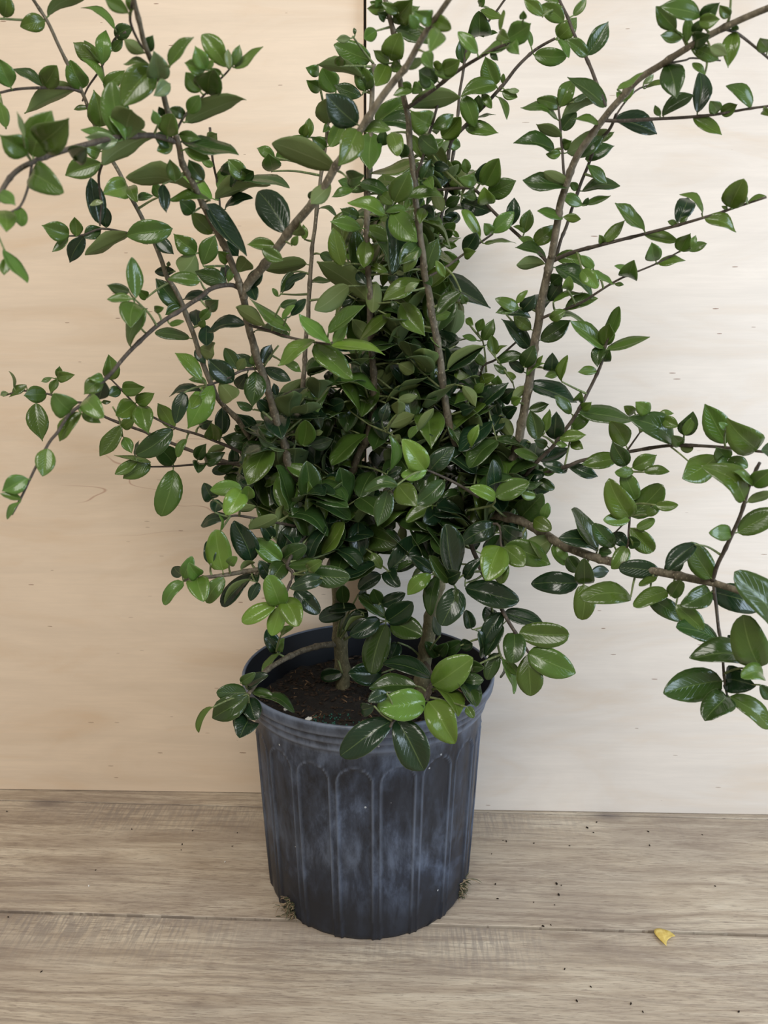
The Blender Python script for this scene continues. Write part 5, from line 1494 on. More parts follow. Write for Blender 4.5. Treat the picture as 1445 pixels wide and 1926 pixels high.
u 363 9353 6719 416 9364 6763 604 9297 7042 -47 72 49 137
l 363 9353 6719 309 9286 6681 397 9249 6840 -17 -97 -13 85
l 37 9588 6184 51 9542 6219 50 9447 6702 83 -54 -10 197
u 118 9600 6672 78 9618 6616 223 9481 6645 68 72 -2 101
L* 503 8850 6354 479 8740 6371 202 8610 6745 20 -95 -18 235
L 503 8850 6354 491 8742 6358 194 8682 6318 17 -96 19 136
D 552 8883 6330 541 8960 6324 820 8879 6614 -24 -96 -3 190
d 785 10382 6352 787 10411 6348 629 10315 6809 3 -97 -19 220
u 873 10633 6781 887 10646 6780 624 10451 6724 -54 79 -25 163
D 676 10712 7333 679 10771 7331 530 10694 7071 6 -96 25 156
u 858 10700 6997 857 10692 6997 1051 10489 7040 71 69 4 148
d 833 9738 6844 826 9743 6833 974 9678 6555 16 -93 30 129
d* -394 10250 6202 -410 10290 6203 -744 10176 6665 21 -96 -8 261
m -394 10250 6202 -380 10261 6178 -651 10205 6245 30 -71 62 114
u -379 10238 6249 -350 10246 6254 -175 10178 6551 -74 39 53 141
d -369 10034 6568 -369 10038 6567 -562 9989 6713 22 -96 -2 113
D -997 9733 6534 -955 9819 6524 -660 9758 6613 -21 -97 3 152
u -845 9632 6729 -893 9630 6696 -767 9579 6728 37 92 0 67
l -1112 10280 7082 -1026 10242 7056 -808 10193 7171 -45 -68 57 101
D -845 9632 6729 -803 9702 6756 -898 9766 7061 4 -96 22 136
d -738 9816 7098 -739 9824 7097 -949 9770 7261 21 -97 -4 109
D -496 9596 7099 -499 9658 7095 -718 9889 6984 -63 -72 -26 161
D -425 10275 6107 -413 10340 6078 -233 10110 6071 -74 -59 29 146
D 37 9588 6184 24 9668 6144 213 9559 6271 -44 -88 -11 123
D -797 9960 6082 -771 10041 6083 -518 10092 6045 22 -96 14 128
m 655 9435 7762 694 9437 7749 548 9397 7887 50 -80 30 82
m 516 10689 7659 538 10687 7695 185 10608 7865 38 -81 42 160
D 104 9785 7802 104 9868 7803 237 9763 7724 -49 -82 27 94
u 943 9190 7314 942 9181 7315 1105 9122 7080 33 93 0 117
D 961 9561 6982 969 9639 6976 1133 9454 7043 -71 -68 -13 134
D 1171 9751 6927 1178 9812 6922 1569 9696 7331 -62 -65 41 231
m 1227 9700 7853 1232 9681 7853 1348 9623 8107 -18 -96 -13 132
m 1153 9599 7954 1152 9589 7954 1197 9460 8101 -31 -75 -57 104
m 1227 9700 7853 1153 9689 7853 976 9652 7917 31 -86 37 77
m 987 9422 8099 988 9431 8099 1069 9333 8022 -55 -74 36 77
m 1369 9630 7659 1377 9648 7685 1324 9600 7916 -9 -96 -22 119
m 1369 9630 7659 1389 9640 7685 1512 9605 7801 -63 -57 50 69
m 1293 9833 7548 1285 9826 7552 1127 9780 7724 7 -97 -20 101
D 1845 9525 7772 1804 9612 7762 1423 9511 8103 43 -86 22 208
m 1855 9462 7968 1778 9452 7976 1558 9400 8123 8 -96 -21 129
d 1850 9500 7851 1917 9540 7851 2248 9455 8088 -22 -96 -3 182
d 1427 9650 7594 1412 9679 7581 1728 9611 7672 -31 -84 43 135
d 1725 9566 7531 1731 9597 7530 1813 9390 7774 -40 -75 -51 171
D 1824 9620 7452 1752 9699 7463 1552 9650 7607 10 -97 -18 107
d 1524 9675 7463 1538 9698 7450 1370 9659 7555 21 -97 -2 81
m 1598 9694 7364 1662 9707 7397 1521 9677 7463 15 -97 -12 67
l 1821 9630 7412 1773 9590 7427 1992 9534 7583 -57 -54 60 110
l 1830 9600 7530 1896 9566 7531 1949 9535 7673 -68 -71 10 62
D 2090 9420 7477 2053 9489 7481 1996 9209 7675 -13 -54 -82 170
m 2090 9420 7477 2143 9422 7470 1956 9385 7420 16 -97 13 91
m 2056 8911 7376 2054 8903 7376 2086 8842 7677 -86 -49 -1 124
D 1814 9650 7333 1840 9710 7317 2421 9580 7113 7 -74 66 252
m 2326 9400 6956 2301 9383 6970 2068 9321 7194 36 -91 12 131
m 2382 9200 7118 2342 9216 7136 2317 9040 7247 -29 -47 -82 102
u 1811 9660 7293 1816 9646 7281 1599 9592 7112 -33 93 12 112
D 1623 9700 7331 1662 9753 7249 1496 9971 7102 -63 -69 -31 162
l 1560 9350 7102 1555 9319 7104 1655 9169 7177 -73 -61 -27 103
d 1787 9733 7007 1847 9751 6994 2090 9698 7065 -23 -96 6 108
d 1876 9039 6740 1829 9049 6695 1713 8978 7040 -9 -96 -23 178
l 1876 9039 6740 1910 8972 6791 1912 8920 7057 -74 -64 -12 108
D 2136 9375 6631 2117 9429 6651 2082 9228 7008 -21 -84 -49 198
l 2156 9362 6665 2158 9320 6664 2464 9254 6723 -26 -90 33 127
m 2303 9400 6628 2325 9408 6627 2439 9270 6552 -61 -69 35 112
m 2315 9400 6793 2330 9409 6785 2553 9349 6973 -30 -94 5 145
d* 2334 9217 7014 2351 9223 7009 2990 9085 6944 -7 -67 72 263
m 2349 9200 7049 2383 9204 7036 2453 9056 7134 -69 -59 -39 102
m 2524 9129 7470 2513 9123 7491 2277 9078 7480 17 -94 27 96
m 2588 9100 7744 2582 9113 7761 2155 9010 8071 46 -79 38 215
d 2595 9100 7785 2550 9137 7785 2475 8996 7555 -14 -81 54 137
d 2564 9100 7622 2599 9140 7601 2603 8967 7736 -44 -55 -69 113
m 2588 9100 7744 2600 9083 7736 3063 8978 7880 -35 -45 81 198
m 2595 9100 7785 2593 9115 7785 2570 8917 8032 -29 -73 -61 162
m 2600 9080 7821 2599 9097 7809 2683 9009 8225 -86 -49 7 173
m 1951 9486 6379 1945 9503 6401 1622 9438 6504 33 -76 55 138
D 1926 9500 6348 1916 9556 6367 1992 9841 6535 -3 -50 86 175
D 1951 9486 6379 1954 9542 6369 2357 9624 6493 -6 -72 68 172
D 2262 9300 6330 2286 9386 6257 1975 9323 6373 35 -78 51 135
D 1873 9730 6576 1888 9808 6566 1730 9593 6470 43 -61 65 138
d 2072 9414 6532 2032 9444 6570 1846 9324 6650 48 -85 -17 106
l 2116 9388 6596 2124 9331 6610 2262 9301 6587 -19 -97 11 65
m 2801 8946 6541 2794 8930 6507 2335 8841 6444 5 -73 66 189
D 2262 9300 6330 2303 9356 6302 2644 9280 6207 -5 -85 51 145
d 980 9879 6413 1047 9891 6431 1387 9816 6316 -16 -97 15 153
D 1366 9200 5955 1376 9265 5929 1321 9166 6435 55 -82 -10 207
L 1084 9387 6563 1071 9272 6578 1148 9215 6856 -68 -72 4 118
u 1744 9825 6623 1653 9815 6648 1488 9688 6892 -14 90 38 151
u 1738 9833 6580 1670 9825 6578 1274 9747 6601 -8 63 76 162
D 1508 9795 6914 1516 9876 6917 1321 9702 6674 15 -85 49 179
D 1508 9795 6914 1472 9860 6904 1404 9807 7112 -4 -95 -26 110
D 1508 9795 6914 1570 9867 6904 1675 9627 7030 -72 -54 -42 151
d 1368 9891 6907 1289 9919 6872 1036 9868 6808 16 -96 16 117
m 1138 9652 7214 1136 9633 7215 1235 9489 7327 -57 -70 -40 107
m 1267 9859 7333 1227 9856 7338 1400 9748 7422 -48 -86 -12 116
l 1392 9490 7327 1384 9439 7329 1365 9243 7438 -15 -46 -86 111
m 2041 9611 6188 2031 9622 6206 2172 9524 6222 -57 -80 13 95
D 1823 9611 6160 1839 9677 6142 2022 9513 6196 -67 -73 5 137
d* 3273 8577 6675 3280 8602 6697 2714 8481 7008 34 -89 28 263
m 2868 8886 6597 2837 8874 6640 2582 8707 6953 8 -90 -42 199
l 3045 8539 7011 2955 8505 7053 2727 8303 7184 43 -77 -44 142
m 2818 8593 7046 2813 8577 7048 2649 8450 7128 45 -81 -35 95
m 3045 8539 7011 3058 8551 7002 3230 8513 7053 -33 -78 52 73
m 3045 8539 7011 3110 8525 6981 3247 8401 6910 -59 -77 21 119
d 2758 8500 6433 2734 8504 6456 2539 8436 6753 -6 -95 -26 168
m 2758 8500 6433 2802 8488 6434 3039 8411 6590 -37 -91 10 156
m 2885 8337 6410 2889 8348 6408 3150 8291 6429 -21 -76 60 107
d 3306 8370 6819 3318 8413 6815 3326 8225 7087 -47 -72 -48 165
l 3306 8370 6819 3285 8302 6827 3345 8259 7027 -42 -90 -7 93
m 3329 8531 6679 3338 8530 6682 3172 8338 6811 33 -70 -62 120
u 3329 8531 6679 3339 8530 6670 3443 8428 6659 68 71 -15 90
m* 3702 8208 6696 3710 8220 6743 3400 8119 7174 -14 -93 -32 231
l 3567 7910 6936 3540 7850 6942 3420 7762 7005 38 -82 -42 66
m* 3946 7978 6689 3933 7978 6705 3504 7792 7056 7 -91 -39 258
m 3655 8095 6592 3679 8088 6588 3432 7843 6766 31 -74 -59 160
m* 3655 8095 6592 3570 8108 6619 3116 7836 6422 25 -80 53 251
m 3655 8095 6592 3678 8085 6577 3507 7947 6551 51 -72 45 91
m 3655 8095 6592 3701 8112 6584 3889 8035 6515 -34 -92 10 126
m* 3486 7183 6328 3463 7175 6325 3020 7069 6681 33 -92 13 231
d 4063 7867 6678 4064 7879 6695 3802 7625 6739 69 -68 20 147
l 3473 7100 6494 3474 7060 6491 3249 7011 6630 46 -72 50 108
m 3473 7100 6494 3505 7100 6473 3586 6922 6673 -71 -64 -28 151
l 2764 8500 6390 2801 8436 6394 2573 8393 6401 19 -96 15 107
m* 2809 8500 5849 2811 8505 5854 2518 8398 6340 -6 -96 -25 244
m 2797 8500 6069 2862 8483 6069 2687 8415 6386 -10 -95 -26 169
m* 2813 8500 5880 2836 8512 5865 3136 8411 6253 -41 -90 8 244
m 2941 8329 5929 2944 8337 5927 3088 8298 6045 -37 -90 16 95
m 3003 8229 6059 3007 8240 6057 3235 8190 6067 -22 -95 19 100
l 2814 8500 5842 2797 8457 5839 2476 8396 5853 18 -87 43 131
m 2875 8420 5749 2874 8414 5750 3054 8368 5872 -35 -91 19 97
m 2814 8500 5730 2828 8496 5731 3088 8416 5475 -20 -96 11 195
d 2813 8500 5569 2836 8520 5548 2899 8314 5613 -95 -29 -1 123
D 2813 8500 5528 2836 8588 5493 2688 8702 5631 -38 -86 31 136
m 2813 8500 5528 2812 8516 5511 2625 8452 5262 -20 -89 38 160
D 3048 8100 5328 3068 8153 5312 2644 8245 5335 -19 -94 26 178
D 3082 7296 5851 3108 7358 5835 2824 7283 5581 -35 -71 60 155
m* 3422 7581 5419 3399 7581 5413 3073 7485 5825 12 -97 -14 214
D 3121 8010 5333 3134 8077 5322 3238 7935 5544 -64 -74 -18 141
m 3048 8100 5328 3025 8089 5270 2816 8046 5185 -26 -43 85 92
m 3048 7750 5190 3022 7748 5220 2643 7672 5104 -10 -64 75 162
m 3048 7750 5190 3073 7751 5160 3066 7540 5379 -60 -56 -56 136
d 2915 7932 5064 2913 7966 5089 3237 7873 4840 -15 -97 16 175
D 2915 7932 5064 2960 8014 4999 3129 7966 4868 25 -75 59 88
m 3061 7590 5120 3059 7584 5122 3335 7501 4883 -17 -97 14 167
d* 3526 7505 4764 3511 7522 4757 3014 7426 4935 37 -59 70 214
d 3449 7588 5269 3408 7598 5269 3040 7454 5155 15 -82 54 189
D* 3449 7588 5269 3453 7673 5244 3939 7557 5096 -16 -95 22 247
d* 3676 6748 5190 3695 6781 5177 3248 6650 5748 50 -83 20 295
D 3806 6993 5422 3838 7052 5403 3603 7002 5547 46 -72 50 112
m 3468 7362 5934 3465 7373 5951 3167 7226 5987 45 -86 21 138
m* 3474 7350 5968 3519 7353 5956 3868 7261 6203 -39 -88 23 190
u 3488 7200 6294 3501 7185 6302 3718 7132 6416 7 94 31 100
m* 3731 7019 4633 3710 7017 4678 3402 6813 5240 -14 -89 -40 283
d* 3707 7258 4678 3727 7297 4661 3098 7181 4745 21 -57 78 258
d* 3580 7450 4335 3559 7464 4329 2904 7339 4243 10 -85 51 291
D 3580 7450 4335 3625 7510 4320 3753 7161 4409 -91 -26 30 237
l 3731 7019 4633 3730 6979 4606 3428 6755 4706 59 -52 60 156
d 3783 7119 4440 3803 7156 4423 3935 7111 4282 -20 -96 12 108
d* 3612 7410 4185 3598 7420 4181 3258 7110 4050 15 -51 83 235
m* 3612 7410 4185 3632 7396 4180 4059 7276 3904 18 -76 61 209
D 3634 7572 4749 3664 7634 4725 3703 7532 4777 -93 -34 3 68
L -1634 8657 6119 -1627 8562 6190 -1975 8488 6179 20 -95 17 152
L* -1634 8657 6119 -1637 8548 6168 -1771 8320 5925 38 -76 51 207
l -1634 8657 6119 -1590 8602 6046 -1524 8404 6242 -3 -70 -70 129
D -2033 8823 6015 -2047 8882 6004 -2069 8642 6213 49 -59 -62 152
D -2051 9034 5803 -2069 9115 5786 -2075 9349 5899 31 -40 85 143
D -1913 9200 5714 -1953 9290 5680 -2335 9365 5581 -31 -60 72 161
l -1936 8762 5642 -1925 8710 5655 -1920 8671 5855 98 -16 -5 82
L* -2003 9100 4990 -1990 9023 5081 -2034 8918 5625 26 -94 -16 262
D -1668 9222 5134 -1683 9306 5111 -1854 9190 5676 30 -94 -10 256
D -2105 8915 5194 -2121 8984 5174 -2173 9041 5442 22 -93 24 130
l -1870 8841 5201 -1861 8799 5214 -1736 8642 5349 -48 -75 -42 102
u -1797 9183 5005 -1795 9168 5053 -1611 9127 5161 -17 78 59 87
L* -1353 9467 5135 -1312 9359 5110 -1652 9266 5426 34 -93 9 217
D -1353 9467 5135 -1336 9534 5104 -1143 9639 5561 10 -97 18 221
d -1353 9467 5135 -1317 9487 5074 -988 9281 5312 -46 -87 -11 206
D -1137 9700 5261 -1167 9784 5239 -1072 9610 5525 -11 -86 -48 155
D -1410 9260 5428 -1421 9332 5410 -1517 9135 5634 53 -73 -41 148
u -1657 9100 5575 -1657 9098 5576 -1301 9022 5753 -6 86 49 162
u -1343 9475 5572 -1353 9461 5601 -1273 9416 5818 -56 73 36 94
u -1814 9300 5706 -1818 9304 5773 -1596 9260 5836 11 94 29 94
u -1134 9600 5499 -1139 9596 5557 -1004 9542 5806 9 97 16 117
d -1218 9200 5099 -1203 9234 5075 -807 9155 5139 -23 -51 81 164
d -1218 9200 5099 -1270 9240 5101 -1379 8944 4969 47 -49 72 201
D -1427 9172 4926 -1437 9242 4905 -1559 9133 5173 40 -89 -18 148
L* -1281 8975 4651 -1276 8889 4673 -1366 8627 5119 37 -82 -41 235
L* -1305 8950 4625 -1322 8851 4686 -1727 8755 4502 -3 -84 52 182
L -1281 8975 4651 -1273 8868 4667 -1376 8787 4312 10 -97 19 182
L* -1241 9017 4722 -1240 8930 4742 -1024 8690 4472 -8 -77 62 236
D -1672 9233 5022 -1665 9321 4938 -2063 9199 4552 -42 -63 63 227
u -1609 9063 4926 -1662 9071 4944 -1961 8978 4643 -70 40 57 174
l -2003 9100 4990 -1991 9066 4973 -2211 8984 4668 12 -97 17 185
l -2292 8967 4989 -2285 8926 5015 -2146 8621 4805 1 -56 82 221
l -2449 8900 4983 -2438 8858 4982 -2689 8778 4725 -22 -84 48 147
l -2449 8900 4983 -2421 8850 5025 -2300 8790 5322 -7 -97 -17 130
l -2292 8967 4989 -2267 8911 5033 -2312 8677 5275 58 -63 -50 156
D -2449 8900 4983 -2479 8977 5027 -2640 9194 5073 -42 -48 76 131
D -1609 9063 4926 -1568 9131 4884 -1674 9078 4664 11 -97 18 113
D -1672 9233 5022 -1664 9314 4940 -1582 9136 4882 -26 -40 87 108
D -725 8622 5095 -731 8684 5076 -1103 8604 4995 8 -85 49 156
D -1108 9048 4813 -1116 9119 4790 -807 9032 4512 6 -92 35 187
D -1135 9100 5004 -1117 9168 4983 -833 9091 4869 -10 -91 38 160
D -1342 10293 5849 -1354 10382 5832 -1371 10693 5496 16 -71 -67 207
m -1368 10353 6034 -1421 10360 5971 -1246 10101 5855 -42 -59 68 169
l -1118 10025 6061 -1115 9988 6048 -1044 9808 5852 -4 -73 66 149
m -1575 9927 5973 -1574 9923 5974 -1196 9846 6086 -33 -58 73 161
m -1843 10594 5946 -1845 10594 5870 -1920 10367 5999 74 -49 -43 135
l -1323 9238 4151 -1319 9209 4162 -1162 9171 4292 -50 -76 38 83
D -1461 9700 3728 -1433 9754 3721 -1586 9684 4054 36 -92 -3 174
D -517 10375 5717 -568 10433 5733 -784 10087 5482 39 -68 61 267
d* -538 10400 5618 -555 10442 5625 -837 10290 4972 5 -97 20 313
D -302 10029 5251 -338 10102 5278 -498 10175 5590 3 -96 24 145
d* -528 10388 5668 -479 10414 5630 159 10269 5329 -9 -95 26 357
d 121 8136 6284 148 8162 6297 -215 8088 6263 6 -63 76 149
u 121 8136 6284 136 8145 6288 -118 8093 6251 -23 53 81 105
d 121 8136 6284 43 8160 6238 -72 8076 5853 0 -97 21 174
D -233 10106 5868 -235 10183 5854 -47 10056 5834 -51 -80 27 116
d -773 10035 5910 -804 10060 5920 -428 9984 5992 -26 -70 65 156
u -773 10035 5910 -745 10031 5897 -572 9996 5874 23 88 40 71
d* -302 10029 5251 -279 10071 5256 194 9761 5230 -50 -79 31 290
d -302 10029 5251 -322 10042 5263 -509 9952 4884 2 -97 22 181
u -302 10029 5251 -278 10037 5249 -466 9958 4927 -75 58 29 152
m* -302 10029 5251 -307 10025 5208 -277 9872 4728 3 -94 30 275
m -302 10029 5251 -293 10040 5219 -264 9976 4922 3 -97 21 137
m -157 9657 5128 -157 9642 5132 -31 9591 4929 2 -96 25 126
d* -941 8838 5129 -959 8882 5096 -406 8771 5063 -17 -93 31 232
m -941 8838 5129 -927 8833 5151 -756 8651 5295 -62 -75 -20 128
D* 63 9670 4873 67 9724 4876 481 9902 5268 7 -92 35 311
d 63 9670 4873 180 9690 4886 374 9644 5015 -55 -52 64 95
D 63 9670 4873 53 9723 4861 190 9454 4740 -40 -53 73 184
D 63 9670 4873 -46 9739 4812 -343 9666 4629 4 -94 31 170
D -351 9894 4480 -353 9960 4458 -255 10094 4460 70 -52 47 87
d -47 9846 4367 -61 9859 4370 -144 9637 4652 32 -78 -52 159
d 25 9836 4122 25 9870 4153 -333 9773 4504 64 -57 49 204
D -47 9846 4367 -33 9936 4329 285 9864 4504 -30 -93 17 160
D 25 9836 4122 40 9897 4097 377 9616 4468 -54 -82 -13 263
d* 25 9836 4122 98 9856 4097 506 9563 4010 -44 -75 48 276
d* 25 9836 4122 25 9849 4068 -178 9696 3405 -4 -96 23 305
D 25 9836 4122 -62 9894 4129 -468 9797 3919 4 -92 35 204
D -290 9899 4224 -224 9983 4204 -560 9897 3973 2 -93 33 184
u -290 9899 4224 -266 9898 4158 -541 9829 3984 -50 69 51 133
D -290 9899 4224 -385 9974 4254 -772 10050 4196 -22 -45 85 160
D -546 9972 4270 -536 10062 4177 -901 9984 4096 12 -92 35 192
d -546 9972 4270 -561 10001 4322 -562 9801 4638 8 -83 -53 161
L 644 9467 4894 597 9384 4919 296 9303 4674 -1 -94 32 171
D 644 9467 4894 635 9552 4897 361 9484 5118 27 -95 4 146
d 849 8986 4921 811 9002 4938 539 8917 5287 63 -70 32 180
d 644 9467 4894 701 9493 4857 604 9383 4358 -65 -69 28 208
D 758 9906 4942 762 9963 4926 734 9849 5296 -4 -94 -29 181
D 593 9816 5026 597 9882 5008 587 9796 5454 -5 -97 -19 200
D* 849 8986 4921 867 9049 4964 725 8905 5700 61 -78 -3 305
D 849 8986 4921 774 9048 4964 921 8766 5130 -81 -53 -19 171
d 849 8986 4921 891 8998 4843 825 8927 4522 -29 -91 26 134
D 849 8986 4921 921 9038 4830 701 8835 4432 -1 -88 46 277
d 728 9000 6236 725 9015 6199 404 8929 5930 3 -95 26 192
m 121 8136 6284 159 8126 6303 357 7867 6110 -39 -72 56 208
m 680 9767 5737 637 9759 5748 288 9676 5539 -15 -80 57 166
D 680 9767 5737 714 9838 5660 487 9508 5577 58 -55 59 211
d 1081 10033 5862 1027 10063 5862 768 9829 5748 45 -73 49 186
D 680 9767 5737 698 9845 5774 1009 9765 5633 -14 -95 23 182
D -797 9960 6082 -836 10049 6052 -999 9982 5776 9 -97 18 142
D -832 9968 5487 -837 10023 5475 -1025 9857 5294 31 -83 44 172
D -632 10373 5089 -637 10461 5067 -820 10253 4906 37 -74 54 181
D 783 10023 3831 788 10081 3809 690 10021 4114 64 -75 6 130
L 1366 9200 5955 1353 9109 5960 1030 9041 6104 33 -87 32 144
m 1366 9200 5955 1376 9181 5972 1756 9092 6173 -28 -94 12 209
m 1430 9989 5742 1439 9969 5763 1693 9834 5589 -28 -90 29 185
d 1686 9792 5837 1670 9834 5847 1809 9575 5730 -59 -57 56 182
d* 1744 9588 5573 1780 9618 5608 1968 9268 5996 -57 -72 -38 275
l 1918 9183 5684 1965 9125 5690 1998 9081 5912 -27 -94 -14 105
m 1918 9183 5684 1855 9167 5694 2033 8993 5587 -50 -76 40 158
l 1887 9318 5946 1874 9256 5958 1673 9173 6027 38 -91 1 105
D 1842 9789 6037 1877 9850 6001 2160 9788 5927 -17 -96 16 140
d 1974 9700 6145 2014 9718 6094 2202 9671 5976 -16 -97 14 117
D 1410 9250 5615 1406 9308 5594 959 9209 5386 6 -93 32 214
L* 1448 9050 5359 1414 8966 5394 1196 8616 5070 9 -70 69 298
m 1448 9050 5359 1478 9037 5362 1693 8816 5182 -40 -77 47 209
m* 1448 9050 5359 1495 9066 5382 2040 8941 5186 -13 -95 24 262
m 1426 8762 5264 1427 8766 5262 1396 8679 5011 -14 -92 34 146
D 1717 9288 5393 1732 9371 5372 1461 9148 5618 44 -84 -28 189
u 2091 9186 5440 2097 9201 5442 1769 8851 5371 -53 61 -57 239
m 2120 9143 5427 2104 9154 5372 2247 9091 5116 -16 -96 15 132
l 2149 9100 5413 2124 9066 5368 2252 9023 5217 -14 -97 15 105
d 1744 9588 5573 1751 9599 5570 1819 9543 5315 49 -81 31 108
d* 2537 8724 5425 2546 8756 5423 2175 8638 5926 60 -73 27 254
D 2537 8724 5425 2559 8797 5399 2058 8697 5568 35 -70 61 215
d 2536 8686 5328 2546 8707 5410 2658 8579 5418 -73 -62 26 101
d 2688 8589 5492 2700 8628 5482 2407 8549 5781 10 -97 -16 174
D 2388 8712 5009 2349 8787 4991 1795 8903 4955 -21 -92 29 231
d 2388 8712 5009 2397 8726 4997 2317 8494 5364 -18 -81 -55 191
d 2395 8750 5142 2334 8760 5146 2146 8558 5385 30 -82 -46 153
D 2501 8802 5093 2521 8874 5072 2780 9008 5072 42 -82 37 129
m 2388 8712 5009 2394 8711 4988 2368 8622 4578 -26 -93 22 216
m* 2719 7995 5079 2714 7980 5084 2135 7870 5120 16 -61 77 236
D* 1025 9216 4850 1035 9288 4764 1706 9143 4642 -9 -84 51 279
D 1523 9140 4473 1535 9214 4462 2020 9106 4331 5 -66 74 206
m* 1679 9040 4221 1699 9020 4264 2295 8894 4285 -20 -90 35 267
D 1505 9160 4504 1513 9246 4451 1266 9147 4057 -15 -92 33 190
D 1406 9400 4435 1424 9475 4413 1294 9206 4336 31 -40 85 167
D 1139 9036 4300 1095 9122 4282 1029 9058 4545 3 -96 -23 128
D 1025 9216 4850 1031 9285 4892 1205 9220 5176 -55 -81 15 136
D 1559 9100 4411 1503 9155 4326 1299 9057 3921 -66 -57 47 186
u 1434 9317 4243 1524 9322 4264 1323 9229 3878 -74 62 23 178
d 1657 9050 4252 1638 9055 4250 1582 8809 3941 -13 -76 63 241
m* 1822 8950 4009 1803 8954 4021 2380 8819 3810 -9 -92 34 293
m* 1822 8950 4009 1817 8957 4006 1843 8841 3486 -18 -95 20 280
l 1516 9125 3889 1509 9094 3877 1696 8992 3458 61 -65 43 188
l 1531 9100 3860 1583 9045 3854 1716 9000 3701 -4 -96 25 101
D 1516 9125 3889 1522 9216 3825 1529 9163 3584 87 -46 13 99
d 1488 9175 3948 1468 9198 3920 1317 9119 3589 -18 -93 30 164
D 1139 9036 4300 1204 9124 4253 1265 9200 3847 71 -69 -2 167
d 950 8634 3767 940 8667 3780 1200 8582 3833 -35 -85 37 143
d 1090 8861 3863 1093 8890 3850 1204 8637 3961 -92 -34 15 146
d 950 8634 3767 965 8652 3731 1063 8150 3685 38 -1 91 205
D 827 8851 3682 835 8938 3643 1025 8150 3712 21 14 96 325
m 949 8023 3749 949 8022 3749 1013 7922 3669 -26 -69 66 91
D 967 9014 4096 975 9087 4067 1095 8863 4185 -88 -46 2 135
l* 585 8700 3695 594 8640 3737 1039 8426 4173 -49 -86 8 312
L* 514 8350 3668 483 8251 3716 -89 8095 3726 24 -85 45 299
L* 514 8350 3668 520 8251 3703 804 8000 3297 -8 -86 48 299
m 567 8612 3687 593 8615 3679 846 8000 3642 24 4 96 266
D* 115 8067 3546 96 8152 3511 -506 8000 3149 -11 -83 53 287
D* 138 8100 3564 134 8185 3520 465 8000 2967 5 -93 34 335
D 611 9100 3607 616 9172 3580 -17 9306 3728 13 -39 90 265
d* 383 8569 3756 384 8593 3745 -169 8482 3796 18 -53 81 227
D 195 10293 3629 196 10384 3593 87 10199 3409 13 -73 65 169
D 33 7964 3946 33 8048 3907 -183 7937 3856 29 -79 52 133
D -111 7950 3798 -112 8014 3766 -262 8150 3645 -70 -69 9 133
D -34 10194 3199 -35 10269 3166 -514 10016 3278 50 -78 35 277
D -616 10487 3069 -621 10570 3032 -949 10684 2896 -41 -86 26 174
d 820 10372 3412 771 10405 3355 594 10332 3630 27 -95 -8 155
d 820 10372 3412 802 10411 3401 900 10149 3687 -55 -69 -45 171
d 820 10372 3412 893 10398 3440 1087 10138 3691 -71 -68 -15 186
d 361 8300 3543 387 8306 3485 453 8150 3699 -87 -46 -7 109
d -1751 9100 3399 -1781 9116 3414 -2141 9012 3463 30 -85 40 199
d* -1751 9100 3399 -1752 9104 3390 -2218 8985 3124 4 -93 35 261
D -1751 9100 3399 -1779 9160 3304 -1915 9067 2917 -6 -96 25 168
D -1751 9100 3399 -1754 9176 3311 -1634 8916 3130 -1 -57 81 208
D -1742 8986 3109 -1758 9069 3066 -1805 8719 3015 42 -18 88 248
d -1726 9133 3425 -1721 9162 3392 -1438 9105 3360 3 -38 91 116
d -1596 9068 3378 -1601 9096 3364 -1141 8997 3206 31 -6 94 199
D -1726 9133 3425 -1810 9210 3444 -1489 9140 3638 -49 -64 57 153
d -1831 9050 3577 -1837 9078 3564 -1632 9029 3732 -29 -94 8 109
m -2118 8712 3407 -2120 8719 3403 -2288 8640 3100 -73 -43 52 142
l -1426 9700 3697 -1417 9641 3722 -1657 9570 3507 -53 -42 73 132
l -1426 9700 3697 -1405 9659 3745 -1336 9617 3959 -36 -92 -7 92
D -1461 9700 3728 -1450 9770 3699 -1585 9658 3943 49 -85 -12 138
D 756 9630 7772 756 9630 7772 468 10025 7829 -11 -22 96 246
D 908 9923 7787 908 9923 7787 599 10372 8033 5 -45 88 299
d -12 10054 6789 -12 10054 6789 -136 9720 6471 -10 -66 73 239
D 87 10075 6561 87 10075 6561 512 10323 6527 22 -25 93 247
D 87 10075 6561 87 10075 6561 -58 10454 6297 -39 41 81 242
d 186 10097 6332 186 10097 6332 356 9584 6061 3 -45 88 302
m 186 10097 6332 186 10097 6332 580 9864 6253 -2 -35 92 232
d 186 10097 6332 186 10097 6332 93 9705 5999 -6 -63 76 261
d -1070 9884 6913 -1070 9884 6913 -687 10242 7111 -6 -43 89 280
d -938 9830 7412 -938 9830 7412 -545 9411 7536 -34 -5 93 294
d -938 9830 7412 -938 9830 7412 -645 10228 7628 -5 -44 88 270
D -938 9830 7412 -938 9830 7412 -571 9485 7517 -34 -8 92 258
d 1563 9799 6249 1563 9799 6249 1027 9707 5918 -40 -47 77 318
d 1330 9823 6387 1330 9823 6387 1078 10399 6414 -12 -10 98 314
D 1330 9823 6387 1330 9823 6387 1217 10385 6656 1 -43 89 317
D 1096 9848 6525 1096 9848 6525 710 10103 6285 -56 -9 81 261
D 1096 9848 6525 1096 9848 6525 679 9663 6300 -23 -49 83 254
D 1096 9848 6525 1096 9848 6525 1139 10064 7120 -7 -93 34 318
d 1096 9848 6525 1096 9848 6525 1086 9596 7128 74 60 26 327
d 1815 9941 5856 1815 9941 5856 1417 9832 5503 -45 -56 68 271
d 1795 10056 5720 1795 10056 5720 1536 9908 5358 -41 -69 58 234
D 1774 10170 5584 1774 10170 5584 2012 10557 5607 15 -15 97 227
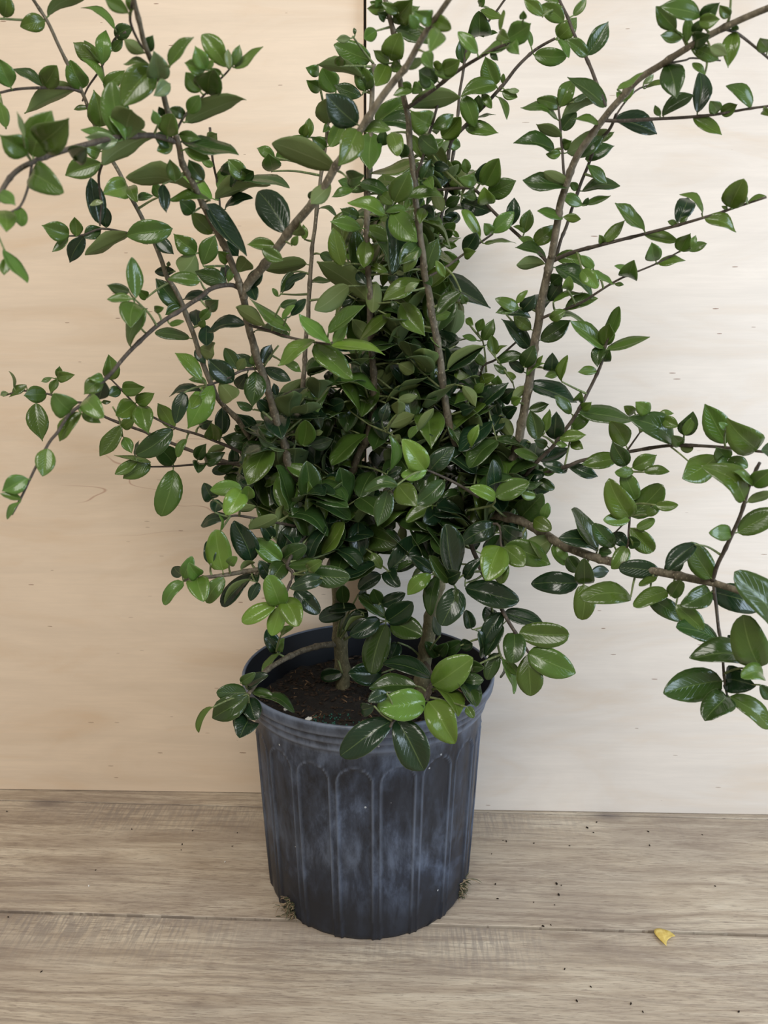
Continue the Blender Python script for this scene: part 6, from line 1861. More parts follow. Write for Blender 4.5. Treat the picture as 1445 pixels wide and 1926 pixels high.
D 1774 10170 5584 1774 10170 5584 1512 10678 5706 -6 -26 95 292
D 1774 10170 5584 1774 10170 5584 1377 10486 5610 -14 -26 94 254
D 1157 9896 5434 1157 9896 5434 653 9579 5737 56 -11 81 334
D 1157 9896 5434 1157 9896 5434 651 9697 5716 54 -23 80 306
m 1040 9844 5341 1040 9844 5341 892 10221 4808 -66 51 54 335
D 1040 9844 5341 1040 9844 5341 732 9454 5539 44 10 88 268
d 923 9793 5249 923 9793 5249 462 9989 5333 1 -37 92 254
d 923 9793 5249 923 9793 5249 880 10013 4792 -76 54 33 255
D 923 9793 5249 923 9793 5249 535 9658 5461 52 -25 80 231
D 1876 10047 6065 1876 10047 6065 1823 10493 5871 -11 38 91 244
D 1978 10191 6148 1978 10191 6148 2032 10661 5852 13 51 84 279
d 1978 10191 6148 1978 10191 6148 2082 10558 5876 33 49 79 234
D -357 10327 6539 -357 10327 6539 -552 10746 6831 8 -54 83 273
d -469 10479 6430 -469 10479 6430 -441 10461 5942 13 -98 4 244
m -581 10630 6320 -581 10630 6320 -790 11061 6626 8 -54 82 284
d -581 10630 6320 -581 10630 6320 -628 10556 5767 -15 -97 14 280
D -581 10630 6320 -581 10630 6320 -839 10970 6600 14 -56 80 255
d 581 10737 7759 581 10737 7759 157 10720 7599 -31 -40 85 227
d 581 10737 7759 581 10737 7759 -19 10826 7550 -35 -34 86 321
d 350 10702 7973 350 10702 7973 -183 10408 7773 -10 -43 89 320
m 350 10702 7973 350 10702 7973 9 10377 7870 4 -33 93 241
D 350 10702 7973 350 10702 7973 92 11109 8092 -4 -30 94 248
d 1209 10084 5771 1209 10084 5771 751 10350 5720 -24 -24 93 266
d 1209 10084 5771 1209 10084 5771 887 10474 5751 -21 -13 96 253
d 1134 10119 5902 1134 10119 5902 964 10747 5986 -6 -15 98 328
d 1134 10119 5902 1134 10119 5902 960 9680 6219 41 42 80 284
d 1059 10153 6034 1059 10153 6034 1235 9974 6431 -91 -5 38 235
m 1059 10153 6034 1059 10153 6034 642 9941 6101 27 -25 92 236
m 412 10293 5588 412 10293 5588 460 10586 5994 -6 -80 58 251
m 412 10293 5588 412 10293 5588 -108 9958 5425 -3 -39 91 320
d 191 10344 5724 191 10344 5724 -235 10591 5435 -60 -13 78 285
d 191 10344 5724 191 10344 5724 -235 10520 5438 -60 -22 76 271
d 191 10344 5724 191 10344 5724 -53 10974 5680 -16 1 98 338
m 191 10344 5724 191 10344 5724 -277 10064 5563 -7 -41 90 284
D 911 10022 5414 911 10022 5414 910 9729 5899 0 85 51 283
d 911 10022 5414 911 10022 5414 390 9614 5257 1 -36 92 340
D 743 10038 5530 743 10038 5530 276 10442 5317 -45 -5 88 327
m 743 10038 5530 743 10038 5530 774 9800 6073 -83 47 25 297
d 576 10054 5647 576 10054 5647 334 10500 5636 -17 -7 97 254
D 576 10054 5647 576 10054 5647 639 9966 6166 -47 -86 -9 265
D 1378 10200 6936 1378 10200 6936 1430 10857 6871 4 10 98 331
d 1378 10200 6936 1378 10200 6936 979 10520 6701 -52 -4 84 282
d 1378 10200 6936 1378 10200 6936 823 10001 7055 29 -28 90 301
m -207 10148 7057 -207 10148 7057 93 10498 6956 34 -2 93 236
m -207 10148 7057 -207 10148 7057 -245 10717 7228 -1 -29 95 298
d -260 10266 6932 -260 10266 6932 -18 10645 6896 22 -5 96 225
d -260 10266 6932 -260 10266 6932 -831 10371 6900 -12 -35 92 291
d -314 10385 6807 -314 10385 6807 -92 10805 6803 16 -8 97 238
d -314 10385 6807 -314 10385 6807 -434 10187 6328 -22 -87 42 266
d -314 10385 6807 -314 10385 6807 -374 10985 6993 -1 -29 95 316
d -314 10385 6807 -314 10385 6807 -716 10169 6366 -38 -63 66 317
d -1067 10183 5925 -1067 10183 5925 -1567 10275 5712 -42 -33 84 275
m -1067 10183 5925 -1067 10183 5925 -1208 9749 5985 16 8 97 230
D -1219 10156 6044 -1219 10156 6044 -1570 10601 6115 -11 -24 96 285
D -1219 10156 6044 -1219 10156 6044 -1143 9707 6527 -28 67 67 332
d -1371 10129 6164 -1371 10129 6164 -1585 10581 6396 3 -44 89 276
D -1371 10129 6164 -1371 10129 6164 -1310 9689 6598 -22 66 70 311
D -1371 10129 6164 -1371 10129 6164 -1355 9670 6497 -5 58 80 284
d 1731 10122 5876 1731 10122 5876 2123 9863 6194 -65 -8 74 284
D 1731 10122 5876 1731 10122 5876 1335 10402 6194 24 -56 78 290
d 1827 10266 6100 1827 10266 6100 1890 10718 6044 7 11 98 230
D -344 10221 6679 -344 10221 6679 -851 10377 7029 37 -52 76 318
D -463 10306 6602 -463 10306 6602 -338 10536 6196 85 29 42 242
d -463 10306 6602 -463 10306 6602 -610 10135 6187 -29 -84 45 236
D -582 10391 6526 -582 10391 6526 -779 10821 6788 6 -50 86 271
d -582 10391 6526 -582 10391 6526 -694 10252 6102 -27 -88 36 230
D -977 9417 5135 -977 9417 5135 -739 9418 5540 -67 -62 39 235
d -977 9417 5135 -977 9417 5135 -867 9689 4710 72 47 49 258
m -809 9542 5144 -809 9542 5144 -511 9503 5578 -72 -51 45 264
d -641 9667 5154 -641 9667 5154 -703 10104 5376 1 -45 88 247
D -641 9667 5154 -641 9667 5154 -267 9523 4938 28 -50 81 228
D -641 9667 5154 -641 9667 5154 -742 10230 5218 -5 -12 98 288
d 1327 10047 7115 1327 10047 7115 1173 9880 7563 94 -18 26 251
d 1304 10167 7239 1304 10167 7239 1062 10675 7072 -30 17 93 294
D 1304 10167 7239 1304 10167 7239 787 10451 7238 -16 -29 93 295
m 1281 10287 7363 1281 10287 7363 705 10293 7654 40 -41 81 323
D 1281 10287 7363 1281 10287 7363 834 10488 7393 -9 -33 93 245
D 1611 10033 5853 1611 10033 5853 1060 10135 6107 30 -44 83 308
d 1611 10033 5853 1611 10033 5853 1202 9828 5617 -23 -50 83 257
D 1438 10215 5715 1438 10215 5715 1696 10690 5466 40 24 87 297
m 1438 10215 5715 1438 10215 5715 1178 10007 5175 -36 -79 48 317
D 1265 10398 5577 1265 10398 5577 1523 10909 5362 34 21 90 305
d 1265 10398 5577 1265 10398 5577 802 10358 5664 20 -36 90 236
D 1265 10398 5577 1265 10398 5577 879 10520 5794 30 -49 81 230
D -216 10190 7306 -216 10190 7306 193 10357 6930 70 -24 66 290
m -216 10190 7306 -216 10190 7306 -310 10670 7558 2 -46 88 275
m -274 10393 7153 -274 10393 7153 -457 10260 6569 -37 -86 31 313
D -274 10393 7153 -274 10393 7153 -679 10300 6734 -51 -58 62 295
d -332 10596 6999 -332 10596 6999 -781 10567 6733 -43 -44 78 262
m -332 10596 6999 -332 10596 6999 -656 10496 6579 -51 -64 55 270
d -332 10596 6999 -332 10596 6999 -147 11069 7152 2 -31 94 265
m -332 10596 6999 -332 10596 6999 -745 10498 6563 -51 -58 61 304
m -2298 10944 5965 -2298 10944 5965 -2081 10877 5527 53 -74 38 247
m -2298 10944 5965 -2298 10944 5965 -2083 11300 6142 -3 -42 89 244
d -2289 10972 5813 -2289 10972 5813 -1900 11265 5859 11 -29 94 244
D 1621 9946 6159 1621 9946 6159 1727 10382 6395 -2 -47 87 253
d 1621 9946 6159 1621 9946 6159 1288 10045 5823 -71 -32 61 242
m 1430 10081 6230 1430 10081 6230 1270 10010 6687 77 -60 18 244
d 1239 10216 6302 1239 10216 6302 1322 10697 6368 4 -14 98 246
d 1239 10216 6302 1239 10216 6302 758 9985 6271 10 -32 93 267
m 1239 10216 6302 1239 10216 6302 1250 10417 6861 -2 -93 33 297
m 1239 10216 6302 1239 10216 6302 862 10327 5921 -71 -32 61 274
D 72 10020 7419 72 10020 7419 306 9693 7784 -68 26 67 271
D 72 10020 7419 72 10020 7419 96 10345 7844 -3 -79 60 268
d 228 10064 7472 228 10064 7472 354 9942 7991 -81 -57 6 274
D 385 10109 7526 385 10109 7526 428 10207 7965 -14 -95 23 226
d 385 10109 7526 385 10109 7526 786 9737 7453 -9 -28 94 276
d 385 10109 7526 385 10109 7526 441 10640 7739 0 -37 92 287
d -1214 9506 5700 -1214 9506 5700 -695 9380 5471 26 -45 84 291
m -1214 9506 5700 -1214 9506 5700 -1307 9712 6178 17 -88 41 264
d -959 9591 5870 -959 9591 5870 -422 9442 5642 24 -45 85 301
d -959 9591 5870 -959 9591 5870 -989 9524 6370 23 -96 -11 253
d -959 9591 5870 -959 9591 5870 -437 9198 5830 -13 -27 94 327
D -959 9591 5870 -959 9591 5870 -602 10007 5629 48 9 86 300
D 1509 9505 5715 1509 9505 5715 1338 10107 5814 -6 -17 97 317
D 1757 9812 5527 1757 9812 5527 1610 9969 4989 -89 -40 13 290
D -915 10296 5977 -915 10296 5977 -897 10589 5577 13 79 58 248
d -835 10443 5995 -835 10443 5995 -482 10626 5517 81 -22 52 311
D -835 10443 5995 -835 10443 5995 -933 10705 6419 14 -82 54 254
D -755 10589 6012 -755 10589 6012 -142 10565 6063 -9 -37 92 308
d -755 10589 6012 -755 10589 6012 -1035 11023 5914 -29 3 95 263
d -755 10589 6012 -755 10589 6012 -907 10881 6382 16 -73 65 247
m -1033 10022 6070 -1033 10022 6070 -1095 10093 5562 -43 -89 -7 258
m -910 10069 5992 -910 10069 5992 -590 9707 5835 1 -38 91 254
D -910 10069 5992 -910 10069 5992 -968 10424 5713 -21 57 78 228
D -787 10115 5913 -787 10115 5913 -789 10003 5281 -1 -97 17 321
D -787 10115 5913 -787 10115 5913 -575 9755 5542 15 -66 72 280
d -787 10115 5913 -787 10115 5913 -363 10523 6236 -14 -51 83 335
d 713 9930 6582 713 9930 6582 844 10478 6330 21 36 90 309
d 713 9930 6582 713 9930 6582 482 9736 6247 -32 -70 62 226
d 582 10018 6520 582 10018 6520 372 10521 6876 7 -55 82 326
d 451 10105 6457 451 10105 6457 230 9918 5972 -35 -80 47 283
m 451 10105 6457 451 10105 6457 559 10476 6168 35 51 78 241
d -43 10087 6875 -43 10087 6875 528 10054 6802 9 -37 91 288
d -43 10087 6875 -43 10087 6875 572 9886 6782 2 -37 92 327
D 100 10045 7089 100 10045 7089 -142 10304 7669 30 -81 49 340
d 243 10004 7304 243 10004 7304 340 10465 7643 -4 -58 80 290
d 243 10004 7304 243 10004 7304 842 9895 7218 6 -38 91 308
D 243 10004 7304 243 10004 7304 767 10035 7248 12 -36 91 264
D -1194 10521 6139 -1194 10521 6139 -929 10990 5889 41 23 87 297
d -1111 10651 6262 -1111 10651 6262 -775 10474 6580 -71 -16 67 248
D -1111 10651 6262 -1111 10651 6262 -1422 10889 6582 28 -62 72 253
d -1028 10782 6385 -1028 10782 6385 -425 10945 6264 26 -31 90 318
D -1028 10782 6385 -1028 10782 6385 -1282 11295 6423 -12 -13 97 287
m -1028 10782 6385 -1028 10782 6385 -658 11094 6182 50 -3 86 263
d -1243 10125 6582 -1243 10125 6582 -1128 10529 6901 -6 -60 78 263
D -1243 10125 6582 -1243 10125 6582 -1879 10176 6715 16 -38 90 325
d -1312 10264 6548 -1312 10264 6548 -1108 10522 6223 74 21 63 231
D -1312 10264 6548 -1312 10264 6548 -1633 10407 6836 37 -58 71 227
d -1381 10403 6515 -1381 10403 6515 -1805 10388 6169 -54 -47 68 274
d -1381 10403 6515 -1381 10403 6515 -1203 10694 5931 91 15 35 338
D -1033 9662 6935 -1033 9662 6935 -907 9035 7123 -14 25 95 333
D -826 9625 7145 -826 9625 7145 -795 9134 7371 -6 41 90 271
m -619 9589 7354 -619 9589 7354 -62 9701 7197 31 -32 88 295
m -619 9589 7354 -619 9589 7354 -747 9364 7730 82 30 46 228
D 627 10870 7680 627 10870 7680 775 11300 8033 -8 -61 78 316
d 578 10935 7563 578 10935 7563 776 11300 7830 -9 -55 82 271
m 530 11000 7446 530 11000 7446 1064 11300 7341 30 -22 92 334
D 530 11000 7446 530 11000 7446 499 11022 6835 -14 -98 -3 307
d 530 11000 7446 530 11000 7446 872 11300 7640 -10 -45 87 299
d 530 11000 7446 530 11000 7446 -69 11203 7449 -11 -33 93 316
d 1546 9953 5597 1546 9953 5597 1954 10121 5989 -41 -60 68 295
m 1698 9899 5572 1698 9899 5572 1887 9394 5927 -39 42 81 323
m 648 9748 7521 648 9748 7521 639 10233 7415 -1 21 97 248
d 648 9748 7521 648 9748 7521 447 10186 7376 -29 18 93 252
D 583 9876 7673 583 9876 7673 1014 10321 7889 -3 -40 90 328
d 583 9876 7673 583 9876 7673 351 10274 7535 -34 13 92 241
D 517 10004 7826 517 10004 7826 324 9754 8307 89 10 41 288
D 517 10004 7826 517 10004 7826 280 10385 7691 -35 11 92 234
m 517 10004 7826 517 10004 7826 210 9827 8129 73 -13 66 233
m 828 10303 5370 828 10303 5370 1018 10708 5007 52 42 73 288
d 828 10303 5370 828 10303 5370 524 10452 5755 43 -66 60 256
d 733 10418 5342 733 10418 5342 903 10787 4986 54 43 71 270
D 733 10418 5342 733 10418 5342 340 10554 5769 47 -61 62 298
d 639 10533 5313 639 10533 5313 745 10846 4823 67 54 49 295
d 639 10533 5313 639 10533 5313 315 10627 5640 48 -59 64 235
d 639 10533 5313 639 10533 5313 887 11038 5077 36 24 89 305
d 639 10533 5313 639 10533 5313 99 10437 5394 20 -34 91 277
d -655 10640 5430 -655 10640 5430 -234 10878 5837 -34 -61 71 316
m -655 10640 5430 -655 10640 5430 -751 10981 5062 -43 60 66 256
D -684 10820 5489 -684 10820 5489 -358 11008 5924 -40 -68 60 287
m -684 10820 5489 -684 10820 5489 -1148 10917 5925 50 -55 65 322
D -714 11000 5548 -714 11000 5548 -250 11300 5350 46 -13 87 340
d -714 11000 5548 -714 11000 5548 -1245 11139 5706 16 -41 89 286
m -714 11000 5548 -714 11000 5548 -586 11119 6076 -30 -90 28 278
d -714 11000 5548 -714 11000 5548 -965 11086 6152 51 -79 32 330
d -1376 9824 5205 -1376 9824 5205 -1097 10219 5565 -15 -60 77 301
D -1462 10017 5218 -1462 10017 5218 -1206 10424 4931 51 25 81 280
d -1547 10210 5231 -1547 10210 5231 -1389 10512 5635 -17 -75 63 264
d -1547 10210 5231 -1547 10210 5231 -1241 10643 5625 -15 -60 77 330
m 521 9624 7460 521 9624 7460 478 9208 7793 14 60 77 267
d 521 9624 7460 521 9624 7460 267 9117 7622 30 15 93 295
D 349 9638 7631 349 9638 7631 -146 10063 7515 -32 -12 93 331
D 349 9638 7631 349 9638 7631 247 9246 7857 26 43 85 232
d 177 9653 7801 177 9653 7801 -283 9394 7700 0 -37 92 269
D 177 9653 7801 177 9653 7801 81 9136 8151 21 51 82 316
d 177 9653 7801 177 9653 7801 148 10201 8136 1 -52 84 322
D 177 9653 7801 177 9653 7801 -326 9756 7628 -36 -32 86 271
D 5 9819 6596 5 9819 6596 -48 9989 7029 12 -91 37 234
m -234 9918 6656 -234 9918 6656 -685 9790 6272 -44 -55 70 303
d -472 10018 6716 -472 10018 6716 -613 10571 6468 -22 35 90 311
D -472 10018 6716 -472 10018 6716 -478 10450 7012 0 -56 82 262
d -472 10018 6716 -472 10018 6716 -617 9986 7207 62 -76 13 257
d 1575 9609 5437 1575 9609 5437 1655 9812 4955 97 5 18 264
d 1741 9692 5407 1741 9692 5407 1731 10152 5155 -2 48 87 262
D 1741 9692 5407 1741 9692 5407 1820 10250 5659 -1 -41 90 309
m 1197 9922 6264 1197 9922 6264 1024 10162 5724 -94 1 31 308
m 1197 9922 6264 1197 9922 6264 1070 9906 5798 -49 -84 16 242
D 1384 9966 6092 1384 9966 6092 1207 10210 5538 -94 0 30 315
m 1384 9966 6092 1384 9966 6092 1815 10442 6239 4 -32 93 329
D 1572 10010 5920 1572 10010 5920 1971 9746 5965 -25 -22 93 240
d 1572 10010 5920 1572 10010 5920 2112 10071 6131 -29 -42 85 292
d 1572 10010 5920 1572 10010 5920 1616 9671 5541 4 -73 66 255
d 1572 10010 5920 1572 10010 5920 1411 9919 5270 -37 -89 22 338
d 1153 9320 6018 1153 9320 6018 1615 9205 6157 -34 -31 88 248
d 1153 9320 6018 1153 9320 6018 1018 9800 5957 -14 8 98 251
m 1291 9442 5964 1291 9442 5964 1406 9958 6371 -5 -60 78 334
d 1430 9564 5911 1430 9564 5911 1912 9536 6196 -48 -39 77 280
D 1430 9564 5911 1430 9564 5911 1390 9767 5435 -95 22 17 259
D 1430 9564 5911 1430 9564 5911 1849 9520 6133 -46 -37 80 238
D 1430 9564 5911 1430 9564 5911 1616 9925 6308 -15 -69 70 284
D -1676 10183 6700 -1676 10183 6700 -1355 9919 6443 20 -54 80 245
D -1676 10183 6700 -1676 10183 6700 -1236 9965 6430 25 -51 81 280
d -1561 10054 6805 -1561 10054 6805 -1430 9645 6578 3 -47 87 243
d -1561 10054 6805 -1561 10054 6805 -1322 10237 7189 -36 -73 57 244
D -1445 9924 6910 -1445 9924 6910 -1259 9456 6628 5 -50 86 289
D 512 10620 7461 512 10620 7461 536 10823 8005 -4 -93 35 291
m 286 10544 7642 286 10544 7642 -272 10441 7368 -32 -45 82 315
D 286 10544 7642 286 10544 7642 -64 10199 7451 -6 -43 89 264
d 59 10468 7823 59 10468 7823 161 10098 8186 -39 58 70 264
d 59 10468 7823 59 10468 7823 219 10130 8372 -78 39 47 332
m 360 10865 7767 360 10865 7767 372 11258 7303 6 75 64 304
d 360 10865 7767 360 10865 7767 -72 10968 8109 44 -53 71 280
D 123 10920 7650 123 10920 7650 -261 11235 7966 20 -55 80 294
m -113 10976 7532 -113 10976 7532 -106 11048 7067 7 -98 -15 236
m -113 10976 7532 -113 10976 7532 -576 10832 7819 56 -27 77 282
D -113 10976 7532 -113 10976 7532 -140 11300 7261 -12 62 76 260
d -113 10976 7532 -113 10976 7532 -583 10987 7882 52 -45 71 293
d -978 9574 5384 -978 9574 5384 -1099 9548 5845 58 -80 11 238
d -978 9574 5384 -978 9574 5384 -1144 9569 5945 56 -80 16 293
m -862 9666 5510 -862 9666 5510 -983 9588 6100 60 -79 2 304
d -746 9759 5636 -746 9759 5636 -545 9427 6131 -78 31 53 314
d -746 9759 5636 -746 9759 5636 -1016 10101 6049 21 -67 69 300
d -746 9759 5636 -746 9759 5636 -393 10083 5433 50 0 86 260
d -746 9759 5636 -746 9759 5636 -933 10339 5822 -2 -31 94 318
D -1587 10492 6387 -1587 10492 6387 -1220 10153 6254 0 -36 92 259
d -1587 10492 6387 -1587 10492 6387 -1603 10629 5861 -22 -94 -24 272
D -1434 10561 6317 -1434 10561 6317 -1080 10614 6605 -49 -51 69 230
d -1434 10561 6317 -1434 10561 6317 -1150 10818 6620 -24 -61 74 244
d -1281 10630 6246 -1281 10630 6246 -818 10482 6481 -50 -27 81 270
D -1281 10630 6246 -1281 10630 6246 -1322 11166 6003 -7 40 90 295
D -1281 10630 6246 -1281 10630 6246 -933 10729 6551 -44 -56 69 237
D -1281 10630 6246 -1281 10630 6246 -1059 11034 6510 -8 -51 85 266
d 1056 10013 5290 1056 10013 5290 791 9498 5428 28 11 94 298
d 1056 10013 5290 1056 10013 5290 748 9591 5586 52 19 82 300
m 1172 9873 5407 1172 9873 5407 1644 10120 5765 -29 -55 77 321
d 1288 9733 5525 1288 9733 5525 1190 9262 5460 5 -14 98 243
d 1288 9733 5525 1288 9733 5525 1432 9883 5959 -31 -85 40 241
m 1288 9733 5525 1288 9733 5525 1179 9711 6053 48 -86 6 270
d 348 9681 6879 348 9681 6879 290 10185 7215 2 -55 82 304
d 348 9681 6879 348 9681 6879 303 9707 7338 20 -97 8 231
D 551 9754 7008 551 9754 7008 865 9291 7343 -53 23 81 326
d 551 9754 7008 551 9754 7008 888 10264 6764 41 15 89 329
D 754 9827 7137 754 9827 7137 779 9648 7784 -31 -91 -24 336
d 754 9827 7137 754 9827 7137 728 9771 7727 15 -98 -9 296
d 754 9827 7137 754 9827 7137 1218 9749 6907 33 -45 82 262
d 754 9827 7137 754 9827 7137 1093 10184 6885 54 8 83 277
d 152 9893 7236 152 9893 7236 528 9426 7406 -38 3 92 312
m 152 9893 7236 152 9893 7236 546 10391 7187 24 -9 96 318
d 369 9857 7091 369 9857 7091 639 9311 7132 -19 -2 97 305
D 587 9822 6946 587 9822 6946 618 9388 6688 1 -50 85 253
m 587 9822 6946 587 9822 6946 584 9324 6543 0 -62 77 320
m 587 9822 6946 587 9822 6946 573 10034 6389 -80 -55 -19 298
D -383 10430 5711 -383 10430 5711 -576 10171 6132 83 19 50 265
d -383 10430 5711 -383 10430 5711 -47 10855 5771 12 -23 96 273
d -237 10433 5927 -237 10433 5927 -173 10934 6182 -1 -45 88 283
d -90 10436 6144 -90 10436 6144 446 10214 6099 -6 -34 93 291
D -90 10436 6144 -90 10436 6144 385 10395 6082 8 -38 91 240
D -90 10436 6144 -90 10436 6144 88 11027 6369 0 -35 92 328
D -90 10436 6144 -90 10436 6144 407 10015 6166 -21 -20 95 326
d 699 9972 6541 699 9972 6541 781 10445 6582 5 -9 98 241
D 699 9972 6541 699 9972 6541 380 10427 6729 1 -37 92 294
d 588 10133 6347 588 10133 6347 564 9909 5796 -4 -92 37 297
D 478 10295 6152 478 10295 6152 85 10680 6330 3 -39 91 289
D 478 10295 6152 478 10295 6152 150 10776 6349 0 -37 92 307
D 478 10295 6152 478 10295 6152 495 10834 6244 1 -17 98 274
d 478 10295 6152 478 10295 6152 567 10176 5700 24 -92 29 238
m 1273 10390 5682 1273 10390 5682 1179 10751 5203 -49 64 58 304
D 1460 10620 5649 1460 10620 5649 1788 10677 5989 -54 -56 61 238
d 1460 10620 5649 1460 10620 5649 1408 10924 5172 -43 73 51 284
D 1646 10850 5617 1646 10850 5617 1430 11300 5564 -20 2 97 259
D 1646 10850 5617 1646 10850 5617 2091 10746 5534 8 -39 91 232
d 1646 10850 5617 1646 10850 5617 1495 11300 5913 5 -53 83 311
d 1315 10261 5682 1315 10261 5682 1401 10128 6270 -65 -74 -7 305
D 1315 10261 5682 1315 10261 5682 1143 10258 6123 63 -73 24 237
D 1370 10411 5799 1370 10411 5799 1291 10339 6351 47 -87 -5 281
D 1370 10411 5799 1370 10411 5799 1141 10404 6396 63 -73 23 320
d 1424 10560 5916 1424 10560 5916 1950 10683 5921 7 -35 92 270
d 1424 10560 5916 1424 10560 5916 1585 11082 5638 28 38 87 307
d 1424 10560 5916 1424 10560 5916 1903 10925 5708 45 -9 88 318
D -1130 10250 5924 -1130 10250 5924 -1069 10822 6179 0 -40 90 315
d -1130 10250 5924 -1130 10250 5924 -1533 10172 5599 -47 -52 70 262
D -1260 10325 5958 -1260 10325 5958 -1422 10823 5560 -38 49 77 329
d -1260 10325 5958 -1260 10325 5958 -1612 10066 6141 50 -8 85 237
m -1391 10400 5991 -1391 10400 5991 -1438 10942 5786 -7 34 93 291
m -1391 10400 5991 -1391 10400 5991 -1654 10256 6488 86 -33 36 291
D -1391 10400 5991 -1391 10400 5991 -1800 10099 6337 65 -4 74 307
D -1754 10578 5937 -1754 10578 5937 -1907 11065 5492 -41 53 73 338
m -1557 10636 5738 -1557 10636 5738 -1566 10284 5227 -1 -82 56 310
D -1360 10694 5538 -1360 10694 5538 -1020 10981 5662 -1 -38 91 231
d -1360 10694 5538 -1360 10694 5538 -1035 10375 5471 -9 -29 94 230
D -1360 10694 5538 -1360 10694 5538 -1105 11103 5599 10 -21 96 243
D -1460 10062 6558 -1460 10062 6558 -1571 10694 6673 -3 -18 97 326
D -1636 10108 6638 -1636 10108 6638 -1906 10402 6394 -59 11 79 234
d -1812 10154 6718 -1812 10154 6718 -1997 10568 6594 -27 16 94 235
d 1169 9522 6202 1169 9522 6202 1665 9756 6121 27 -26 92 277
D 1169 9522 6202 1169 9522 6202 707 9746 6558 32 -55 76 312
m 1202 9642 6288 1202 9642 6288 1301 10030 6068 25 42 86 229
d 1202 9642 6288 1202 9642 6288 1659 9976 6112 42 -11 89 296
d 1202 9642 6288 1202 9642 6288 884 9736 6688 52 -64 56 260
D 1716 9783 5980 1716 9783 5980 1611 9422 6227 32 46 81 225
d 1868 9662 6032 1868 9662 6032 1759 9140 6063 9 4 98 267
d -244 10329 5490 -244 10329 5490 -110 10046 5889 -70 43 54 254
d -244 10329 5490 -244 10329 5490 131 10603 5115 71 -4 68 299
d 0 10262 5505 0 10262 5505 122 9761 5813 -26 45 84 300
D 243 10194 5519 243 10194 5519 355 9684 5755 -20 37 90 287
d 243 10194 5519 243 10194 5519 517 10335 5991 -45 -74 48 282
D 243 10194 5519 243 10194 5519 352 9829 5828 -37 53 75 245
m 243 10194 5519 243 10194 5519 561 10466 5263 61 2 78 245
D 72 10093 7298 72 10093 7298 245 10391 7673 -18 -72 65 254
D 229 10193 7262 229 10193 7262 432 10113 6865 50 -75 41 227
d 229 10193 7262 229 10193 7262 173 10596 6987 -16 53 82 245
D 386 10293 7225 386 10293 7225 880 10010 7248 -20 -27 93 285
D 386 10293 7225 386 10293 7225 576 10689 7670 -14 -70 68 312
d 386 10293 7225 386 10293 7225 764 10048 6930 25 -55 78 269
D 386 10293 7225 386 10293 7225 502 10606 7530 -10 -67 72 226
d -920 9637 5082 -920 9637 5082 -499 9839 5178 -3 -38 91 239
D -758 9590 4948 -758 9590 4948 -691 9141 4852 -2 -21 97 232
D -595 9543 4814 -595 9543 4814 -118 9324 5053 -51 -20 83 289
d -595 9543 4814 -595 9543 4814 -54 9704 4987 -16 -42 88 295
d -595 9543 4814 -595 9543 4814 -155 9719 4934 -8 -40 90 245
D 513 10598 6529 513 10598 6529 235 10914 6108 -76 16 62 298
d 513 10598 6529 513 10598 6529 223 10257 6363 -3 -41 90 239
d 227 10641 6566 227 10641 6566 52 10831 7107 30 -86 40 300
m 227 10641 6566 227 10641 6566 18 10376 6874 70 21 66 229
D -59 10684 6603 -59 10684 6603 -283 11198 6388 -32 24 91 300
d -59 10684 6603 -59 10684 6603 -338 10351 6454 -2 -39 91 230
d -59 10684 6603 -59 10684 6603 -252 10999 6339 -56 30 76 227
d -59 10684 6603 -59 10684 6603 -332 10558 6257 -44 -66 59 229
m 162 10087 6463 162 10087 6463 505 10243 6844 -42 -63 64 268
d 337 10061 6429 337 10061 6429 544 9656 6637 -39 25 88 250
d 337 10061 6429 337 10061 6429 614 10469 6338 29 1 95 251
d -1696 10167 6544 -1696 10167 6544 -1746 9885 6123 -7 -82 56 255
d -1696 10167 6544 -1696 10167 6544 -1193 10243 6588 -2 -37 92 255
d -1594 10026 6532 -1594 10026 6532 -1269 9907 6985 -79 -34 48 285
D -1493 9885 6520 -1493 9885 6520 -1747 9400 6530 17 -7 97 274
m -1493 9885 6520 -1493 9885 6520 -880 9945 6742 -27 -41 86 327
m -1493 9885 6520 -1493 9885 6520 -1711 9390 6120 -9 -60 79 336
D -1493 9885 6520 -1493 9885 6520 -1086 9894 6764 -45 -43 77 237
d 1550 9938 6506 1550 9938 6506 1035 9607 6502 17 -27 94 306
d 1409 10017 6450 1409 10017 6450 864 9854 6731 50 -28 81 317
d 1268 10096 6395 1268 10096 6395 978 10509 6815 17 -63 74 328
d 1268 10096 6395 1268 10096 6395 832 10175 6796 51 -54 66 299
m 1268 10096 6395 1268 10096 6395 1329 10437 6082 26 62 73 233
D 1522 10045 5697 1522 10045 5697 1969 10260 5463 52 -19 82 275
d 1522 10045 5697 1522 10045 5697 1201 10451 6041 14 -56 80 311
D 1616 10157 5796 1616 10157 5796 1844 9933 6335 -92 -10 35 313
d 1616 10157 5796 1616 10157 5796 1979 10377 5580 56 -12 81 238
d 1711 10269 5895 1711 10269 5895 1411 10618 6254 19 -61 75 292
D 1711 10269 5895 1711 10269 5895 1866 10090 6392 -94 -21 22 275
d 1711 10269 5895 1711 10269 5895 1462 10437 6448 40 -80 42 315
d -1270 10124 5441 -1270 10124 5441 -1313 10749 5413 -3 4 99 313
D 325 10746 8033 325 10746 8033 -126 11099 8372 19 -53 81 332
d 78 10696 7983 78 10696 7983 -292 10990 8257 19 -53 82 273
d 78 10696 7983 78 10696 7983 -183 10445 8344 78 7 61 255
m -169 10646 7933 -169 10646 7933 -289 10318 7405 -13 -82 54 316
m -1252 10594 5640 -1252 10594 5640 -1145 11041 5822 0 -37 92 247
m -1252 10594 5640 -1252 10594 5640 -1841 10647 5685 4 -37 92 297
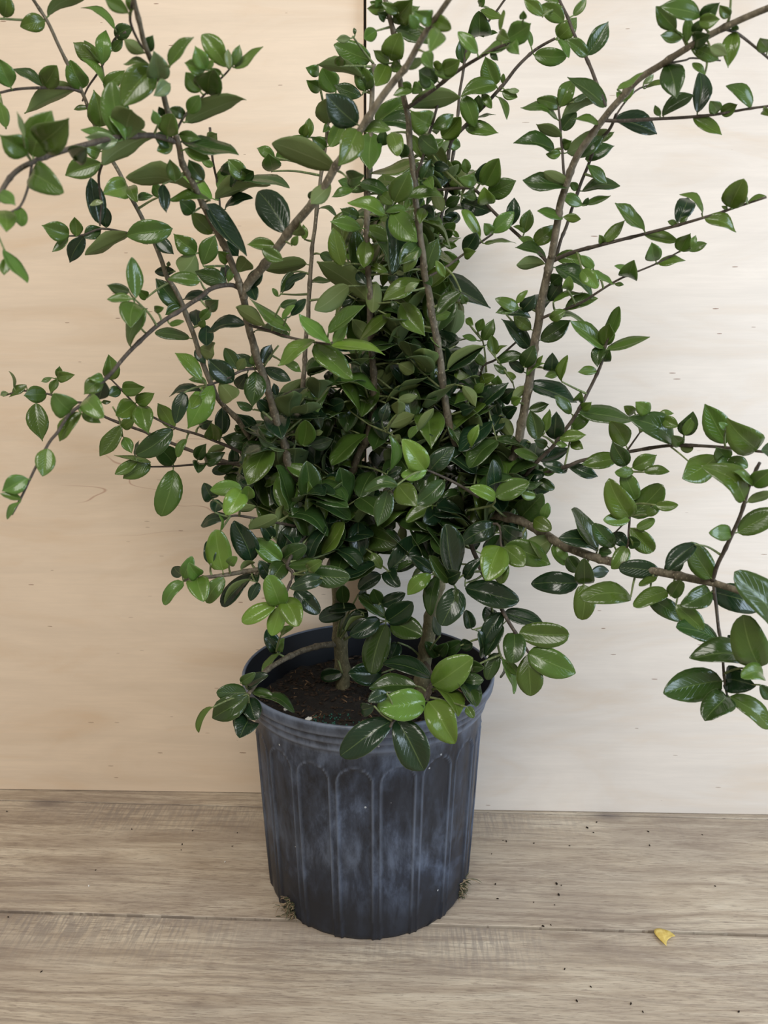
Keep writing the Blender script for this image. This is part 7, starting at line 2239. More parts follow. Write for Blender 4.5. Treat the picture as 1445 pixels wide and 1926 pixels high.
D -1364 10797 5515 -1364 10797 5515 -1631 11265 5904 12 -59 79 332
d -1476 11000 5390 -1476 11000 5390 -1518 11300 5680 4 -68 71 274
d -1476 11000 5390 -1476 11000 5390 -1584 10943 4951 -38 -89 21 228
D -1476 11000 5390 -1476 11000 5390 -1168 11238 4945 83 -6 54 296
d -473 9999 7312 -473 9999 7312 -642 10256 6866 -85 22 45 271
D -473 9999 7312 -473 9999 7312 -738 9617 7385 28 -1 95 235
m -726 10028 7286 -726 10028 7286 -1012 9650 6870 -19 -65 72 315
D -978 10058 7259 -978 10058 7259 -1152 10456 6888 -51 45 72 286
D -978 10058 7259 -978 10058 7259 -1241 9749 6812 -25 -72 64 302
d -1001 10121 5619 -1001 10121 5619 -849 10548 5461 26 25 92 240
m -981 10263 5754 -981 10263 5754 -1343 10329 6041 47 -52 71 233
D -962 10405 5889 -962 10405 5889 -460 10510 6060 -21 -42 87 270
m -962 10405 5889 -962 10405 5889 -1448 10461 6331 53 -52 65 330
d 824 10086 6570 824 10086 6570 847 10621 6272 5 48 87 306
m 719 10247 6657 719 10247 6657 913 10712 6583 20 7 97 255
D 719 10247 6657 719 10247 6657 306 10131 6918 56 -29 76 251
m 614 10408 6744 614 10408 6744 852 10645 7259 -31 -79 51 307
d 614 10408 6744 614 10408 6744 510 10371 7296 48 -87 3 281
m 614 10408 6744 614 10408 6744 803 10592 7235 -32 -83 44 279
D 1701 9958 6292 1701 9958 6292 1333 9766 6488 53 -17 82 230
d 1595 10085 6482 1595 10085 6482 957 10080 6510 4 -37 92 319
d 1595 10085 6482 1595 10085 6482 1427 10588 6374 -19 14 96 270
d 1489 10212 6673 1489 10212 6673 1182 9890 7070 73 12 66 298
m 1489 10212 6673 1489 10212 6673 873 10104 6779 22 -34 90 317
D 80 9975 7191 80 9975 7191 191 9462 7246 -11 8 98 264
D 80 9975 7191 80 9975 7191 625 9897 6841 42 -47 76 326
D 252 9928 7297 252 9928 7297 214 9940 7870 16 -98 3 287
d 252 9928 7297 252 9928 7297 811 9851 6939 42 -47 76 334
d 424 9881 7402 424 9881 7402 372 9808 7893 40 -90 -9 250
D 424 9881 7402 424 9881 7402 519 10201 7965 -11 -85 50 327
D 424 9881 7402 424 9881 7402 811 9475 7136 10 -47 86 310
d 424 9881 7402 424 9881 7402 478 10112 7909 -9 -89 42 280
d 1898 9659 6043 1898 9659 6043 1777 9948 6429 14 -76 62 249
m 1022 9945 5193 1022 9945 5193 878 10308 4903 -44 44 77 243
d 1022 9945 5193 1022 9945 5193 577 9684 5252 26 -23 93 260
D 897 10029 5242 897 10029 5242 826 10595 4990 -11 39 90 312
d 897 10029 5242 897 10029 5242 765 10024 5909 43 -89 8 340
D 771 10113 5290 771 10113 5290 778 10304 5858 -1 -94 32 300
D 771 10113 5290 771 10113 5290 630 10051 5763 70 -69 12 249
D 771 10113 5290 771 10113 5290 604 10585 4935 -39 45 79 307
m 771 10113 5290 771 10113 5290 507 9922 5647 81 -7 56 242
D -1386 10399 6403 -1386 10399 6403 -1142 9921 6555 -30 14 93 279
D -1386 10399 6403 -1386 10399 6403 -1001 10466 6110 60 -36 70 244
D -1217 10413 6487 -1217 10413 6487 -1146 10130 6897 -52 65 54 252
m -1217 10413 6487 -1217 10413 6487 -933 10957 6444 20 -3 97 308
d -1049 10427 6571 -1049 10427 6571 -543 10209 6240 29 -52 79 321
D -1049 10427 6571 -1049 10427 6571 -678 10756 6328 54 1 83 276
d -1049 10427 6571 -1049 10427 6571 -1047 10423 7116 -1 -99 -1 273
m -1049 10427 6571 -1049 10427 6571 -641 10556 6262 63 -28 71 264
d -1703 10261 6121 -1703 10261 6121 -1529 9943 5693 18 -75 63 280
D -1817 10177 6042 -1817 10177 6042 -1724 9623 5976 -4 -12 98 283
d -135 9713 6813 -135 9713 6813 -150 10258 6744 -1 12 98 275
m -295 9811 6893 -295 9811 6893 -173 10234 7312 -8 -68 71 304
m -295 9811 6893 -295 9811 6893 -482 9625 7416 93 -22 25 293
m -454 9909 6973 -454 9909 6973 -344 10406 7243 -2 -47 87 288
d -454 9909 6973 -454 9909 6973 -929 9738 6830 -12 -41 89 262
d 848 10295 5382 848 10295 5382 1283 10344 5877 -59 -56 57 330
d 786 10375 5542 786 10375 5542 1000 10107 6113 -92 3 36 333
d 724 10455 5701 724 10455 5701 940 10334 6092 -86 -29 39 232
d -241 9906 7289 -241 9906 7289 -701 9486 7289 19 -21 95 312
d -303 9789 7535 -303 9789 7535 -128 9372 7613 -22 9 96 229
D -303 9789 7535 -303 9789 7535 -687 9490 7542 20 -23 94 244
d -365 9672 7780 -365 9672 7780 -558 9235 7766 13 -9 98 239
D -365 9672 7780 -365 9672 7780 -741 9256 7771 18 -18 96 281
D -365 9672 7780 -365 9672 7780 -673 9290 7769 17 -17 96 246
d -1206 9712 6899 -1206 9712 6899 -1104 9273 7298 -32 59 73 301
D -1206 9712 6899 -1206 9712 6899 -654 9543 6855 -3 -36 92 289
d -1115 9746 7016 -1115 9746 7016 -538 9840 6887 25 -34 89 299
d -1024 9780 7133 -1024 9780 7133 -449 10090 6985 35 -21 90 335
m -1024 9780 7133 -1024 9780 7133 -646 10091 7038 34 -13 92 249
d -393 10457 5479 -393 10457 5479 -77 10285 4941 44 -74 49 324
D -393 10457 5479 -393 10457 5479 -320 10827 5061 33 67 65 282
d -150 10555 5449 -150 10555 5449 -61 10894 4981 51 64 56 292
d 93 10653 5419 93 10653 5419 410 10554 5767 -74 -32 58 240
m 93 10653 5419 93 10653 5419 209 10877 4928 94 12 28 276
D 93 10653 5419 93 10653 5419 488 10392 5668 -57 -9 81 267
d 93 10653 5419 93 10653 5419 286 11030 5844 -15 -70 69 300
m -1294 10047 5543 -1294 10047 5543 -1485 10464 5312 -38 30 86 257
D -1294 10047 5543 -1294 10047 5543 -1461 9922 6061 85 -48 16 279
D -1723 10164 5654 -1723 10164 5654 -1828 10313 6259 22 -93 27 316
d -1723 10164 5654 -1723 10164 5654 -1881 10014 6068 93 -20 28 234
D 1718 9876 5824 1718 9876 5824 1508 9912 6287 58 -74 32 255
D 1868 9940 6008 1868 9940 6008 1745 9771 6471 95 -19 18 254
d -491 10429 5304 -491 10429 5304 -862 10334 4931 -49 -58 64 267
D -491 10429 5304 -491 10429 5304 -290 10895 5154 28 18 93 264
d -441 10442 5142 -441 10442 5142 -83 10149 5004 3 -39 91 241
D -441 10442 5142 -441 10442 5142 -653 10136 4821 -17 -65 73 245
d -390 10454 4979 -390 10454 4979 157 10452 4888 15 -37 91 277
m -390 10454 4979 -390 10454 4979 -494 10915 4732 -22 42 87 267
D -390 10454 4979 -390 10454 4979 17 10720 4894 32 -19 92 247
m 1511 9971 6033 1511 9971 6033 1717 10050 6557 -48 -80 31 284
D 1380 10105 6180 1380 10105 6180 1214 10709 5962 -21 28 93 332
d 1380 10105 6180 1380 10105 6180 926 10024 6182 7 -36 92 231
d 1249 10238 6327 1249 10238 6327 1116 10009 6830 94 9 29 284
D 1249 10238 6327 1249 10238 6327 1017 10579 6138 -45 17 86 227
D 1249 10238 6327 1249 10238 6327 855 10018 6538 53 -15 83 249
m 1402 10185 5919 1402 10185 5919 1820 10597 5910 20 -18 95 294
D 1402 10185 5919 1402 10185 5919 1561 10670 5884 14 2 98 256
D 1446 10304 6135 1446 10304 6135 1807 10583 6144 17 -25 94 228
m 1446 10304 6135 1446 10304 6135 1672 10049 6483 -77 15 61 244
d 1491 10424 6352 1491 10424 6352 1281 10206 6793 89 1 43 268
d -792 10427 5876 -792 10427 5876 -813 10627 6294 4 -89 43 232
D -1006 10475 5959 -1006 10475 5959 -1391 10540 5597 -66 -39 63 266
D -1006 10475 5959 -1006 10475 5959 -1379 10059 5946 17 -19 96 280
d -1219 10524 6041 -1219 10524 6041 -1535 10857 5731 -63 11 76 277
d -1219 10524 6041 -1219 10524 6041 -1269 10541 6534 22 -96 6 248
d -1219 10524 6041 -1219 10524 6041 -1360 10285 6513 91 18 36 274
d 922 10069 6504 922 10069 6504 1403 10401 6688 -6 -41 90 306
m 922 10069 6504 922 10069 6504 384 10454 6650 -1 -36 92 339
d 928 10234 6450 928 10234 6450 1164 10531 6717 -16 -58 79 232
D 934 10399 6397 934 10399 6397 775 10776 6754 11 -65 74 272
d 934 10399 6397 934 10399 6397 1345 10623 6447 7 -33 93 236
d 1063 10456 6961 1063 10456 6961 1008 10035 6534 -4 -70 70 301
D 1063 10456 6961 1063 10456 6961 1586 10584 6851 27 -32 90 275
d 1367 10110 6972 1367 10110 6972 1151 9574 6928 10 -12 98 290
D 1367 10110 6972 1367 10110 6972 1671 10028 6510 55 -67 48 279
D 1154 10381 5081 1154 10381 5081 1582 10530 5318 -28 -49 82 256
d 1154 10381 5081 1154 10381 5081 966 10593 4653 -90 3 41 257
D 1323 10536 4938 1323 10536 4938 1172 11131 4881 -12 6 98 309
d 1493 10690 4796 1493 10690 4796 1747 10991 5033 -13 -54 82 230
m 1319 9749 7095 1319 9749 7095 882 9790 6698 -62 -42 64 296
D 1374 9670 6855 1374 9670 6855 922 9418 6545 -25 -53 80 301
d 1428 9592 6614 1428 9592 6614 1568 9985 6252 45 51 72 276
d 1428 9592 6614 1428 9592 6614 1041 9264 6360 -14 -49 85 284
d 1428 9592 6614 1428 9592 6614 1820 9743 6433 48 -24 83 229
d 1428 9592 6614 1428 9592 6614 1870 9823 6372 53 -16 82 277
D -770 10063 5384 -770 10063 5384 -864 10421 4822 -58 63 50 336
D -650 10017 5225 -650 10017 5225 -139 9690 5350 -34 -18 91 310
m -650 10017 5225 -650 10017 5225 -98 9992 5329 -19 -37 90 281
D -529 9972 5067 -529 9972 5067 -748 9985 4599 -68 -66 30 258
d -529 9972 5067 -529 9972 5067 -621 9554 4836 -2 -47 87 243
D -1352 10274 6704 -1352 10274 6704 -1554 10678 6199 -66 42 60 339
D -1483 10372 6735 -1483 10372 6735 -1879 10456 6272 -72 -40 54 307
d -1614 10470 6766 -1614 10470 6766 -1518 11046 6759 7 0 99 292
d -1614 10470 6766 -1614 10470 6766 -2062 10413 6419 -49 -49 71 284
D -678 10171 5569 -678 10171 5569 -712 9647 5527 2 -8 99 263
d -678 10171 5569 -678 10171 5569 -242 10508 5250 60 -3 79 318
m -511 10075 5517 -511 10075 5517 -506 9627 5585 -1 15 98 227
d -511 10075 5517 -511 10075 5517 28 10395 5572 9 -32 93 314
d -343 9978 5466 -343 9978 5466 -200 9632 5756 -47 44 75 237
d -343 9978 5466 -343 9978 5466 -118 10088 4864 80 -55 20 326
D -343 9978 5466 -343 9978 5466 -324 9812 5025 4 -92 35 236
d -888 10531 5308 -888 10531 5308 -1192 10277 4901 -31 -68 65 284
d -1017 10684 5150 -1017 10684 5150 -1314 11073 5377 7 -46 87 270
d -1017 10684 5150 -1017 10684 5150 -1047 10505 4551 -6 -95 29 313
d -1146 10837 4991 -1146 10837 4991 -1466 11279 5244 6 -46 88 300
D -1146 10837 4991 -1146 10837 4991 -1486 10633 4727 -27 -55 77 238
D -1146 10837 4991 -1146 10837 4991 -1210 10661 4482 -13 -92 34 271
d 793 10393 5355 793 10393 5355 915 10794 5629 -5 -55 82 250
D 793 10393 5355 793 10393 5355 331 10238 5629 55 -26 78 279
m 598 10585 5386 598 10585 5386 579 10810 5824 3 -88 45 246
d 598 10585 5386 598 10585 5386 256 10543 5880 72 -51 45 301
D 404 10776 5418 404 10776 5418 456 11283 5067 12 55 81 309
d 404 10776 5418 404 10776 5418 487 11287 5131 17 46 86 296
D 404 10776 5418 404 10776 5418 89 10725 5833 72 -46 49 262
d 306 9457 8089 306 9457 8089 54 9696 7777 -74 7 65 233
m 80 9541 8166 80 9541 8166 -312 9509 7823 -54 -50 66 261
d -1620 10573 6410 -1620 10573 6410 -1656 11000 5988 -13 68 70 301
d -1582 10713 6452 -1582 10713 6452 -1211 11020 6077 70 1 70 305
D -1545 10853 6495 -1545 10853 6495 -1396 10923 7038 -41 -87 22 284
d -1545 10853 6495 -1545 10853 6495 -1915 11188 6513 -16 -23 95 250
m -1545 10853 6495 -1545 10853 6495 -1078 10904 6858 -49 -49 70 297
D 1211 9342 6093 1211 9342 6093 1095 9960 6034 -9 8 98 316
d 1392 9481 6097 1392 9481 6097 1375 9875 6429 1 -64 76 257
d 1574 9620 6100 1574 9620 6100 1941 9466 6310 -55 -21 80 225
m 1574 9620 6100 1574 9620 6100 1531 10101 6437 2 -57 81 294
d -949 10431 6566 -949 10431 6566 -525 10268 6354 24 -47 84 250
D -949 10431 6566 -949 10431 6566 -943 10854 6967 0 -68 72 291
D -704 10458 6725 -704 10458 6725 -412 10932 6659 24 -2 96 281
d -704 10458 6725 -704 10458 6725 -741 10815 7238 4 -81 57 313
d 1032 10651 7156 1032 10651 7156 1118 10231 6860 4 -56 81 260
d 1190 10602 7141 1190 10602 7141 1306 10385 6742 19 -83 51 235
d 1347 10552 7127 1347 10552 7127 1497 10208 6594 15 -80 56 326
m 1347 10552 7127 1347 10552 7127 1459 10310 6734 17 -81 55 237
D -1507 10458 6489 -1507 10458 6489 -1705 10888 6646 -1 -34 93 249
d -1507 10458 6489 -1507 10458 6489 -1426 10956 6537 5 -10 98 253
D -1453 10519 6661 -1453 10519 6661 -1625 11033 6812 -3 -29 95 281
m -1398 10581 6834 -1398 10581 6834 -890 10561 6937 -20 -37 90 260
D -1398 10581 6834 -1398 10581 6834 -1033 11017 6846 18 -17 96 285
D 1071 9936 5427 1071 9936 5427 929 10139 5007 -92 9 36 244
m 1071 9936 5427 1071 9936 5427 836 9629 5669 57 19 79 228
m 946 9873 5357 946 9873 5357 527 10252 5167 -44 -4 89 298
d 946 9873 5357 946 9873 5357 848 9374 5464 12 18 97 260
d 821 9809 5287 821 9809 5287 219 10026 5496 15 -43 88 336
d 821 9809 5287 821 9809 5287 320 9776 5615 51 -40 75 300
d 821 9809 5287 821 9809 5287 785 9185 5290 2 0 99 313
D 882 9720 4994 882 9720 4994 765 10252 5020 -7 -6 99 273
d 882 9720 4994 882 9720 4994 544 9478 5507 84 -11 50 330
d 600 9791 5010 600 9791 5010 426 10050 4651 -76 28 57 238
d 600 9791 5010 600 9791 5010 334 9617 5438 86 -18 46 267
d 319 9861 5025 319 9861 5025 111 10187 4596 -73 31 59 289
d 319 9861 5025 319 9861 5025 28 9622 5420 80 -1 58 273
D 540 10864 7859 540 10864 7859 805 11244 7837 21 -9 96 232
d 414 10932 7941 414 10932 7941 96 10910 8344 68 -50 51 257
d 287 11000 8024 287 11000 8024 611 11300 8291 -17 -54 81 277
d 287 11000 8024 287 11000 8024 -97 11130 7787 -56 -26 77 235
d 287 11000 8024 287 11000 8024 -168 10961 8321 52 -39 75 272
d 1745 10282 5621 1745 10282 5621 2084 10515 5812 -15 -48 85 227
D 1844 10427 5496 1844 10427 5496 2099 10894 5778 -6 -49 86 301
d 1844 10427 5496 1844 10427 5496 1636 11048 5546 -9 -11 98 328
d 1569 10021 6526 1569 10021 6526 1403 10581 6182 -30 43 84 339
d 1471 10142 6613 1471 10142 6613 1191 10435 6338 -63 11 76 245
d 1373 10262 6700 1373 10262 6700 828 10150 6753 16 -34 92 280
d 1373 10262 6700 1373 10262 6700 1289 10176 7177 63 -77 -3 246
D 1373 10262 6700 1373 10262 6700 1536 10387 7243 -36 -87 31 290
d 1373 10262 6700 1373 10262 6700 1123 10103 7081 85 -17 48 242
d 1034 10802 7154 1034 10802 7154 1513 10693 7056 10 -39 90 250
D 1166 10879 7272 1166 10879 7272 935 11241 7788 20 -75 62 335
d -1101 10214 6506 -1101 10214 6506 -1103 10747 6809 0 -49 86 306
D -1101 10214 6506 -1101 10214 6506 -1239 10692 6740 2 -43 89 275
d -1066 10405 6380 -1066 10405 6380 -692 10338 5837 59 -64 48 332
m -1066 10405 6380 -1066 10405 6380 -1067 10333 5763 0 -98 11 311
d -1032 10595 6254 -1032 10595 6254 -721 11008 6495 -7 -46 87 285
d -1032 10595 6254 -1032 10595 6254 -1093 11011 6476 1 -47 87 238
D -662 10252 6042 -662 10252 6042 -896 10577 6270 10 -52 84 230
D -662 10252 6042 -662 10252 6042 -721 10454 6457 11 -88 44 233
D -802 10197 6138 -802 10197 6138 -695 10016 6641 -96 -23 12 273
d -941 10142 6235 -941 10142 6235 -1006 10368 6699 11 -88 44 260
D -941 10142 6235 -941 10142 6235 -890 10145 6684 -26 -95 4 226
D -941 10142 6235 -941 10142 6235 -1046 10414 6674 14 -82 54 264
d 1247 10278 5768 1247 10278 5768 1647 10114 6062 -63 -22 73 261
d 1247 10278 5768 1247 10278 5768 1361 10629 5340 52 58 61 282
m 1414 10423 5800 1414 10423 5800 1851 10269 5701 7 -39 91 237
d 1414 10423 5800 1414 10423 5800 1369 10792 6294 4 -79 59 309
d 1581 10569 5831 1581 10569 5831 1955 10514 5568 45 -49 74 230
D 1581 10569 5831 1581 10569 5831 1714 10963 5345 54 57 61 320
d 1581 10569 5831 1581 10569 5831 2050 10519 5470 49 -49 71 297
d 1581 10569 5831 1581 10569 5831 1515 11164 5545 -11 42 89 332
d -1205 9514 5720 -1205 9514 5720 -1358 9298 6338 95 -25 15 336
d -1205 9514 5720 -1205 9514 5720 -853 9788 5606 38 -11 91 230
D -1102 9544 5831 -1102 9544 5831 -717 9049 6009 -37 4 92 326
d -1102 9544 5831 -1102 9544 5831 -741 9851 5717 37 -10 91 244
d -999 9573 5942 -999 9573 5942 -458 9291 5894 -9 -32 93 306
D -999 9573 5942 -999 9573 5942 -612 9285 5958 -21 -22 94 241
d -999 9573 5942 -999 9573 5942 -539 9312 5912 -11 -31 93 265
D 246 9767 6633 246 9767 6633 536 9724 6279 58 -59 55 230
D 246 9767 6633 246 9767 6633 53 10155 6276 -54 40 73 281
D 343 9892 6604 343 9892 6604 766 9795 6351 36 -48 79 251
d 439 10017 6574 439 10017 6574 776 10120 6917 -47 -59 64 246
D 439 10017 6574 439 10017 6574 204 10478 6482 -25 7 96 263
m 439 10017 6574 439 10017 6574 914 10087 6946 -48 -50 71 304
D 439 10017 6574 439 10017 6574 183 10511 6432 -29 12 94 287
d -742 9863 5602 -742 9863 5602 -738 9952 6066 -1 -97 19 236
d -529 9812 5724 -529 9812 5724 -580 9642 6270 74 -65 -13 287
D -315 9762 5846 -315 9762 5846 74 9745 5589 47 -44 75 233
d -315 9762 5846 -315 9762 5846 6 9293 5645 1 -38 91 301
d -315 9762 5846 -315 9762 5846 -138 10120 6141 -10 -59 79 248
D -1342 10624 6322 -1342 10624 6322 -1592 11190 6359 -12 -12 98 310
d -1187 10812 6394 -1187 10812 6394 -568 10770 6196 25 -40 87 326
D -1187 10812 6394 -1187 10812 6394 -1312 11055 6785 18 -80 55 239
D -1031 11000 6466 -1031 11000 6466 -682 11149 6126 72 -23 64 255
D -1031 11000 6466 -1031 11000 6466 -1266 11300 6762 17 -61 76 284
d -1031 11000 6466 -1031 11000 6466 -400 10893 6401 3 -37 92 322
d -1031 11000 6466 -1031 11000 6466 -1000 11300 6089 21 75 61 310
d -381 10088 7157 -381 10088 7157 -389 10217 6507 -6 -97 -19 332
d -381 10088 7157 -381 10088 7157 -495 9961 6679 -28 -90 30 254
d -566 10169 7077 -566 10169 7077 -531 10409 6691 39 76 50 228
D -566 10169 7077 -566 10169 7077 -991 9994 7271 48 -23 84 250
m -750 10251 6996 -750 10251 6996 -1051 10679 7353 13 -57 80 317
d -750 10251 6996 -750 10251 6996 -868 10116 6533 -28 -89 33 248
d -1060 10023 5535 -1060 10023 5535 -1029 9954 4937 9 -98 12 301
d -1060 10023 5535 -1060 10023 5535 -1287 9612 5885 54 34 75 293
m -1171 9919 5466 -1171 9919 5466 -1200 9396 5684 5 38 91 284
d -1283 9815 5397 -1283 9815 5397 -1257 9757 4896 9 -98 12 252
D -1283 9815 5397 -1283 9815 5397 -1139 9388 5308 -5 -22 96 230
m 87 10102 7924 87 10102 7924 559 10018 7603 42 -49 75 289
m 87 10102 7924 87 10102 7924 -120 10582 7870 -19 3 97 262
d 272 10322 7908 272 10322 7908 736 10289 7417 59 -53 59 338
D 458 10541 7891 458 10541 7891 323 10943 7573 -39 48 77 265
D 458 10541 7891 458 10541 7891 902 10478 7524 50 -51 69 290
D 458 10541 7891 458 10541 7891 271 11002 7977 -7 -21 97 252
d 1271 9835 7125 1271 9835 7125 828 10207 7335 7 -42 89 308
m 1271 9835 7125 1271 9835 7125 872 9539 7095 13 -27 94 249
d 1206 9795 7256 1206 9795 7256 886 10253 7565 9 -51 85 319
m 1140 9756 7388 1140 9756 7388 588 9933 7469 2 -37 92 293
m 1140 9756 7388 1140 9756 7388 914 9312 7399 17 -6 97 249
D 1140 9756 7388 1140 9756 7388 997 10098 7657 9 -59 79 229
D -175 10244 6681 -175 10244 6681 -378 9912 7160 77 31 54 309
m -175 10244 6681 -175 10244 6681 -455 10438 7071 36 -69 60 259
D 63 10311 7116 63 10311 7116 415 9877 7291 -39 5 91 293
d 63 10311 7116 63 10311 7116 -108 9962 7570 68 43 58 299
d 63 10311 7116 63 10311 7116 -87 9931 7570 58 51 62 305
D 63 10311 7116 63 10311 7116 680 10293 7099 2 -37 92 309
m 84 10014 7713 84 10014 7713 583 9943 7880 -34 -34 86 265
m 444 10291 7480 444 10291 7480 387 10772 7489 -4 -2 99 242
m 444 10291 7480 444 10291 7480 480 10933 7647 1 -25 96 332
l 476 10880 7834 476 10880 7834 473 11300 7921 0 -20 97 337
d 476 10880 7834 476 10880 7834 -25 11073 8075 23 -47 84 294
l 339 10940 7701 339 10940 7701 101 11300 7930 8 -49 86 289
d 339 10940 7701 339 10940 7701 -254 10986 7882 24 -40 88 311
d 203 11000 7568 203 11000 7568 -414 10825 7563 9 -34 92 321
m 203 11000 7568 203 11000 7568 390 11300 7410 43 19 87 303
m 526 9495 8429 526 9495 8429 743 9772 8101 71 22 65 241
m 529 9728 8473 529 9728 8473 927 9912 8831 -37 -59 71 283
m 529 9728 8473 529 9728 8473 209 10117 8041 -69 19 68 332
u 533 9962 8517 533 9962 8517 764 10292 8117 71 27 63 284
d 533 9962 8517 533 9962 8517 336 10272 8146 -69 32 63 261
m 660 10598 7663 660 10598 7663 269 10091 7658 18 -15 96 320
m 660 10598 7663 660 10598 7663 1051 10098 7640 -16 -17 96 318
d -267 9932 8544 -267 9932 8544 110 10175 8222 67 -8 72 276
m -267 9932 8544 -267 9932 8544 -655 9968 8200 -62 -42 65 260
l -323 10166 8460 -323 10166 8460 -227 10517 8744 -6 -61 78 231
m -323 10166 8460 -323 10166 8460 -592 10540 8855 18 -64 73 303
l -379 10400 8375 -379 10400 8375 -292 10510 7730 51 -84 -7 330
l -379 10400 8375 -379 10400 8375 -216 10519 7906 87 -44 19 255
d -379 10400 8375 -379 10400 8375 -535 10436 7891 -66 -72 16 255
d 35 9731 9093 35 9731 9093 60 10290 8934 3 27 95 291
m 213 9874 9206 213 9874 9206 461 10290 8880 53 30 78 292
m 390 10016 9320 390 10016 9320 617 10420 9014 51 31 79 277
m 390 10016 9320 390 10016 9320 857 10183 8982 62 -25 73 300
u 390 10016 9320 390 10016 9320 520 10563 9053 22 38 89 311
u 429 10782 8007 429 10782 8007 382 11070 7515 -47 73 47 286
u 429 10782 8007 429 10782 8007 -106 10777 8333 47 -42 76 313
d 262 10754 7903 262 10754 7903 196 10181 7606 -1 -46 88 324
m 94 10726 7799 94 10726 7799 -43 11163 7362 -44 56 69 316
m 94 10726 7799 94 10726 7799 -264 10267 7978 39 5 91 305
d 94 10726 7799 94 10726 7799 27 10180 7530 -1 -44 89 307
d 369 10940 8823 369 10940 8823 407 11300 8853 3 -9 99 235
d 172 10970 8864 172 10970 8864 -124 10834 9379 84 -35 39 305
d -24 11000 8905 -24 11000 8905 27 11300 9200 -5 -69 71 286
m 755 9790 9873 755 9790 9873 824 10237 9884 6 -3 99 226
l 755 9790 9873 755 9790 9873 306 9442 10244 64 -2 76 339
m 607 9943 10079 607 9943 10079 616 10411 10041 1 8 99 235
u 607 9943 10079 607 9943 10079 230 10179 9933 -43 -15 88 234
u 458 10095 10284 458 10095 10284 672 10544 10441 2 -33 93 260
m -325 9807 8710 -325 9807 8710 -237 10421 8647 7 9 98 311
d -325 9807 8710 -325 9807 8710 -355 9669 9172 57 -79 -20 241
l -429 9925 8832 -429 9925 8832 -162 10395 9027 -1 -38 92 287
u -534 10044 8954 -534 10044 8954 -274 10255 9359 -34 -72 59 263
u -534 10044 8954 -534 10044 8954 -384 10053 9465 -53 -82 17 266
m 648 10733 9080 648 10733 9080 291 10209 9152 25 -4 96 319
d 648 10733 9080 648 10733 9080 839 10957 8582 93 -2 35 289
m 582 10608 8865 582 10608 8865 139 10478 8828 3 -36 92 232
d 517 10483 8650 517 10483 8650 792 10592 8225 81 -35 44 259
l 517 10483 8650 517 10483 8650 799 9923 8549 -8 -21 96 318
m 538 10793 9312 538 10793 9312 56 10776 9105 -34 -41 84 262
d 538 10793 9312 538 10793 9312 646 10260 9440 -13 20 96 279
l 422 10713 9400 422 10713 9400 338 10875 9837 19 -90 37 237
m 307 10633 9488 307 10633 9488 317 10700 9989 -3 -98 13 253
m 307 10633 9488 307 10633 9488 378 10618 10028 -33 -93 2 272
m 307 10633 9488 307 10633 9488 -150 10460 9206 -30 -51 80 282
d 307 10633 9488 307 10633 9488 382 10631 10140 -27 -95 3 328
d 679 10940 8752 679 10940 8752 435 11300 8873 -3 -33 93 239
d 679 10940 8752 679 10940 8752 190 11283 8661 -30 -18 93 302
u 701 10970 8644 701 10970 8644 1115 10988 8376 50 -41 75 247
m 701 10970 8644 701 10970 8644 431 10971 8189 -67 -61 40 265
m 723 11000 8535 723 11000 8535 914 11300 8754 -10 -54 83 254
d 723 11000 8535 723 11000 8535 624 10919 7946 -27 -94 17 302
m 723 11000 8535 723 11000 8535 864 11300 8823 -12 -65 74 315
m -14 9864 8507 -14 9864 8507 204 9887 8919 -62 -68 37 233
l -14 9864 8507 -14 9864 8507 -46 10224 8197 -13 63 75 238
m 110 10010 8531 110 10010 8531 508 10140 8029 77 -34 52 327
d 235 10156 8555 235 10156 8555 152 10461 8947 9 -77 62 252
u 235 10156 8555 235 10156 8555 330 10469 8119 56 60 55 273
d 890 10698 7891 890 10698 7891 959 10256 8244 -20 59 77 285
m 447 10774 8119 447 10774 8119 219 11300 8398 4 -45 88 336
u 283 10758 8234 283 10758 8234 24 11300 8459 0 -38 92 330
l 283 10758 8234 283 10758 8234 331 10438 8712 -36 75 54 289
d 118 10742 8348 118 10742 8348 -221 10447 8193 -5 -41 90 238
d 118 10742 8348 118 10742 8348 -280 10976 8192 -44 -16 87 244
m -325 10031 8398 -325 10031 8398 -82 10444 8222 37 16 90 255
m -325 10031 8398 -325 10031 8398 -643 10296 7936 -82 -2 56 310
l -440 10272 8451 -440 10272 8451 -93 10692 8577 4 -32 94 279
u -554 10513 8505 -554 10513 8505 -246 10876 8723 -8 -46 87 262
m -554 10513 8505 -554 10513 8505 -196 10971 8533 16 -18 96 291
u 531 10658 7664 531 10658 7664 84 10960 7568 -32 -18 92 274
l 384 10577 7666 384 10577 7666 400 10022 7799 -2 23 96 285
d 238 10497 7669 238 10497 7669 -117 10679 7386 -66 -16 72 244
l 238 10497 7669 238 10497 7669 -138 10683 7355 -67 -17 70 262
l 653 10855 8824 653 10855 8824 73 10878 9172 45 -43 77 339
m 668 10841 9033 668 10841 9033 1071 11172 9288 -14 -49 85 290
d 668 10841 9033 668 10841 9033 582 11300 9354 4 -56 81 310
m 683 10826 9241 683 10826 9241 191 10603 9538 56 -20 79 308
d 683 10826 9241 683 10826 9241 999 11215 9499 -9 -49 86 282
d 683 10826 9241 683 10826 9241 262 11046 9539 28 -54 79 281
u 1005 10896 9901 1005 10896 9901 1217 11251 10146 -9 -52 83 240
u 1005 10896 9901 1005 10896 9901 573 11234 9663 -51 -5 85 299
d 1179 11000 9589 1179 11000 9589 829 11300 9585 -19 -21 95 283
d 517 10928 9646 517 10928 9646 628 11300 9543 20 20 95 305
m 517 10928 9646 517 10928 9646 35 10696 9477 -11 -42 89 280
u 296 10964 9633 296 10964 9633 -42 10919 10004 68 -44 57 252
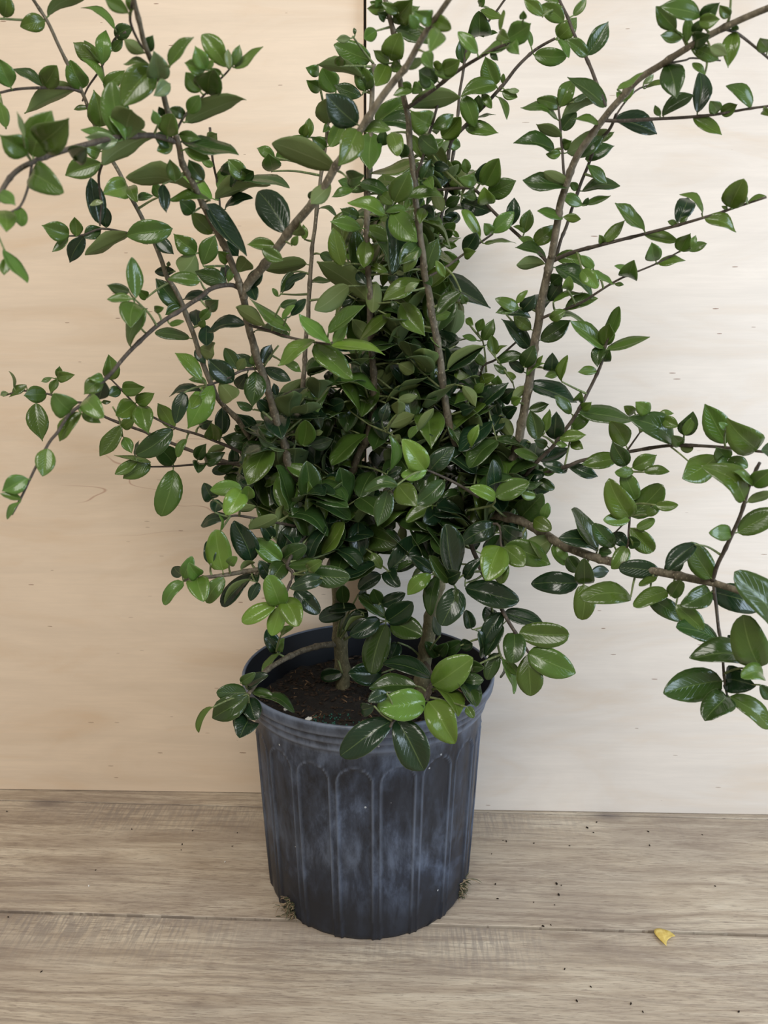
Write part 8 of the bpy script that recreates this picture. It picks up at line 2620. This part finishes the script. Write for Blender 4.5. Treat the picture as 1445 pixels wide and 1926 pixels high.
m 74 11000 9621 74 11000 9621 -14 11300 10121 11 -84 52 323
u 74 11000 9621 74 11000 9621 -200 10966 9226 -61 -62 48 241
d 74 11000 9621 74 11000 9621 155 11300 9652 7 -12 98 226
d 74 11000 9621 74 11000 9621 -431 10785 9289 -30 -52 79 321
m -25 9887 8176 -25 9887 8176 364 10042 8429 -31 -52 79 244
m -25 9887 8176 -25 9887 8176 -245 10202 7868 -63 26 72 246
d 86 10012 8092 86 10012 8092 602 10074 8301 -29 -42 85 281
d 86 10012 8092 86 10012 8092 -106 10245 7691 -85 13 48 251
m 196 10137 8007 196 10137 8007 129 10586 8122 -2 -25 96 234
u 196 10137 8007 196 10137 8007 449 10564 8363 -12 -59 79 305
d 196 10137 8007 196 10137 8007 -86 10524 7578 -68 25 67 321
d -92 9788 8168 -92 9788 8168 503 9635 7990 16 -41 89 320
u -92 9788 8168 -92 9788 8168 205 9511 7912 18 -55 80 240
d -29 9862 7993 -29 9862 7993 -337 10119 7752 -61 1 78 234
m 33 9935 7818 33 9935 7818 460 10145 7816 15 -30 93 238
u 33 9935 7818 33 9935 7818 -234 10240 7619 -51 10 84 226
d 33 9935 7818 33 9935 7818 479 10092 7802 15 -32 93 237
u -313 9804 8600 -313 9804 8600 -30 9781 9092 -70 -58 38 284
m -313 9804 8600 -313 9804 8600 -32 9880 9013 -55 -66 49 253
l -417 9883 8777 -417 9883 8777 -461 10335 8805 -3 -6 99 228
m -521 9961 8955 -521 9961 8955 -264 10309 9241 -13 -56 80 259
d 132 10769 7758 132 10769 7758 -195 10384 8011 52 11 84 283
m -101 10760 7687 -101 10760 7687 -431 10906 8009 40 -60 68 242
l -101 10760 7687 -101 10760 7687 -514 11004 8068 32 -60 72 306
d 415 10618 8827 415 10618 8827 103 11036 9217 16 -60 77 326
m 415 10618 8827 415 10618 8827 806 10627 9358 -65 -56 49 330
d 317 10522 9042 317 10522 9042 -68 10769 9243 15 -47 86 250
m 317 10522 9042 317 10522 9042 570 10681 9533 -42 -77 46 287
u 317 10522 9042 317 10522 9042 -13 10164 8992 12 -24 95 245
m 317 10522 9042 317 10522 9042 401 10786 9469 -12 -82 53 254
l 775 10894 9743 775 10894 9743 319 10499 10007 51 -2 85 329
d 775 10894 9743 775 10894 9743 267 10889 9956 36 -39 84 275
u 765 10894 9896 765 10894 9896 340 11093 10098 19 -46 85 256
m 765 10894 9896 765 10894 9896 505 10573 10081 48 11 86 226
m 755 10893 10049 755 10893 10049 370 10492 10295 50 5 86 304
d 755 10893 10049 755 10893 10049 369 10716 10230 49 -20 84 231
d 755 10893 10049 755 10893 10049 759 11300 10279 0 -49 86 255
l 755 10893 10049 755 10893 10049 342 11246 10289 11 -46 87 297
m 23 9809 8802 23 9809 8802 387 9580 9054 -60 -10 78 250
u 23 9809 8802 23 9809 8802 200 10228 8522 41 38 82 267
l 183 9950 8911 183 9950 8911 355 9788 9461 -90 -37 17 299
u 183 9950 8911 183 9950 8911 -32 10325 9350 17 -70 68 308
d 344 10092 9019 344 10092 9019 769 10327 8674 66 -14 72 298
m 344 10092 9019 344 10092 9019 208 10544 9106 -5 -20 97 240
u 344 10092 9019 344 10092 9019 225 10246 9603 25 -91 29 307
u 344 10092 9019 344 10092 9019 920 10116 8761 39 -38 83 316
d 442 10764 8868 442 10764 8868 33 11022 9012 6 -41 90 252
l 442 10764 8868 442 10764 8868 373 10172 8735 2 -22 97 306
m 304 10663 8976 304 10663 8976 -216 10531 8696 -32 -47 81 303
m 304 10663 8976 304 10663 8976 329 10044 8946 -1 -5 99 310
m 166 10561 9084 166 10561 9084 95 10707 9522 17 -92 33 234
u 166 10561 9084 166 10561 9084 40 10070 8910 1 -33 93 268
u 166 10561 9084 166 10561 9084 -185 10371 8847 -26 -53 80 232
d 166 10561 9084 166 10561 9084 330 10371 9579 -94 -15 26 277
d 369 10806 9055 369 10806 9055 176 11208 9372 10 -58 80 274
m 369 10806 9055 369 10806 9055 -23 10529 8870 -10 -44 88 257
m 167 10736 9238 167 10736 9238 75 11106 9678 8 -75 64 291
d -34 10666 9421 -34 10666 9421 72 10705 9870 -40 -89 17 232
d -34 10666 9421 -34 10666 9421 -498 10798 9302 -31 -30 89 248
d -34 10666 9421 -34 10666 9421 -504 10681 9252 -32 -38 86 250
d 638 9652 7947 638 9652 7947 819 9773 8519 -38 -86 30 306
u 638 9652 7947 638 9652 7947 63 9941 8057 -1 -36 92 327
l 644 9848 8001 644 9848 8001 741 9969 8609 -23 -94 22 314
d 644 9848 8001 644 9848 8001 240 10191 7772 -51 -3 85 289
u 649 10045 8055 649 10045 8055 809 10176 8700 -33 -90 26 339
d 460 10880 8222 460 10880 8222 653 11067 8616 -32 -78 52 238
u 460 10880 8222 460 10880 8222 343 10510 8735 57 59 55 322
u 311 10940 8381 311 10940 8381 -195 11185 8170 -45 -20 86 300
u 311 10940 8381 311 10940 8381 514 11113 8810 -35 -79 48 253
d 163 11000 8539 163 11000 8539 345 11300 8852 -16 -66 72 251
d 163 11000 8539 163 11000 8539 -250 11300 8336 -49 -9 86 316
m 163 11000 8539 163 11000 8539 -75 10621 8899 60 31 72 287
m 953 10922 9756 953 10922 9756 823 10701 10246 95 6 28 277
m 953 10922 9756 953 10922 9756 753 11079 10234 37 -81 42 271
m 1071 10945 9887 1071 10945 9887 1049 11300 10189 2 -64 75 316
u 727 10940 8872 727 10940 8872 582 11300 9088 5 -49 86 288
l 767 10970 8725 767 10970 8725 435 11300 8727 -19 -19 95 235
m 807 11000 8579 807 11000 8579 964 11300 8812 -10 -57 80 258
u 807 11000 8579 807 11000 8579 438 11201 8404 -49 -16 84 227
u 807 11000 8579 807 11000 8579 1090 10908 8106 53 -70 45 280
d 807 11000 8579 807 11000 8579 619 10948 7976 -48 -84 22 317'''
TS = [0, .06, .15, .27, .4, .54, .67, .79, .89, .96, 1.0]
US = [-1, -.6, -.22, 0, .22, .6, 1]
def leaf_geo(A, B, T, n, Wd, rs, V, Fc, mi, UV, tone, col, org):
    a = (T - B); L = a.length; a.normalize(); s = a.cross(n).normalized(); n = s.cross(a).normalized()
    shape = rs.uniform(.80, 1.12); tipp = rs.uniform(.50, .78) if B.z > .62 else rs.uniform(.40, .60); Wd *= 1.2; acu = rs.choice((0, .4, .8, 1.2)) if B.z > .62 else rs.choice((0, 0, 0, .5)); curl = rs.choice((0, 0, .06, .14, -.05)); fold = rs.uniform(.05, .50); bow = rs.uniform(.02, .15) * rs.choice((1, 1, 1, -.4))
    twist = rs.uniform(-.6, .6); f1, f2 = rs.uniform(0, 6.28), rs.uniform(0, 6.28); amp = rs.uniform(.01, .075) * Wd; side = rs.uniform(-.05, .05) * L
    prof = []
    for t in TS:
        x = math.sin(math.pi * min(1, t) ** shape); prof.append(max(0, x) ** (tipp + acu * max(0, t - .5)))
    mx = max(prof); prof = [p / mx for p in prof]; prof[0] = .05; prof[-1] = .045; nU = len(US)
    b0 = len(V); th = .00016
    pts = []
    for i, t in enumerate(TS):
        tw = twist * (t - .4); sc = s * math.cos(tw) + n * math.sin(tw); nc = n * math.cos(tw) - s * math.sin(tw)
        for u in US:
            wx = u * prof[i] * Wd / 2
            z = (bow * 4 * t * (1 - t) + curl * t * t * math.sin(5.5 * t)) * L + fold * abs(wx) + amp * math.sin(9 * t + (f1 if u < 0 else f2)) * abs(u) ** 2 * prof[i]
            p = B + a * (L * t) + sc * wx + nc * z + s * (side * 4 * t * (1 - t)); pts.append((p, nc))
    for sgn in (1, -1):
        for p, nc in pts: V.append(tuple(p + nc * th * sgn - org))
    N = len(pts)
    for i in range(len(TS) - 1):
        for j in range(nU - 1):
            q = i * nU + j
            Fc.append((b0 + q, b0 + q + nU, b0 + q + nU + 1, b0 + q + 1)); mi.append(0)
            Fc.append((b0 + N + q, b0 + N + q + 1, b0 + N + q + nU + 1, b0 + N + q + nU)); mi.append(1)
    # the outward side must agree with the facing
    for r in (0, 1):
        for k in range(N): UV.append((.5 + .5 * US[k % nU], TS[k // nU]))
    rim_ = [i * nU for i in range(len(TS))] + [(len(TS) - 1) * nU + j for j in range(1, nU)] + [i * nU + nU - 1 for i in range(len(TS) - 2, -1, -1)]
    for x, yv in zip(rim_, rim_[1:]):
        Fc.append((b0 + x, b0 + N + x, b0 + N + yv, b0 + yv)); mi.append(0)
    tone += [(*col, 1)] * (2 * N)
    if (A - B).length > .0012:
        m = len(V); f = len(Fc); mid = (A + B) / 2 - Vector((0, 0, .0008))
        tube(V, Fc, [A - org, mid - org, B + a * L * .04 - org], [.0010, .0008, .0007], 5)
        mi += [1] * (len(Fc) - f); UV += [(.25, .5)] * (len(V) - m); tone += [(*[c * 1.2 + .03 for c in col], 1)] * (len(V) - m)
def finish_leaf(name, V, Fc, mi, UV, tone, loc):
    o = link_mesh(name, V, Fc, [LTOP, LBOT], shrub, mi=mi, loc=loc)
    me = o.data; uv = me.uv_layers.new(name='UVMap'); vi = [0] * len(me.loops); me.loops.foreach_get('vertex_index', vi)
    flat = []
    for v in vi: flat += UV[v]
    uv.data.foreach_set('uv', flat)
    ca = me.color_attributes.new('tone', 'FLOAT_COLOR', 'POINT'); f = []
    for c in tone: f += c
    ca.data.foreach_set('color', f); return o
FV = [[], [], [], [], []]
for idx, ln in enumerate(LEAVES.split('\n')):
    q = ln.split(); k = q[0]; v = list(map(int, q[1:]))
    A, B, T = (Vector(v[i:i + 3]) / 1e4 for i in (0, 3, 6)); n = Vector(v[9:12]).normalized(); Wd = v[12] / 1e4
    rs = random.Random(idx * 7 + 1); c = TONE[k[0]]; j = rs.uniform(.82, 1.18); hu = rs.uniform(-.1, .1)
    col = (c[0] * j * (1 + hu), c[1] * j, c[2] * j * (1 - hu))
    if k.endswith('*'):
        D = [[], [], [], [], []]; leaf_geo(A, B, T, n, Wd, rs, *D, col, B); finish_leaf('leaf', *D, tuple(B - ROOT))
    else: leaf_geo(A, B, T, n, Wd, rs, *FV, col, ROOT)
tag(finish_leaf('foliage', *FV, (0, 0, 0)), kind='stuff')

# ---------------------------------------------------------------- small things on the floor
t = NT('yellow_leaf'); nz = t.noise(t.coords(), 160, 4); t.l(t.ramp(nz, [(.3, (.62, .43, .08)), (.7, (.78, .62, .20))]), t.b.inputs['Base Color']); t.set(Roughness=.5); YEL = t.m
out = [(0.0, -.0205), (-.0022, -.016), (-.0052, -.009), (-.0078, -.001), (-.0080, .004), (-.0060, .0085), (-.002, .0108), (.003, .0108), (.008, .0085), (.0125, .004), (.0160, -.0015), (.0172, -.0052),
       (.0120, -.0062), (.0070, -.0085), (.0035, -.0120), (.0015, -.0165)]
V, Fc = [], []; cx, cy = .0025, .0005
for th in (0, .0005):
    V.append((cx, cy, .0032 + th))
    for kf in (.35, .7, 1.0):
        for (x, y) in out:
            X, Y = cx + (x - cx) * kf, cy + (y - cy) * kf
            V.append((X, Y, .0012 + th + .0020 * (1 - kf) + .0035 * max(0, kf - .5) * (abs(x) > .009) + .0015 * (kf == 1)))
n = len(out); S_ = 1 + 3 * n
for side in (0, 1):
    o_ = side * S_; f = []
    for i in range(n):
        j = (i + 1) % n; f.append([o_, o_ + 1 + i, o_ + 1 + j])
        for r in (0, 1): f.append([o_ + 1 + r * n + i, o_ + 1 + (r + 1) * n + i, o_ + 1 + (r + 1) * n + j, o_ + 1 + r * n + j])
    Fc += f if side == 0 else [list(reversed(x)) for x in f]
for i in range(n): j = (i + 1) % n; Fc.append([1 + 2 * n + i, S_ + 1 + 2 * n + i, S_ + 1 + 2 * n + j, 1 + 2 * n + j])
yl = link_mesh('fallen_leaf', V, Fc, YEL); yl.location = (.3735, .884, .0002)
tag(yl, 'small curled yellow leaf lying across the plank seam at right', 'leaf')
CR = simple('soil_crumb', (.022, .016, .012), .9, .2); CW = PERL
for i, (x, y, s, wht) in enumerate([(0.3363, 1.1215, 0.0021, 0), (0.3433, 1.1093, 0.0012, 0), (0.3560, 1.1368, 0.0015, 0), (0.4337, 1.1115, 0.0016, 0), (0.2960, 1.0751, 0.0012, 0), (0.4238, 1.0757, 0.0016, 0), (0.1920, 1.0888, 0.0010, 0), (0.1969, 1.0862, 0.0016, 0), (0.2402, 1.0814, 0.0011, 0), (0.1689, 1.0552, 0.0010, 0), (0.1648, 0.9859, 0.0015, 0), (0.2557, 0.9863, 0.0021, 0), (0.2618, 0.9832, 0.0011, 0), (0.2535, 0.9630, 0.0021, 0), (0.1635, 0.9553, 0.0015, 0), (0.2431, 0.9432, 0.0010, 0), (0.2145, 0.9482, 0.0011, 0), (0.4883, 0.9818, 0.0012, 0), (0.5191, 1.1033, 0.0011, 0), (0.2306, 0.8279, 0.0013, 0), (0.2569, 0.8003, 0.0012, 0), (0.2342, 0.7794, 0.0014, 0), (0.3091, 0.7640, 0.0013, 0), (0.2985, 0.7752, 0.0016, 0), (0.4236, 0.7640, 0.0015, 0), (0.2295, 0.9043, 0.0011, 0), (0.2181, 0.9020, 0.0016, 0), (-0.6461, 1.1673, 0.0014, 0), (-0.4160, 1.1177, 0.0013, 0), (-0.3150, 1.1143, 0.0013, 0), (-0.3209, 1.0649, 0.0011, 0), (-0.2418, 1.0740, 0.0012, 0), (-0.2404, 1.1085, 0.0011, 0), (-0.4384, 1.0170, 0.0011, 0), (-0.5240, 0.9193, 0.0013, 0), (-0.4358, 0.8240, 0.0012, 0), (-0.3230, 1.0786, 0.0014, 0), (-0.4359, 0.9825, 0.0014, 1), (-0.2455, 1.0362, 0.0014, 2)]):
    V, Fc = [], []; lump(V, Fc, (0, 0, 0), s, i * 3.7, (1.5, .8, .6))
    ob = link_mesh('perlite_grain' if wht else 'soil_crumb', V, Fc, CW if wht else CR, smooth=False); ob.location = (x, y, s * .55)
    if wht: tag(ob, ('tiny white perlite grain lying on the floor farther left of the pot', 'tiny white perlite grain on the floor close to the left foot of the pot')[wht - 1], 'perlite')
    elif x < -.0225: tag(ob, 'tiny dark soil crumb on the floor left of the pot', 'soil crumb', 'soil crumbs on the floor left of the pot')
    else: tag(ob, 'tiny dark soil crumb on the floor right of the pot', 'soil crumb', 'soil crumbs on the floor right of the pot')
